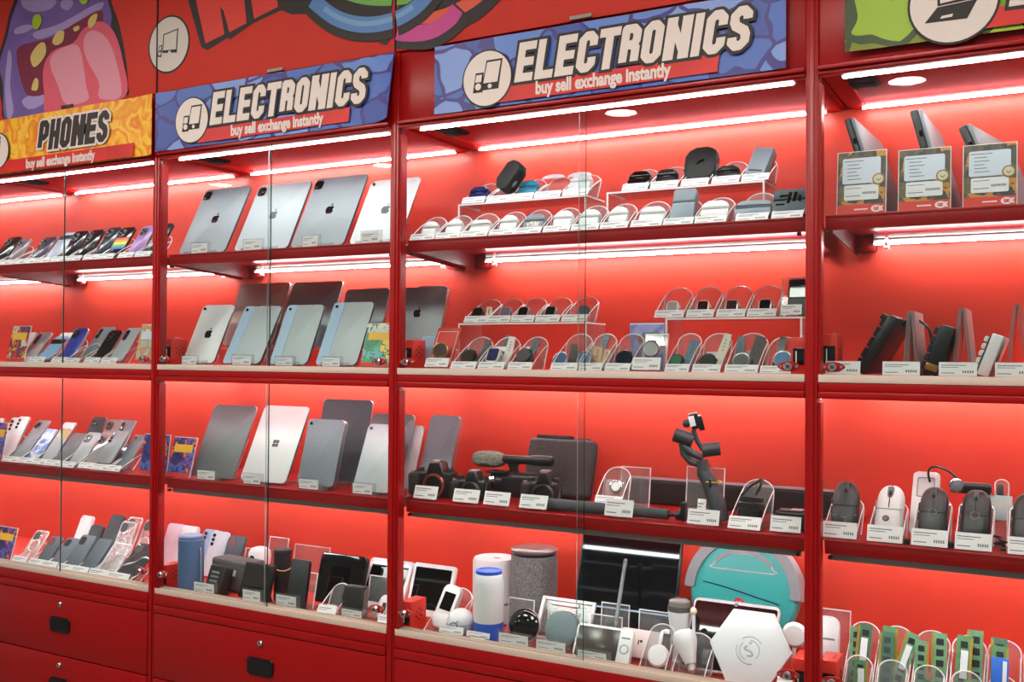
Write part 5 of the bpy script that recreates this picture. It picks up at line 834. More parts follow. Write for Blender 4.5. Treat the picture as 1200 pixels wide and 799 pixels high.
# gimbal
def gp(p, q, y=.125): v = at_y(p, q, y); return Vector((v.x, v.y, v.z))
B0 = gp(842,617,.100); B0.z = Z2+.001; o = thing('gimbal', 'dark grey folding gimbal leaning left with a tan rubber band around its grip', 'gimbal', tuple(B0)); GM = M('gimbal_grey', (46,48,52), .5); rel = lambda p, q, y=.125: gp(p, q, y)-B0
MB().tube([(0, .006, .004), rel(838,590,.112), rel(830,566,.122), rel(824,556,.125), rel(822,552,.125)], [.021, .0205, .018, .0175, .016], 20).build('grip', GM, o); MB().tube([rel(824,555), rel(821,540)], [.0165, .013], 18).build('collar', GM, o)
MB().tube([rel(818,545), rel(808,542), rel(800,533), rel(798,520)], [.008, .008, .0085, .009], 12).build('lower_arm', GM, o); c1 = rel(800,512); MB().cyl(c1+Vector((-.022, -.004, .004)), c1+Vector((.020, .006, -.010)), .017, 0, 22).build('roll_motor', GM, o); MB().tube([rel(800,524), rel(812,533), rel(822,538)], [.010, .009, .008], 12).build('inner_arm', GM, o)
MB().tube([rel(811,505), rel(816,518), rel(822,527), rel(828,527)], [.006, .006, .0065, .007], 12).build('upper_arm', GM, o); c2 = rel(831,527); MB().cyl(c2+Vector((-.018, -.006, -.004)), c2+Vector((.020, .008, .002)), .0165, 0, 22).build('pan_motor', GM, o)
c3 = rel(803,497); MB().ball(c3, (.010, .010, .010)).build('tilt_motor', GM, o); c4 = rel(814,494); MB().box(c4.x-.013, c4.x+.008, c4.y-.016, c4.y+.010, c4.z-.018, c4.z+.018, 0, bev=.002, rot=Euler((.1, -.25, .35))).build('phone_clamp', BLK, o); MB().box(c4.x-.010, c4.x+.003, c4.y-.0185, c4.y-.016, c4.z-.012, c4.z+.012, rot=Euler((.1, -.25, .35))).build('clamp_label', CARD, o); MB().box(c4.x+.004, c4.x+.017, c4.y-.010, c4.y+.014, c4.z-.021, c4.z+.013, 0, bev=.002, rot=Euler((.1, -.25, .35))).build('clamp_jaw', BLK, o)
q = rel(833,566,.120); MB().box(q.x-.001, q.x+.004, q.y-.022, q.y-.015, q.z-.010, q.z+.010, 0, bev=.001).build('trigger', BLK, o); q = rel(834,565,.121); MB().tube([(q.x+.0195*math.cos(t), q.y+.0195*math.sin(t), q.z) for t in [2*PI*k/24 for k in range(24)]], .0015, 6, 0, True).build('rubber_band', M('band_yellow', (226,196,90), .6), o)
card('price card before the leaning gimbal', (805,615.5),(842,618), .050, Z2, .034, .3); card('white price slip standing behind the gimbal card', (816,602),(826,604), .105, Z2, .048, .25)
P_, xx, ww = podpx((852,616.5),(891,620), .055, Z2, h=.10, a=.35, d=.098, label='clear pod holding the black camera lens', ch=.030); o = thing('camera_lens', 'black camera lens standing in a clear pod right of the gimbal', 'lens', (xa(874,608,.098), .110, Z2+.004), (-.16, 0, 0)); o.scale = (.92, .92, .92); MB().lathe([(.028, 0), (.031, .002), (.031, .030), (.0325, .032), (.0325, .046), (.031, .048), (.0285, .050), (.0285, .060), (.026, .062), (.024, .058)], 32).build('barrel', BLK, o)
for zz in (.010, .036, .054): MB().lathe([(.0318 if zz < .03 else .0332 if zz < .05 else .0290, zz), (.0318 if zz < .03 else .0332 if zz < .05 else .0290, zz+.006)], 32).build('focus_ring', CAMG, o)
MB().lathe([(.0312, .0302), (.0327, .0312), (.0312, .0322)], 32, cap=False).build('silver_line', STL, o)
o = thing('lens_strap_clip', 'black and silver strap clip resting on top of the camera lens', 'clip', (xa(884,592,.11), .105, Z2+.068)); b = MB(); b.tube([(-.028, 0, .001), (-.010, .002, .022), (.016, .004, .040), (.022, .004, .034)], .0032, 8); b.tube([(.018, .002, .036), (.012, 0, .018), (.004, -.002, .004)], .0030, 8); b.build('arm', BLK, o); MB().tube([(.004, .004, .030), (.006, .004, .016), (.0, .003, .006)], .0024, 8).build('spring', CHR, o); MB().cyl((.020, -.001, .032), (.020, .008, .032), .004, 0, 12).build('pivot', CHR, o)
o = thing('flash_unit', 'small black accessory box at the right end of the camera shelf', 'accessory', (xa(926,612,.1), .095, Z2+.001)); roundbox(.066, .04, .040, BLK, .004, 'body', o); MB().box(-.026, .026, .004, .034, .040, .044, 0, bev=.001).build('top_plate', DGR, o); MB().box(.0, .026, .01, .03, .0438, .0456, 0, bev=.0006).build('shoe', STL, o); card('price card before the small black accessory box', (902,620),(938,624), .052, Z2, .034, .3)
# ================================================================ speakers and smart home (middle cabinet, bottom deck)
z = ZB
alarm('red alarm box at the left end of the speaker deck, below the white framed tablet', at_y(474,730,.05).x+.004, .05, ZB, w=.036, h=.080, d=.07); alarm('red alarm box half hidden by the right upright of the speaker deck', at_y(935,800,.06).x, .06, ZB, w=.036, h=.085, d=.07)
P_, xx, ww = podpx((494,750),(525,755), .052, z, h=.11, a=.52, d=.080, label='clear pod holding the white monitor with a black screen', card=False); o = thing('baby_monitor', 'white handheld monitor with a small black screen in a clear pod', 'monitor', (xa(509,744,.08), .078, z+.006), (-.48, .16, 0)); MB().prism(rrect(.050, .115, .013, -.025, 0), 'y', 0, .022, 0, bev=.005, seg=3).build('body', WHT, o); MB().prism(rrect(.034, .048, .002, -.017, .046), 'y', -.0006, .001).build('screen', BLKG, o); MB().prism(rrect(.044, .036, .012, -.022, .003), 'y', -.005, .006, 0, bev=.004, seg=2).build('base_cup', WHT, o)
o = thing('robot_ball', 'white ball with a blue ring emblem at the front of the speaker deck', 'ball', (xa(537,752,.085), .085, z+.036)); MB().ball((0, 0, 0), .036, 0, 36, 22).build('shell', WHT, o); RB = M('emblem_blue', (40,110,180), .4)
b = MB(); E_ = Matrix.Rotation(-.15, 4, 'Z')
for rr, rt in ((.011, .0016),): b.tube([(rr*math.cos(t), -math.sqrt(.0365**2-rr*rr), rr*math.sin(t)-.004) for t in [2*PI*k/28 for k in range(28)]], rt, 6, 0, True)
b.ball((0, -.0362, -.004), (.0035, .001, .0035)); b.tube([(.006, -.0352, .006), (.012, -.0338, .012)], .0012, 6); b.build('blue_emblem', RB, o)
MB().tube([(.034*math.cos(t)*1.06, .034*math.sin(t)*1.06, .0) for t in [2*PI*k/40 for k in range(40)]], .0006, 4, 0, True).build('seam', GRY, o)
o = thing('power_bank', 'dark grey triangular gadget lying behind the white ball', 'gadget', (xa(547,720,.17), .17, z+.001), (0, 0, .2)); MB().prism([(-.055, 0), (.02, -.012), (.035, .02), (.02, .035)], 'z', .002, .014, bev=.002).build('body', DGR, o); MB().box(.0, .012, .0, .010, .014, .016, 0, bev=.0005).build('button', BLK, o)
o = thing('home_speaker', 'wide white cylinder speaker behind the blue and white bottle', 'speaker', (xa(575,705,.25), .25, z)); hh = at_y(572,654,.25).z-z; MB().lathe([(.056, 0), (.060, .004), (.060, hh-.008), (.056, hh), (.001, hh)], 48).build('body', M('speaker_white', (224,220,218), .6), o); MB().prism(ell(.012, -.006, .011, .006, 18), 'z', hh-.0005, hh+.0008).build('touch_spot', M('spot_red', (210,90,90), .5), o); MB().lathe([(.018, 0), (.018, -.004), (.015, -.005)], 24, (-.010, -.0575, hh*.72), 'y').build('dark_port', BLKG, o); MB().lathe([(.0604, hh*.30), (.0604, hh*.34)], 48, cap=False).build('seam_ring', GRY, o)
o = thing('bottle_speaker', 'white bottle shaped speaker with a blue rim and a blue base', 'speaker', (xa(574,757,.09), .095, z)); hh = at_y(574,669,.085).z-z; BLU = M('speaker_cobalt', (42,92,200), .4)
MB().lathe([(.036, 0), (.0385, .003), (.0385, hh*.28)], 40).build('base', BLU, o); MB().lathe([(.0383, hh*.28), (.0388, hh*.30), (.0388, hh*.82), (.037, hh*.90), (.0335, hh*.955)], 40).build('body', WHT, o); MB().lathe([(.0335, hh*.953), (.034, hh*.962), (.0335, hh), (.027, hh*1.002), (.025, hh*.985), (.001, hh*.985)], 40).build('rim', BLU, o)
o = thing('fabric_speaker', 'tall grey fabric cylinder speaker with a flat dark top', 'speaker', (xa(624,715,.24), .235, z)); hh = at_y(624,645,.24).z-z; FS = M('speaker_weave', (104,100,98), .9, noise=.5, scale=210, bump=.5); MB().lathe([(.058, 0), (.0625, .004), (.0625, hh-.016), (.060, hh-.012)], 48).build('body', FS, o); MB().lathe([(.057, hh-.013), (.057, hh-.006)], 48).build('neck', BLK, o); MB().lathe([(.060, hh-.006), (.064, hh-.002), (.064, hh+.002), (.058, hh+.005), (.001, hh+.004)], 48).build('top_plate', M('top_brown', (96,84,82), .3), o); MB().lathe([(.02, hh+.0052), (.02, hh+.006)], 30).build('touch_ring', M('top_red', (140,90,86), .3), o)
g = Lean((672,716),(790,734),(684,622), .235, z+.055, z+.001); o = g.root('glass_monitor', 'large black glass screen leaning at the back of the speaker deck', 'screen', None, .012); MB().prism(rrect(g.w, g.L, .010, -g.w/2, 0), 'y', 0, .012, 0, bev=.002).build('housing', BLK, o); MB().prism(rrect(g.w*.97, g.L*.96, .007, -g.w*.485, g.L*.02), 'y', -.001, .002).build('screen', M('screen_blue_black', (10,12,18), .05), o); MB().box(-g.w*.5, g.w*.5, -.002, .001, g.L*.30, g.L*.316).build('painted_lamp_reflection', PBLU, o)  # pale line across the screen is a painted lamp strip reflection
b_ = tag(None, None, None) if 0 else None
o = thing('stylus', 'grey stylus leaning against the large black screen', 'stylus', tuple(at_y(722,728,.15)), (0, 0, 0)); P0 = at_y(722,728,.15); P1 = at_y(733,657,.225); b = MB().tube([(0, 0, 0), P1-P0], [.0048, .0048], 14); b.build('barrel', GRY, o); MB().tube([P1-P0, (P1-P0)*1.03], [.0048, .003], 14).build('cap', STL, o); MB().tube([(P1-P0)*-.09, (0, 0, 0)], [.001, .0048], 14).build('tip', STL, o)
o.location.z = max(o.location.z, z+.012)
g = Lean((621,733),(684,744),(632,700), .150, z+.012, z+.001); o = g.root('white_tablet_frame', 'white frame with a clear middle, leaning in front of the fabric speaker', 'frame', None, .010); b = MB(); t_ = .009
b.box(-g.w/2, g.w/2, 0, .010, 0, t_, 0, bev=.002); b.box(-g.w/2, g.w/2, 0, .010, g.L-t_, g.L, 0, bev=.002); b.box(-g.w/2, -g.w/2+t_, 0, .010, .002, g.L-.002, 0, bev=.002); b.box(g.w/2-t_, g.w/2, 0, .010, .002, g.L-.002, 0, bev=.002); b.build('frame', WHT, o); MB().box(-g.w/2+.006, g.w/2-.006, .004, .006, .006, g.L-.006).build('pane', ACR, o, smooth=False); MB().box(-g.w*.3, g.w*.2, -.001, .004, g.L-.020, g.L-.012, bev=.0006).build('latch', WHT, o)
def disc(label, cx, cy, y, r, m, a, front=None, shell=None):
    o = thing('disc_speaker', label, 'speaker', (xa(cx, cy, y), y, z+.003+.036*math.sin(a)*.9), (-a, 0, 0)); MB().lathe([(r*.55, .034), (r*.9, .026), (r, .014), (r*.97, .005), (r*.82, .0), (r*.4, -.003), (.001, -.0035)], 40, (0, 0, r), 'y').build('body', m, o); MB().lathe([(r*1.0, .012), (r*1.02, .016), (r*1.0, .02)], 40, (0, 0, r), 'y', cap=False).build('trim_ring', shell or GRY, o); MB().lathe([(.004, .0345), (.004, .036)], 12, (0, 0, r), 'y').build('foot_pad', BLK, o); return o
o = disc('glossy black disc device with a white rim, left of the grey disc speaker', 609, 752, .085, .041, BLKG, .35, shell=WHT); disc('grey blue fabric disc speaker behind a price card', 653, 758, .080, .046, M('disc_fabric', (112,130,134), .9, noise=.15, scale=300, bump=.2), .38)
card('price card in a clear holder before the glossy black disc', (585,757),(619,763), .042, z, .024, holder=True); card('price card in a clear holder before the grey disc speaker', (634,764),(668,770), .042, z, .022, holder=True); card('price card in a clear holder before the white handheld display', (676,771),(713,777), .042, z, .018, holder=True); card('white price slip before the bottle speaker', (545,754),(572,758), .046, z, .014, .3); card('white price slip before the white ball', (513,747),(541,752), .042, z, .018, .3); card('blue tabbed price slip beside the bottle speaker base', (584,757),(594,759), .05, z, .03, .3) if 0 else None
o = thing('blue_tag', 'small blue tag standing before the white ball', 'tag', (xa(541,750,.044), .044, z)); MB().box(-.006, .006, 0, .002, 0, .013, bev=.0004).build('tag', M('tag_blue', (60,140,200), .5), o); MB().box(-.004, .004, .0, .012, 0, .001).build('foot', M('tag_blue', (60,140,200), .5), o)
g = Lean((669,778),(735,790),(679,745), .056, z+.006, z+.001); g.L, g.a, g.y = .082, .50, .060; o = g.root('handheld_display', 'white handheld display with a dark screen and a ring of buttons on its right', 'display', None, .014); MB().prism(rrect(g.w, g.L, .008, -g.w/2, 0), 'y', 0, .014, 0, bev=.003, seg=2).build('housing', WHT, o); MB().box(-g.w*.47, g.w*.27, -.0008, .001, g.L*.06, g.L*.93, bev=.0005).build('screen', M('screen_taupe', (70,64,60), .2), o); MB().tube([(g.w*.385+.010*math.cos(t), -.0006, g.L*.42+.010*math.sin(t)) for t in [2*PI*k/24 for k in range(24)]], .0010, 6, 0, True).build('button_ring', GRY, o); MB().box(g.w*.31, g.w*.46, -.0008, .001, g.L*.72, g.L*.76).build('brand_line', GRY, o)
P_, xx, ww = podpx((747,793),(779,799), .050, z, h=.10, a=.40, label='clear pod holding the white streaming puck', card=False); o = thing('streaming_puck', 'white round streaming puck with its plug cable folded upward', 'puck', (xa(763,790,.080), .078, z+.008), (-.40, 0, 0)); MB().lathe([(.020, .012), (.0255, .009), (.026, .004), (.022, 0), (.001, -.0006)], 36, (0, 0, .028), 'y').build('body', WHT, o); MB().tube(smooth_loop([(.0, .006, .052), (.001, .006, .064), (.001, .007, .078), (.003, .010, .084), (.010, .012, .085)], 4, False), [.0042]*17, 10).build('cable', WHT, o); roundbox(.013, .007, .011, WHT, .002, 'plug', o, (.012, .008, .080))
g = Lean((725,775),(770,783),(730,739), .125, z+.012, z+.001); o = g.root('sensor_box', 'pale pink white box with a small black mark, behind the streaming puck', 'box', None, .02); MB().box(-g.w/2, g.w/2, 0, .02, 0, g.L, 0, bev=.002).build('carton', M('carton_blush', (224,206,204), .6), o); b = MB(); b.box(-.004, -.001, -.0006, .0002, g.L*.45, g.L*.62); b.lathe([(.0035, -.0006), (.0035, .0002)], 12, (.004, 0, g.L*.58), 'y'); b.build('black_mark', BLK, o, smooth=False)
for lb, a, b2, y, w, h, sl in (('clear plate stand left of the white frame, behind the black disc', 604, 745, .125, .075, .10, .12), ('clear plate stand in front of the white frame', 655, 752, .120, .09, .085, .12), ('clear plate stand behind the handheld display', 705, 752, .14, .085, .085, .10), ('clear plate stand against the large black screen', 715, 740, .165, .075, .105, .10), ('clear plate stand behind the pale pink white box', 763, 745, .165, .085, .105, .10)): easel(lb, xa(a, b2, y), y, z, w, h, sl)
o = thing('lamp_camera', 'white bulb shaped camera with a dark glass top, standing upright', 'camera', (xa(797,752,.155), .155, z)); hh = at_y(797,703,.155).z-z; MB().lathe([(.016, 0), (.017, .004), (.0125, .010), (.0125, hh*.34), (.016, hh*.42), (.024, hh*.60), (.0275, hh*.82)], 32).build('body', WHT, o); MB().lathe([(.0275, hh*.82), (.0282, hh*.83), (.0282, hh*.90), (.026, hh*.905)], 32).build('dark_band', M('band_smoke', (90,84,82), .2), o); MB().lathe([(.026, hh*.90), (.025, hh*.97), (.018, hh*1.0), (.001, hh)], 32).build('glass_top', M('top_smoke', (120,112,110), .08), o)
P_, xx, ww = podpx((785,800),(825,807), .05, z, h=.088, a=.36, d=.056, label='clear pod holding the white light bulb', card=False); o = thing('light_bulb', 'white light bulb lying head up in a clear pod', 'bulb', (xa(812,795,.075), .074, z+.012), (-.35, -.42, 0)); MB().lathe([(.013, .018), (.0145, .024), (.019, .040), (.0265, .062), (.0285, .075), (.0265, .086), (.018, .094), (.001, .097)], 32).build('globe', WHT, o); MB().lathe([(.004, -.003), (.009, .002), (.0105, .003), (.0105, .017), (.0135, .019)], 24).build('screw_cap', STL, o)
for k in range(4): MB().tube([(.0108*math.cos(t), .0108*math.sin(t), .005+k*.0035) for t in [2*PI*j/20 for j in range(20)]], .0009, 5, 0, True).build('thread', STL, o)
# robot vacuum leaning on the back wall
R_ = .137; C0 = at_y(870,705,.30); o = thing('robot_vacuum', 'round turquoise robot vacuum with a grey bumper, leaning on the back wall', 'vacuum', (C0.x, .268, z+.0225), (-.20, 0, 0)); TQ = M('vacuum_turquoise', (58,186,180), .35); GB = M('bumper_grey', (158,160,164), .45)
MB().lathe([(R_*.80, .060), (R_*.96, .055), (R_*.97, .010), (R_*.93, .002), (R_*.6, -.001), (.001, -.002)], 64, (0, 0, R_), 'y').build('body', TQ, o)
def ringarc(r0, r1, a0, a1, y0, y1, m, name, n=40, bev=.002, zc=R_, xc=0.): P = [(xc+r1*math.cos(a0+(a1-a0)*i/n), zc+r1*math.sin(a0+(a1-a0)*i/n)) for i in range(n+1)]+[(xc+r0*math.cos(a1-(a1-a0)*i/n), zc+r0*math.sin(a1-(a1-a0)*i/n)) for i in range(n+1)]; return MB().prism(P, 'y', y0, y1, 0, bev=bev).build(name, m, o)
ringarc(R_*.86, R_*1.04, -.06, 1.45, -.010, .055, GB, 'bumper'); ringarc(R_*.86, R_*1.04, 1.70, PI+.02, -.010, .055, GB, 'bumper'); ringarc(R_*.88, R_*.98, 1.40, 1.80, -.006, .04, TQ, 'sensor_bridge'); ringarc(R_*.66, R_*.73, .75, PI-.75, -.0045, .004, GB, 'handle_recess')
b = MB(); H = ell(0, R_*1.36, R_*.55, R_*.30, 18, 0, PI); b.tube([(p[0], -.0025, p[1]) for p in smooth_loop(H, 2)], .0020, 6, 0, True); b.build('handle_outline', WHT, o); MB().tube(smooth_loop([(-R_*.72, -.0016, R_*1.10), (-R_*.3, -.0024, R_*1.04), (R_*.2, -.0024, R_*.94), (R_*.68, -.0016, R_*.84)], 4, False), .0016, 6).build('groove', M('groove_navy', (30,40,96), .4), o)
MB().lathe([(.0125, -.0015), (.0125, -.0032), (.011, -.0036)], 28, (-R_*.04, 0, R_*.80), 'y').build('red_emblem', M('emblem_red', (206,50,60), .4), o); MB().tube([(-R_*.04-.004, -.0042, R_*.80+.004), (-R_*.04-.003, -.0042, R_*.80-.004), (-R_*.04+.004, -.0042, R_*.80-.002), (-R_*.04+.003, -.0042, R_*.80+.004)], .0008, 5).build('emblem_letter', WHT, o)
g = Lean((803,757),(905,775),(815,703), .150, z+.048, z+.001); o = tablet(g, 'dark tablet with a white bezel in front of the robot vacuum', WHT, t=.012, r=.010, logo=False, cam=None, edge=WHT); MB().prism(rrect(g.w*.96, g.L*.93, .006, -g.w*.48, g.L*.025), 'y', -.0008, .0003).build('screen', M('screen_brown_black', (26,20,22), .06), o); MB().lathe([(.005, -.0015), (.004, -.002)], 14, (.0, 0, g.L*.955), 'y').build('camera', GRY, o)
o = thing('motion_sensor', 'small cream round sensor beside the bezel of the dark tablet', 'sensor', (xa(812,735,.135)-.002, .132, at_y(812,717,.135).z-.008)); MB().ball((0, 0, .008), (.008, .006, .009)).build('dome', M('sensor_cream', (240,228,200), .4), o); MB().cyl((0, .002, -(o.location.z-z)+.0005), (0, .002, 0), .004, 0, 12).build('post', WHT, o)
hx0 = at_y(826,760,.075); hc = at_y(875,774,.09); o = thing('hexagon_light', 'large white hexagonal light panel standing at the front right', 'light panel', (hc.x, .080, z+.002), (-.40, .03, 0)); hr = .093; HX = [(hr*math.cos(t+.03), hr*.87+hr*math.sin(t+.03)) for t in [PI*k/3 for k in range(6)]]; MB().prism(HX, 'y', 0, .012, 0, bev=.002, seg=2).build('panel', M('panel_white', (216,220,224), .5), o)
for rr, a0, a1 in ((.030, .6, 2.3), (.030, 2.9, 5.0), (.022, -.8, 1.6), (.022, 2.4, 4.4)): b = MB(); b.tube([(rr*math.cos(a0+(a1-a0)*i/16), -.0003, hr*.80+rr*math.sin(a0+(a1-a0)*i/16)) for i in range(17)], .0013, 6); b.build('embossed_ring', M('emboss_grey', (176,180,184), .5), o)
b = MB(); b.tube(smooth_loop([(-.006, -.0003, hr*.80+.010), (-.012, -.0003, hr*.80+.002), (.002, -.0003, hr*.80-.002), (.008, -.0003, hr*.80-.010), (-.004, -.0003, hr*.80-.012)], 4, False), .0022, 6); b.lathe([(.0035, -.0012), (.0035, .0005)], 12, (.0, 0, hr*.80+.016), 'y'); b.build('embossed_mark', M('emboss_grey', (176,180,184), .5), o)
o = thing('wall_charger', 'white round charger with a stalk between the hexagon and the upright', 'charger', (xa(931,785,.14), .14, z)); hz = at_y(929,744,.14).z-z; MB().lathe([(.024, .010), (.028, .006), (.028, 0), (.022, -.005), (.001, -.006)], 32, (0, 0, hz), 'y').build('head', WHT, o); MB().tube([(0, .004, hz-.020), (-.004, .004, hz*.5), (0, .004, .006)], .0045, 10).build('stalk', WHT, o); MB().lathe([(.02, 0), (.02, .005), (.016, .007)], 24).build('foot', WHT, o)
card('white slip lying at the foot of the hexagonal light panel', (908,806),(928,810), .06, z, .02, .8)
o = thing('power_adapter', 'chrome and grey plug behind the light bulb', 'plug', (xa(828,775,.115), .115, z+.002), (-.3, 0, 0)); roundbox(.030, .024, .050, M('plug_grey', (120,120,124), .3), .006, 'body', o); MB().box(-.012, .012, -.002, .002, .030, .046, bev=.001).build('chrome_face', CHR, o)
# ================================================================ laptops, keyboards, mice, memory sticks (right-hand cabinet)
z = Z1
def prop(label, x, y, z, w, h, d, gap=.045, group='clear A-shaped props'):
    """two clear plates leaning on each other, seen from their edge"""
    o = thing('a_frame_prop', label, 'display stand', (x, y, z), group=group)
    for s in (-1, 1):
        b = MB(); P = [(s*gap/2-.003, 0), (s*gap/2+.003, 0), (s*.0035+.003, h), (s*.0035-.003, h)]
        b.prism(P, 'y', 0, d, 0, 1); b.build('plate', [ACR, ACE], o, smooth=False)
    return o
LT = [(M('laptop_side_black', (18,20,26), .4), M('laptop_lid_steel', (108,116,124), .5), 'thin dark laptop standing on its side behind the first specification sheet', (1030,246), (994,139), .021, .30), (M('laptop_side_grey', (34,36,38), .45), M('laptop_lid_silver', (126,132,138), .5), 'thick dark laptop standing on its side behind the middle specification sheet', (1106,243), (1072,129), .023, .30), (M('laptop_side_slate', (30,34,38), .4), M('laptop_lid_grey', (112,120,124), .5), 'laptop leaning far to the left behind the right-hand specification sheet', (1172,240), (1127,147), .024, .26)]
for k, (ms, ml, ds, pb, pt, t, d) in enumerate(LT):
    a = at_y(*pb, .072); c = at_y(*pt, .072); h = math.hypot(c.x-a.x, c.z-Z1); tl = math.atan2(c.x-a.x, c.z-Z1)
    o = thing('laptop', ds, 'laptop', (a.x, .072, Z1+.001), (0, tl, -.045 if k < 2 else -.23), 'laptops standing on their sides'); d = .30 if k < 2 else .27
    MB().box(-t/2, t/2-.008, 0, d, 0, h, 0, bev=.003).build('base', ms, o); MB().box(t/2-.0075, t/2, .002, d, .002, h-.002, 0, bev=.002).build('lid', ml, o)
    b = MB()
    for q in range(4): b.box(-t*.22, t*.08, -.0006, .001, h*(.25+.16*q), h*(.25+.16*q)+.012)
    b.build('port', BLKG, o); MB().cyl((t/2-.010, .02, h-.001), (t/2-.010, d-.02, h-.001), .0035, 0, 10).build('hinge', BLK, o)
    for q in (.3, .75): MB().box(-t/2-.0012, -t/2+.001, d*.1, d*.9, h*q, h*q+.006, bev=.0005).build('rubber_foot', BLK, o)
    if k < 2: prop(f'clear prop supporting the {("thin dark laptop", "thick dark laptop", "far leaning laptop")[k]}', a.x-(.075 if k < 2 else .11), .13, Z1, .05, .07, .10)
SH = [((981,247.5),(1037,244), 179, 'specification sheet in a clear frame before the thin dark laptop'), ((1053,243),(1113,240), 176, 'specification sheet in a clear frame before the thick dark laptop'), ((1129,239),(1191,235), 170.5, 'specification sheet in a clear frame before the laptop leaning far left')]
BRN = pattern('sheet_border', [(92,84,74),(70,70,72),(110,96,70),(200,140,60)], 60, rough=.5, distort=.05)
for k, (l, r, ty, ds) in enumerate(SH):
    yy = .050; a = at_y(*l, yy); c = at_y(*r, yy); w = c.x-a.x; h = at_y(l[0], ty, yy).z-Z1; o = thing('specification_sheet', ds, 'sign', ((a.x+c.x)/2, yy, Z1+.001), (-.10, 0, 0), 'specification sheets on the laptop shelf')
    MB().box(-w/2, w/2, 0, .002, 0, h).build('sheet', BRN, o, smooth=False); MB().box(-w/2-.002, w/2+.002, .002, .0045, 0, h+.002).build('clear_frame', ACE, o, smooth=False)
    MB().box(-w/2, w/2, -.0006, 0, 0, h*.155).build('red_band', LRED, o, smooth=False)
    b = MB(); x0, x1, z0, z1 = -w*.40, w*.40, h*.49, h*.90; b.prism(rrect(x1-x0, z1-z0, .004, x0, z0), 'y', -.0010, -.0002, 0)
    for q in range(6): b.box(x0+w*(.03 if q == 0 else .10), x0+w*(.45 if q == 0 else .30+.05*(q % 3)), -.0013, -.0010, z1-h*(.055+.058*q), z1-h*(.043+.058*q), 1)
    b.build('text_panel', [PALE, INK], o, smooth=False)
    b = MB(); b.prism(rrect(w*.72, h*.24, .003, -w*.36, h*.225), 'y', -.0014, -.0004, 0); b.box(-w*.32, w*.0, -.0017, -.0014, h*.41, h*.42, 1); b.box(-w*.32, -w*.02, -.0017, -.0014, h*.285, h*.297, 1)
    for q in range(8): b.box(w*(.03+.036*q), w*(.055+.036*q), -.0017, -.0014, h*.315, h*.35, 1)
    b.build('price_panel', [CARD, INK], o, smooth=False)
    b = MB(); zc, xc, rr = h*.54, w*.36, w*.135; P = [(xc+rr*(1 if i % 2 else .9)*math.cos(2*PI*i/40), zc+rr*(1 if i % 2 else .9)*math.sin(2*PI*i/40)) for i in range(40)]; b.prism(P, 'y', -.0024, -.0012, 0); b.prism(ell(xc, zc, rr*.74, rr*.74, 28), 'y', -.0027, -.0024, 1); b.prism([(xc-rr*.35, zc-rr*.05), (xc-rr*.05, zc-rr*.35), (xc+rr*.42, zc-rr*.0), (xc+rr*.36, zc+rr*.1), (xc-.0, zc-rr*.18), (xc-rr*.28, zc+rr*.05)], 'y', -.0030, -.0027, 2); b.build('seal', [M('seal_gold', (150,116,66), .45), M('seal_cream', (222,208,180), .5), M('seal_green', (70,130,80), .5)], o, smooth=False)
    b = MB(); b.box(-w*.14, w*.14, -.0010, -.0004, h*.065, h*.085, 0); b.prism(ell(w*.32, h*.075, w*.11, h*.055, 20), 'y', -.0010, -.0004, 0); b.prism([(w*.40, h*.04), (w*.47, h*.035), (w*.44, h*.075), (w*.47, h*.12), (w*.40, h*.11)], 'y', -.0010, -.0004, 0); b.build('emblem', CARD, o, smooth=False)
    MB().text('CeX', h*.045, w*.315, h*.055, -.0010, -.0016, .62, 0, .0008, align='CENTER').build('emblem_letter', LRED, o, smooth=False)
# ---- keyboards, middle deck
z = ZD
alarm('red alarm box at the left end of the keyboard deck', at_y(971,424,.05).x, .05, ZD+.002, w=.034, h=.084, d=.06)
KB = [((1012,436),(1052,373), .018, M('keyboard_black', (15,14,14), .4), 'black keyboard standing on end, closest to the left upright', BLK), ((1083,438),(1104,384), .026, M('keyboard_ink', (14,15,19), .4), 'black keyboard with bluish keys standing on end, middle of the three', M('keys_blue_black', (30,38,52), .4)), ((1151,440),(1170,394), .022, M('keyboard_white', (226,228,230), .4), 'white keyboard standing on end', WHT)]
for k, (pb, pt, t, m, ds, mk) in enumerate(KB):
    a = at_y(*pb, .085); c = at_y(*pt, .085); h = math.hypot(c.x-a.x, c.z-ZD); tl = math.atan2(c.x-a.x, c.z-ZD); o = thing('keyboard', ds, 'keyboard', (a.x, .085, ZD+.001), (0, tl, 0), 'keyboards standing on end'); d = .28
    MB().box(-t/2, t/2, 0, d, 0, h, 0, bev=.003).build('case', m, o); MB().box(-t/2-.003, -t/2+.002, .004, d-.004, .004, h-.004, 0, bev=.001).build('top_plate', BLK if k < 2 else DGR, o)
    for r_ in range(5):
        b = MB()
        for q in range(9): zz = .006+r_*(h-.012)/5; b.box(-t/2-.011, -t/2-.002, .008+q*.030, .008+q*.030+.025, zz, zz+(h-.012)/5-.003, 0, bev=.0022, seg=1)
        b.build('key_row', mk, o)
    MB().box(t/2-.0004, t/2+.0010, .03, .10, h*.3, h*.55).build('underside_label', DGR if k < 2 else GRY, o)
    if k == 0: MB().cyl((-t/2-.004, .02, h-.012), (-t/2-.016, .02, h-.012), .007, 0, 16).build('volume_knob', BLK, o)
    if k == 1: MB().box(-t/2-.002, t/2-.004, -.004, .001, .008, .022, 0, bev=.001).build('gold_badge', M('badge_gold', (170,130,60), .3, .7), o)
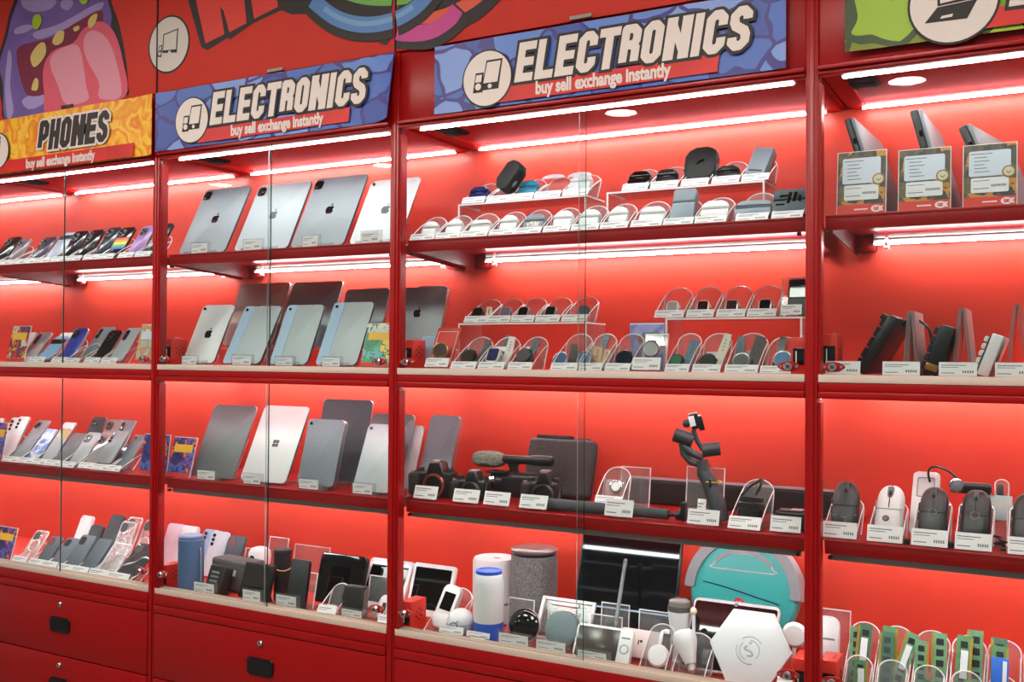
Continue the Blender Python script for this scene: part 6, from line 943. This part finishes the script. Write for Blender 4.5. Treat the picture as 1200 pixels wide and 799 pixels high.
o = thing('keyboard_cable', 'black cable looping up from behind the first keyboard', 'cable', (at_y(1085,436,.17).x, .17, ZD+.004)); b = MB(); b.tube(smooth_loop([(.0, .0, .0), (.010, .01, .05), (.006, .01, .092), (-.012, .01, .112), (-.034, .01, .116), (-.048, .01, .104)], 6, False), .0030, 8); b.build('cord', BLK, o); MB().box(-.004, .010, -.004, .008, -.003, .014, 0, bev=.001).build('plug', BLK, o)
AC2 = clear('amber_acrylic', (226,120,60), .10, (226,110,50))
for x0, x1, h, y, ds in ((1049,1071, .135, .10, 'clear A-shaped prop between the first and the second keyboard'), (1106,1134, .140, .10, 'clear A-shaped prop between the second and the white keyboard'), (1168,1200, .145, .10, 'clear A-shaped prop right of the white keyboard')):
    xa0, xa1 = at_y(x0, 430, y).x, at_y(x1, 430, y).x; prop(ds, (xa0+xa1)/2+.012, y, ZD, .05, h, .16, xa1-xa0-.01)
for l, r, ds in (((967,437.5),(1008,438.5), 'price card at the foot of the alarm box on the keyboard deck'), ((1034,438.5),(1078,439), 'price card right of the first keyboard'), ((1100,439.5),(1145,440), 'price card between the second and the white keyboard'), ((1166,440.5),(1212,441), 'price card right of the white keyboard')): card(ds, l, r, .046, ZD, .028, .15)
# ---- mice, lower shelf
z = Z2; MG = M('mouse_grey_black', (30,31,34), .42); MBk = M('mouse_black', (17,18,20), .38); MW = M('mouse_white', (212,212,214), .45)
def mouse(label, x, y, z, m, style, a=.62, yaw=0., group='computer mice on display'):
    o = thing('computer_mouse', label, 'mouse', (x, y, z), (-a, 0, yaw), group); rx, ry, rz, e = .0305, .021, .060, .78; k = 2/e; b = MB(); b.ball((0, .004, rz), (rx, ry, rz), 0, 36, 26, e=e)
    for v in b.b.verts:
        u = (v.co.z-rz)/rz; v.co.x *= 1-.10*max(0, 1-abs(u)*1.4)+.03*(-u); v.co.y = v.co.y*(1-.16*u) if v.co.y < .004 else .004+(v.co.y-.004)*.35
    b.build('shell', m, o, angle=180)
    S_ = lambda px_, pz: .004-ry*max(0., 1-abs(px_/rx)**k-abs((pz-rz)/rz)**k)**(1/k)*(1-.16*(pz-rz)/rz)
    g2 = M('mouse_groove', (14,14,15), .6); zs = [rz*(1.02+.92*q/10) for q in range(11)]
    MB().tube([(0, S_(0, q)-.0002, q) for q in zs], .0011, 6).build('button_gap', g2, o); MB().tube([(rx*.86*math.cos(t), S_(rx*.86*math.cos(t), rz*1.03-.004*math.sin(t))-.0002, rz*1.03-.004*math.sin(t)) for t in [PI*q/12 for q in range(13)]], .0009, 6).build('seam', g2 if m is not MW else M('seam_grey', (130,130,134), .5), o)
    zw = rz*1.55; MB().box(-.0065, .0065, S_(0, zw)-.0015, S_(0, zw)+.008, zw-.017, zw+.019, 0, bev=.003).build('wheel_well', M('well_dark', (36,36,38), .4) if m is not MW else M('well_grey', (90,92,96), .4), o); MB().lathe([(.008, -.003), (.009, -.002), (.009, .002), (.008, .003)], 24, (0, S_(0, zw)+.0045, zw+.004), 'x').build('scroll_wheel', BLK, o)
    for q in (-1, 1): zz = rz*1.05+q*.011; MB().box(-rx*.99, -rx*.80, S_(-rx*.9, zz)+.003, S_(-rx*.9, zz)+.011, zz-.008, zz+.008, 0, bev=.002).build('side_button', M('side_dark', (24,24,26), .4) if m is not MW else GRY, o)
    if style == 'emblem': MB().lathe([(.007, 0), (.006, -.0016), (.001, -.002)], 18, (-.003, S_(-.003, rz*.60)-.0002, rz*.60), 'y').build('emblem', M('emblem_maroon', (90,22,34), .3), o)
    if style == 'lines':
        b = MB(); b.tube([(-.024, S_(-.024, rz*.62)-.0003, rz*.62), (0, S_(0, rz*.50)-.0003, rz*.50), (.024, S_(.024, rz*.66)-.0003, rz*.66)], .0010, 6); b.tube([(.002, S_(.002, rz*.48)-.0003, rz*.48), (.003, S_(.003, rz*.25)-.0003, rz*.25)], .0010, 6); b.build('grey_line', GRY, o)
    if style == 'ring': MB().tube([(.008*math.cos(t), S_(.008*math.cos(t), rz*.95+.008*math.sin(t))-.0003, rz*.95+.008*math.sin(t)) for t in [2*PI*q/20 for q in range(20)]], .0008, 5, 0, True).build('emblem_ring', GRY, o)
    return o
MS = [((963,632),(1004,634.5), 990, MG, 'lines', 'grey black mouse with thin pale lines, next to the upright'), ((1015,636),(1058,638), 1040, MW, 'emblem', 'white mouse with a dark round emblem'), ((1067,640),(1111,643), 1092, MG, 'ring', 'dark mouse in front of the white dock'), ((1118,645),(1163,647), 1142, MBk, 'ring', 'black mouse below the webcam'), ((1180,649),(1226,652), 1203, MBk, 'plain', 'black mouse cut off by the picture edge')]
for k, (l, r, cx, m, st, ds) in enumerate(MS):
    P_, xx, ww = podpx(l, r, .056, Z2, h=.105 if k > 1 else .090, a=.62, d=.058, label=f'clear pod with price card holding the {ds.split(",")[0]}', ch=.034, ca=.35)
    mouse(ds, at_y(cx, l[1]-30, .10).x, .090, Z2+.006, m, st, a=.50 if k != 1 else .56, yaw=(.05 if k == 0 else -.05))
g = Lean((1066,612),(1098,613),(1071,556), .155, Z2+.03, Z2+.002); o = g.root('mouse_dock', 'white dock with a shallow square recess behind the third mouse', 'dock', None, .012); MB().prism(rrect(g.w, g.L, .008, -g.w/2, 0), 'y', 0, .012, 0, bev=.003, seg=2).build('body', M('dock_white', (212,216,218), .45), o); MB().tube([(p[0], -.0003, p[1]) for p in rrect(g.w*.62, g.L*.30, .003, -g.w*.31, g.L*.60)], .0012, 6, 0, True).build('recess_line', GRY, o); MB().box(-g.w*.3, g.w*.3, -.0004, .001, g.L*.605, g.L*.895).build('recess', M('dock_grey', (192,198,200), .5), o)
wc = at_y(1137,575,.165); o = thing('webcam', 'black bar webcam with a silver ringed lens above the black mouse', 'webcam', (wc.x, .165, wc.z-.012)); MB().box(-.040, .040, -.010, .012, 0, .024, 0, bev=.008, seg=3).build('body', BLK, o); MB().lathe([(.015, -.008), (.015, -.014), (.0125, -.0155), (.011, -.013)], 28, (-.026, 0, .017), 'y').build('lens_ring', CHR, o); MB().lathe([(.0112, -.0138), (.006, -.0155), (.001, -.016)], 24, (-.026, 0, .017), 'y').build('lens', GRY, o)
MB().tube([(0, .006, .002), (.004, .012, -.03), (.002, .012, -(wc.z-.012-Z2)+.004)], [.007, .008, .012], 12).build('clip_stand', BLK, o); MB().box(-.03, .03, -.015, .035, -(wc.z-.012-Z2)+.0005, -(wc.z-.012-Z2)+.006, 0, bev=.002).build('foot', BLK, o); b = MB(); b.tube(smooth_loop([(-.02, .012, .014), (-.030, .016, .032), (-.050, .018, .046), (-.075, .02, .050), (-.085, .03, .03), (-.07, .05, -.03)], 6, False), .0026, 8); b.build('cord', BLK, o)
P_, xx, ww = podpx((1163,646),(1181,647), .13, Z2, h=.13, a=.3, label='clear pod behind the mice holding the pale square adapter', card=False); o = thing('adapter', 'pale grey square adapter with a yellow line and a black plug on top', 'adapter', (at_y(1172,630,.16).x-.004, .158, Z2+.045), (-.2, 0, 0)); roundbox(.046, .012, .052, M('adapter_grey', (170,184,188), .5), .002, 'body', o); MB().box(-.0225, .0225, -.0006, .001, .034, .0355).build('yellow_line', YW, o); MB().box(-.006, .006, .002, .010, .052, .076, 0, bev=.003).build('plug', DGR, o)
MB().prism([(.006, -.040), (.02, -.044), (.012, .0), (.006, .0)], 'x', -.012, .012).build('leg', ACR, o)
o = thing('cable_tangle', 'small black cable bundle lying below the pale square adapter', 'cable', (at_y(1172,642,.075).x, .074, Z2+.003)); b = MB(); random.seed(5); b.tube(smooth_loop([(random.uniform(-.011,.011), random.uniform(-.008,.010), .003+.003*q) for q in range(9)], 5, False), .0026, 6); b.build('cord', BLK, o); roundbox(.010, .008, .006, BLK, .001, 'plug', o, (.006, -.012, 0))
for px_, py, ds in ((1062,640, 'tiny black plug between the white and the third mouse'), (1114,646, 'tiny black plug between the third mouse and the black mouse')): q = at_y(px_, py, .058); o = thing('small_plug', ds, 'plug', (q.x, .060, Z2), group='tiny plugs between the mice'); roundbox(.011, .014, .012, BLK, .002, 'body', o); MB().cyl((0, .013, .006), (0, .026, .004), .003, 0, 8).build('cord_stub', BLK, o)
# ---- memory sticks, bottom deck
z = ZB; GP = [M('board_green', (108,156,116), .5, noise=.15, scale=80), M('board_leaf', (92,140,96), .5, noise=.15, scale=80), M('board_pine', (76,116,92), .5, noise=.15, scale=80)]; CH = M('chip_black', (34,36,38), .5); GOLD = M('contact_gold', (206,166,70), .35, .5); BLUE = M('heatsink_blue', (52,110,210), .35, .3); NAVY2 = M('module_slate', (58,70,78), .5)
def ram(label, x, y, z, m, L=.133, w=.030, a=.22, tilt=0., yaw=0., edge=-1, chips=5, sticker=False, cm=None):
    o = thing('memory_stick', label, 'memory stick', (x, y, z), (-a, tilt, yaw), 'memory sticks in the clear pods'); MB().box(-w/2, w/2, 0, .0016, 0, L, 0).build('board', m, o, smooth=False)
    for q in range(chips): MB().box(-w*.25 if edge > 0 else -w*.18, w*.20 if edge > 0 else w*.30, -.0012, .0002, L*.08+q*L*.90/chips, L*.08+q*L*.90/chips+L*.55/chips, 0, bev=.0003, seg=1).build('chip', cm or CH, o)
    b = MB(); b.box(edge*w/2-.0005 if edge > 0 else -w/2-.0005, (w/2+.0005) if edge > 0 else -w/2+.0005, -.0003, .0019, L*.02, L*.98); b.box((w/2-.0045) if edge > 0 else -w/2, w/2 if edge > 0 else -w/2+.0045, -.0003, .0002, L*.03, L*.97); b.build('contacts', GOLD, o, smooth=False)
    if sticker: MB().box(-w*.2, w*.26, -.0017, -.0012, L*.42, L*.80).build('sticker', CARD, o, smooth=False)
    return o
yb = .105
RM = [(996, 735, 0, 'green memory stick, first from the upright', dict(edge=1)), (1012, 732, 2, 'dark green memory stick with a white sticker, second from the upright', dict(edge=-1, sticker=True, tilt=.06)), (1031, 736, 2, 'memory stick with slate chips, left of the crossing sticks', dict(cm=NAVY2, edge=-1)), (1042, 735, 1, 'memory stick with slate chips, among the crossing sticks', dict(cm=NAVY2, edge=1, y=.118)), (1052, 735, 0, 'leaning green memory stick with a white sticker', dict(tilt=.30, sticker=True, edge=-1, y=.098)), (1068, 742, 0, 'bright green memory stick right of the leaning one', dict(edge=1, chips=6)), (1109, 744, 0, 'green memory stick behind a stickered one, fourth pod', dict(edge=-1, y=.118)), (1114, 744, 1, 'green memory stick with a white sticker in the fourth pod', dict(sticker=True, edge=1, tilt=.05)), (1154, 742, 0, 'tall green memory stick behind the blue module', dict(edge=-1, y=.125)), (1161, 748, 2, 'short green memory stick behind the blue module', dict(edge=-1, y=.115, tilt=.02)), (1172, 758, 1, 'green memory stick with gold edge right of the blue module', dict(edge=1)), (1199, 752, 0, 'memory stick at the picture edge', dict(edge=-1))]
for cx, ty, mi, ds, kw in RM:
    yy = kw.pop('y', .108); a_ = .24; x = at_y(cx, ty+45, yy+.02).x; L = min(.30, (at_y(cx, ty, yy+.03).z-ZB)/math.cos(a_)); n = kw.pop('chips', 6); lift = L-.142; ram(ds, x, yy+lift*math.sin(a_), ZB+.014+max(0, lift)*math.cos(a_)*0+0, GP[mi], L=max(.10, L-.014), a=a_, chips=n, **kw)
x = at_y(1162, 790, .09).x; o = thing('memory_module', 'blue heat spreader memory module in the fifth pod', 'memory stick', (x, .092, ZB+.016), (-.24, .02, 0)); hm = .118; MB().box(-.016, .016, 0, .006, 0, hm, 0, bev=.0012).build('heat_spreader', BLUE, o); MB().box(.005, .0125, -.0006, .0004, .006, hm-.006).build('white_stripe', CARD, o); MB().prism([(.002, hm*.55), (.012, hm*.62), (.012, hm*.54), (.005, hm*.46)], 'y', -.0010, .0004).build('mark', WHT, o, smooth=False)
FR = [(1018, 775, 1, 'short green memory stick with a white sticker at the front, second pod', True, -.03), (1068, 790, 2, 'short dark green memory stick leaning at the front of the third pod', True, .28), (1150, 800, 1, 'short memory stick at the front below the blue module', False, 0)]
for cx, ty, mi, ds, stk, tl in FR: x = at_y(cx, ty+20, .08).x; L = (at_y(cx, ty, .085).z-ZB-.012)/math.cos(.2); ram(ds, x, .074, ZB+.012, GP[mi], L=max(.05, L), w=.028, a=.2, tilt=tl, edge=1, chips=4, sticker=stk)
for k, (x0, x1) in enumerate(((982,1020),(1020,1062),(1063,1107),(1108,1152),(1152,1196),(1197,1245))):
    a, c = at_y(x0, 800, .05).x, at_y(x1, 800, .05).x; pod((a+c)/2, .050, ZB, c-a-.003, .150, a=.30, d=.100, ch=.03, ca=.3, label=f'tall clear pod of memory sticks, {ORD[k]} from the left upright'); pod((a+c)/2, .058, ZB+.004, c-a-.012, .090, a=.30, d=.036, card=False, label=f'smaller clear pod nested inside the {ORD[k]} tall pod from the left upright', fin=.7)
    o = thing('accessory_bag', f'clear bag of small parts lying at the foot of the {ORD[k]} tall pod', 'bag', ((a+c)/2, .085, ZB+.007), group='clear bags of small parts'); b = MB(); b.ball((0, .008, .012), (.026, .016, .014), 0, 20, 12, e=.8); random.seed(k)
    for v in b.b.verts: v.co += Vector((random.uniform(-1, 1), random.uniform(-1, 1), random.uniform(-1, 1)))*.0022
    b.build('film', SILI, o); MB().box(-.012, .004, -.006, -.004, .004, .014).build('slip', CARD, o) if k % 2 else MB().box(-.010, .010, .002, .012, .004, .012, bev=.001).build('part', GRY, o)
alarm('red alarm box at the left end of the memory stick deck', at_y(971,800,.06).x, .055, ZB+.001, w=.036, h=.090, d=.07)
o = thing('white_remote', 'white handset in a clear box behind the alarm box, left of the memory sticks', 'handset', (at_y(966,775,.16).x+.002, .16, ZB+.003), (-.12, 0, 0)); MB().prism(rrect(.052, .150, .018, -.026, 0), 'y', 0, .018, 0, bev=.004, seg=2).build('body', WHT, o); MB().box(-.018, .018, -.0006, .001, .10, .104).build('line', GRY, o); MB().lathe([(.006, 0), (.005, -.001)], 18, (.0, 0, .06), 'y').build('button', GRY, o)
easel('tall clear plate stand behind the white handset', at_y(970,775,.16).x, .185, ZB, .075, .158, .13)
# ================================================================ settle every piece on its shelf
bpy.context.view_layer.update()
LEV = [Z1, ZD, Z2, ZB]
for r in [o for o in COL.objects if o.parent is None and 'label' in o and o.get('category') not in ('cabinet', 'panel', 'banner', 'light', 'cover')]:
    ms = [c for c in ([r]+list(r.children_recursive)) if c.type == 'MESH']; lo = min((c.matrix_world @ v.co).z for c in ms for v in c.data.vertices)
    L = [q for q in LEV if q <= r.location.z+.006]
    if L and lo < max(L)+.0004: r.location.z += max(L)+.0004-lo
# ---- small shifts (and sizes) that keep neighbouring pieces from touching
SHIFT = {
    'bronze phone with a square camera, first of the whole phones on the top shelf': (-0.003, 0.0, 0.0, 0.9),
    'black phone with a gold sheen, right of the bronze phone': (0.003, 0.033, 0.0, 0.9),
    'clear pod under the black phone with a gold sheen': (0.012, 0.0, 0.0, 1.0),
    'dark violet phone next to the silver blue one on the top shelf': (-0.003, 0.0, 0.0, 0.9),
    'silver blue phone standing taller than its neighbours on the top shelf': (0.003, 0.0, 0.0, 0.9),
    'clear pod under the black phone just right of the silver blue phone': (0.0, -0.003, 0.0, 1.0),
    'tall slate black phone, left of the rainbow banded phone': (0.0, 0.0, 0.0, 0.95),
    'black phone with a rainbow band': (0.0, 0.0, 0.0, 0.95),
    'clear pod under the pale mirror finish phone right of the orange leaflet': (0.0, 0.02, 0.0, 1.0),
    'grey phone between the deep blue and the black phones': (0.0, 0.04, 0.004, 1.0),
    'clear pod under the grey phone between the deep blue and the black phones': (0.012, 0.0, 0.0, 0.9),
    'white phone with three lenses in a column, by the purple leaflet': (0.0, 0.0, 0.0, 0.95),
    'grey phone with a wide camera, right of the white phone': (0.0, 0.0, 0.0, 0.9),
    'phone showing a picture of blue sky and white clouds': (0.0, 0.0, 0.0, 0.855),
    'light grey phone showing a green and orange picture': (0.003, 0.0, 0.0, 0.9),
    'clear pod under the plain mid grey phone behind the edge': (0.0, 0.003, 0.0, 1.0),
    'clear pod under the light grey phone left of the mirror finish phone': (0.0, -0.007, 0.0, 1.0),
    'clear pod under the mirror finish phone in the front row': (0.0, 0.007, 0.0, 1.0),
    'wide grey phone with lens column, right of the mirror finish phone': (-0.007, -0.014, 0.014, 0.9),
    'purple comic leaflet cut off by the picture edge, on the lower shelf': (-0.007, -0.007, 0.0, 1.0),
    'violet leaflet with orange dots beside the upright on the lower shelf': (0.0, -0.003, 0.0, 1.0),
    'slate phone case showing red through its camera opening': (-0.003, 0.0, 0.0, 0.9),
    'slate phone case behind the edge of the lowest glass': (0.003, 0.0, 0.0, 0.9),
    'blue slate phone case with an oval camera opening': (0.0, 0.0, 0.0, 0.95),
    'clear pod holding the blue slate phone case with an oval camera opening': (0.0, 0.0, 0.0, 0.95),
    'plain slate folio case without camera opening': (0.0, 0.0, 0.0, 0.95),
    'clear pod in front of the plain slate folio case without camera opening': (0.0, -0.003, 0.0, 1.0),
    'white phone case in the back row of the bottom deck': (-0.012, 0.0, 0.0, 1.0),
    'clear ring case touching the upright': (0.0, 0.013, 0.0, 1.0),
    'held price card before the space grey tablet of the top row': (0.0, -0.007, 0.0, 0.9),
    'held price card before the light grey tablet behind the glass edge': (0.0, -0.007, 0.0, 0.9),
    'held price card before the space grey tablet between the light grey and the white tablets': (0.0, -0.007, 0.0, 0.9),
    'held price card before the white silver tablet': (0.0, -0.007, 0.0, 0.9),
    'price card in a clear holder in front of the silver tablet': (0.0, -0.007, 0.0, 0.9),
    'clear plate stand behind the left banded tablet': (0.0, 0.02, 0.0, 1.0),
    'price card in a clear holder in front of the middle banded tablet': (0.0, -0.007, 0.0, 0.9),
    'price card in a clear holder in front of the banded tablet by the leaflet': (0.0, -0.007, 0.0, 0.9),
    'clear plate rising behind the rose gold back row laptop': (0.0, 0.0, 0.0015, 1.0),
    'clear plate rising behind the second back row laptop': (0.0, 0.0, 0.0015, 1.0),
    'clear plate rising behind the third back row laptop': (0.0, 0.0, 0.0015, 1.0),
    'clear plate rising behind the half hidden back row laptop': (0.0, 0.0, 0.0015, 1.0),
    'clear plate stand behind the large graphite tablet': (0.0, 0.02, 0.0, 1.0),
    'clear plate stand behind the large platinum tablet': (0.0, 0.02, 0.0, 1.0),
    'clear plate stand behind the light grey tablet by the upright': (0.0, 0.02, 0.0, 1.0),
    'pink phone case left of the blue speaker': (-0.012, 0.0, 0.0, 1.0),
    'pale blue phone case right of the blue speaker': (0.0, 0.02, 0.0, 1.0),
    'pearl white phone case left of the grey case': (-0.007, 0.0, 0.0, 1.0),
    'black e-reader standing upright right of the tied cylinder speaker': (0.0, -0.003, 0.0, 1.0),
    'coiled white charging cable lying in a clear pod': (0.0, 0.003, 0.0, 1.0),
    'silver bullet shaped device against the upright': (0.0, 0.0, 0.0015, 1.0),
    'clear pod holding the white earbud case next to the upright': (0.0, -0.003, 0.0, 1.0),
    'clear pod holding the wide white earbud case of the front row': (0.0, -0.003, 0.0, 1.0),
    'clear pod holding the white earbud case left of the speckled one': (0.0, 0.003, 0.0, 1.0),
    'white earbud case right of the tall grey box': (-0.003, 0.0, 0.0, 1.0),
    'flat grey blue earbud case': (-0.007, 0.0, 0.0, 1.0),
    'clear pod holding the small navy case': (0.0, -0.003, 0.0, 1.0),
    'clear pod holding the tilted black zip case': (0.0, 0.003, 0.0, 1.0),
    'small navy glossy earbud case on the left riser': (0.003, 0.0, 0.0, 1.0),
    'black zipped case tilted to the right on the left riser': (-0.007, -0.007, 0.007, 1.0),
    'grey white earbud case at the right end of the left riser': (0.007, 0.0, 0.0, 1.0),
    'black oval earbud case on the right riser': (0.003, 0.0, 0.0, 0.95),
    'large black square case with an embossed emblem on the right riser': (0.007, 0.013, 0.007, 0.9),
    'rounded black earbud case right of the large square case': (0.007, 0.0, 0.0, 0.9),
    'grey blue box leaning in the last pod of the right riser': (-0.012, 0.0, 0.007, 0.9),
    'clear pod on the left watch riser, first from the upright': (0.0, 0.003, 0.0, 1.0),
    'beige strap standing beside the black square watch': (-0.007, 0.0, 0.0, 1.0),
    'right riser clear pod holding the steel square watch with a black dial': (-0.003, 0.0, 0.0, 1.0),
    'small black handset standing in a tall clear plate at the end of the riser': (0.0, 0.0, 0.0015, 1.0),
    'price card in front of the small black handset': (0.0, 0.0, 0.004, 1.0),
    'dark round watch lying low in the second pod': (0.0, -0.007, 0.004, 1.0),
    'white watch with a navy lower edge': (-0.003, -0.007, 0.007, 1.0),
    'round watch with a grey and silver face, left of the gap': (0.003, -0.007, 0.007, 1.0),
    'front row clear pod holding the large dark blue faced round watch': (-0.007, 0.0, 0.0, 1.0),
    'large dark blue faced round watch': (0.012, -0.007, 0.004, 1.0),
    'black round watch beside a beige strap': (0.012, 0.0, 0.0, 0.95),
    'grey faced round watch beside a dark strap': (0.007, 0.0, 0.0, 1.0),
    'front row clear pod holding the light blue faced round watch': (-0.012, 0.007, 0.0, 0.9),
    'light blue faced round watch beside the alarm box': (0.024, -0.014, 0.004, 1.0),
    'smoky strap standing behind the dark round watch': (-0.003, 0.0, 0.004, 1.0),
    'blue slate strap end rising above the pods, left': (0.003, 0.026, 0.004, 1.0),
    'pearl strap rising behind the white watch': (0.0, 0.0, 0.004, 1.0),
    'slate strap leaning in the pod left of the gap': (0.0, 0.0, 0.004, 1.0),
    'charcoal strap standing right of the blue and silver watch': (0.0, 0.0, 0.0015, 1.0),
    'grey blue strap end rising behind the glass edge': (0.014, 0.007, 0.004, 1.0),
    'tan strap loop just right of the glass edge': (0.003, 0.0, 0.004, 1.0),
    'second tan strap loop, in front of the large dark blue watch': (0.0, 0.0, 0.004, 1.0),
    'blue grey strap standing right of the green faced watch': (-0.007, 0.0, 0.004, 1.0),
    'long beige strap leaning right of the black round watch': (-0.003, -0.003, 0.004, 1.0),
    'dark strap standing right of the grey faced watch': (0.0, 0.0, 0.004, 1.0),
    'slate strap behind the grey faced watch': (0.012, 0.0, 0.0015, 1.0),
    'thin black strap behind the light blue faced watch': (0.0, 0.0, 0.004, 1.0),
    'purple printed box standing behind the brown leather watch': (-0.003, 0.0, 0.0, 1.0),
    'price card in front of the brown leather watch': (0.0, 0.0, 0.0015, 1.0),
    'black camcorder with a top handle and a grey furry microphone cover': (0.0, 0.02, 0.0, 1.0),
    'dark grey folding gimbal leaning left with a tan rubber band around its grip': (0.003, 0.0, 0.0, 1.0),
    'black camera lens standing in a clear pod right of the gimbal': (0.007, 0.0, 0.004, 1.0),
    'red alarm box half hidden by the right upright of the speaker deck': (0.007, -0.003, 0.0, 1.0),
    'white handheld monitor with a small black screen in a clear pod': (0.007, 0.007, 0.004, 1.0),
    'white ball with a blue ring emblem at the front of the speaker deck': (0.003, 0.007, 0.0, 1.0),
    'wide white cylinder speaker behind the blue and white bottle': (0.0, 0.02, 0.0, 1.0),
    'white bottle shaped speaker with a blue rim and a blue base': (-0.007, 0.0, 0.0, 1.0),
    'tall grey fabric cylinder speaker with a flat dark top': (-0.003, 0.02, 0.0, 1.0),
    'white frame with a clear middle, leaning in front of the fabric speaker': (0.007, 0.007, 0.0, 1.0),
    'price card in a clear holder before the grey disc speaker': (-0.012, 0.0, 0.0, 1.0),
    'price card in a clear holder before the white handheld display': (0.0, -0.003, 0.0, 0.9),
    'white round streaming puck with its plug cable folded upward': (0.012, 0.0, 0.0, 1.0),
    'clear plate stand against the large black screen': (0.0, 0.003, 0.004, 1.0),
    'white bulb shaped camera with a dark glass top, standing upright': (-0.003, 0.003, 0.0015, 1.0),
    'white light bulb lying head up in a clear pod': (0.0, 0.0, 0.0015, 1.0),
    'small cream round sensor beside the bezel of the dark tablet': (0.0, 0.013, 0.0, 1.0),
    'large white hexagonal light panel standing at the front right': (0.0, -0.003, 0.0, 1.0),
    'red alarm box at the left end of the keyboard deck': (0.0, 0.007, 0.0015, 1.0),
    'black keyboard standing on end, closest to the left upright': (-0.007, 0.0, 0.0015, 1.0),
    'black keyboard with bluish keys standing on end, middle of the three': (0.012, 0.0, 0.0, 1.0),
    'black bar webcam with a silver ringed lens above the black mouse': (0.0, 0.013, 0.004, 1.0),
    'pale grey square adapter with a yellow line and a black plug on top': (0.003, 0.013, 0.0, 1.0),
    'small black cable bundle lying below the pale square adapter': (0.0, 0.0, 0.0015, 1.0),
    'tiny black plug between the third mouse and the black mouse': (0.0, 0.003, 0.0, 1.0),
    'green memory stick, first from the upright': (0.012, 0.007, 0.0, 1.0),
    'dark green memory stick with a white sticker, second from the upright': (-0.007, 0.0, 0.0, 1.0),
    'memory stick with slate chips, left of the crossing sticks': (0.012, 0.0, 0.0, 0.95),
    'leaning green memory stick with a white sticker': (-0.012, 0.013, 0.007, 0.9),
    'bright green memory stick right of the leaning one': (0.019, 0.0, 0.0, 0.9),
    'green memory stick behind a stickered one, fourth pod': (-0.015, 0.0, 0.0, 1.0),
    'green memory stick with a white sticker in the fourth pod': (0.019, 0.0, 0.0, 1.0),
    'tall green memory stick behind the blue module': (-0.019, 0.0, 0.0, 1.0),
    'short green memory stick behind the blue module': (0.012, 0.0, 0.0, 1.0),
    'memory stick at the picture edge': (0.019, 0.0, 0.0, 1.0),
    'blue heat spreader memory module in the fifth pod': (0.012, -0.003, 0.0, 1.0),
    'short green memory stick with a white sticker at the front, second pod': (-0.015, -0.003, 0.0, 1.0),
    'short dark green memory stick leaning at the front of the third pod': (0.019, -0.007, 0.0, 0.95),
    'short memory stick at the front below the blue module': (-0.019, -0.003, 0.0, 1.0),
    'clear bag of small parts lying at the foot of the first tall pod': (0.0, 0.0, 0.0015, 1.0),
    'clear bag of small parts lying at the foot of the second tall pod': (0.0, 0.0, 0.0015, 1.0),
    'clear bag of small parts lying at the foot of the third tall pod': (0.0, 0.0, 0.0015, 1.0),
    'clear bag of small parts lying at the foot of the fifth tall pod': (0.0, 0.0, 0.0015, 1.0),
    'clear bag of small parts lying at the foot of the sixth tall pod': (0.0, 0.0, 0.0015, 1.0),
}
for o in COL.objects:
    if o.parent is None and o.get('label') in SHIFT: dx, dy, dz, sc = SHIFT[o['label']]; o.location += Vector((dx, dy, dz)); o.scale = o.scale*sc
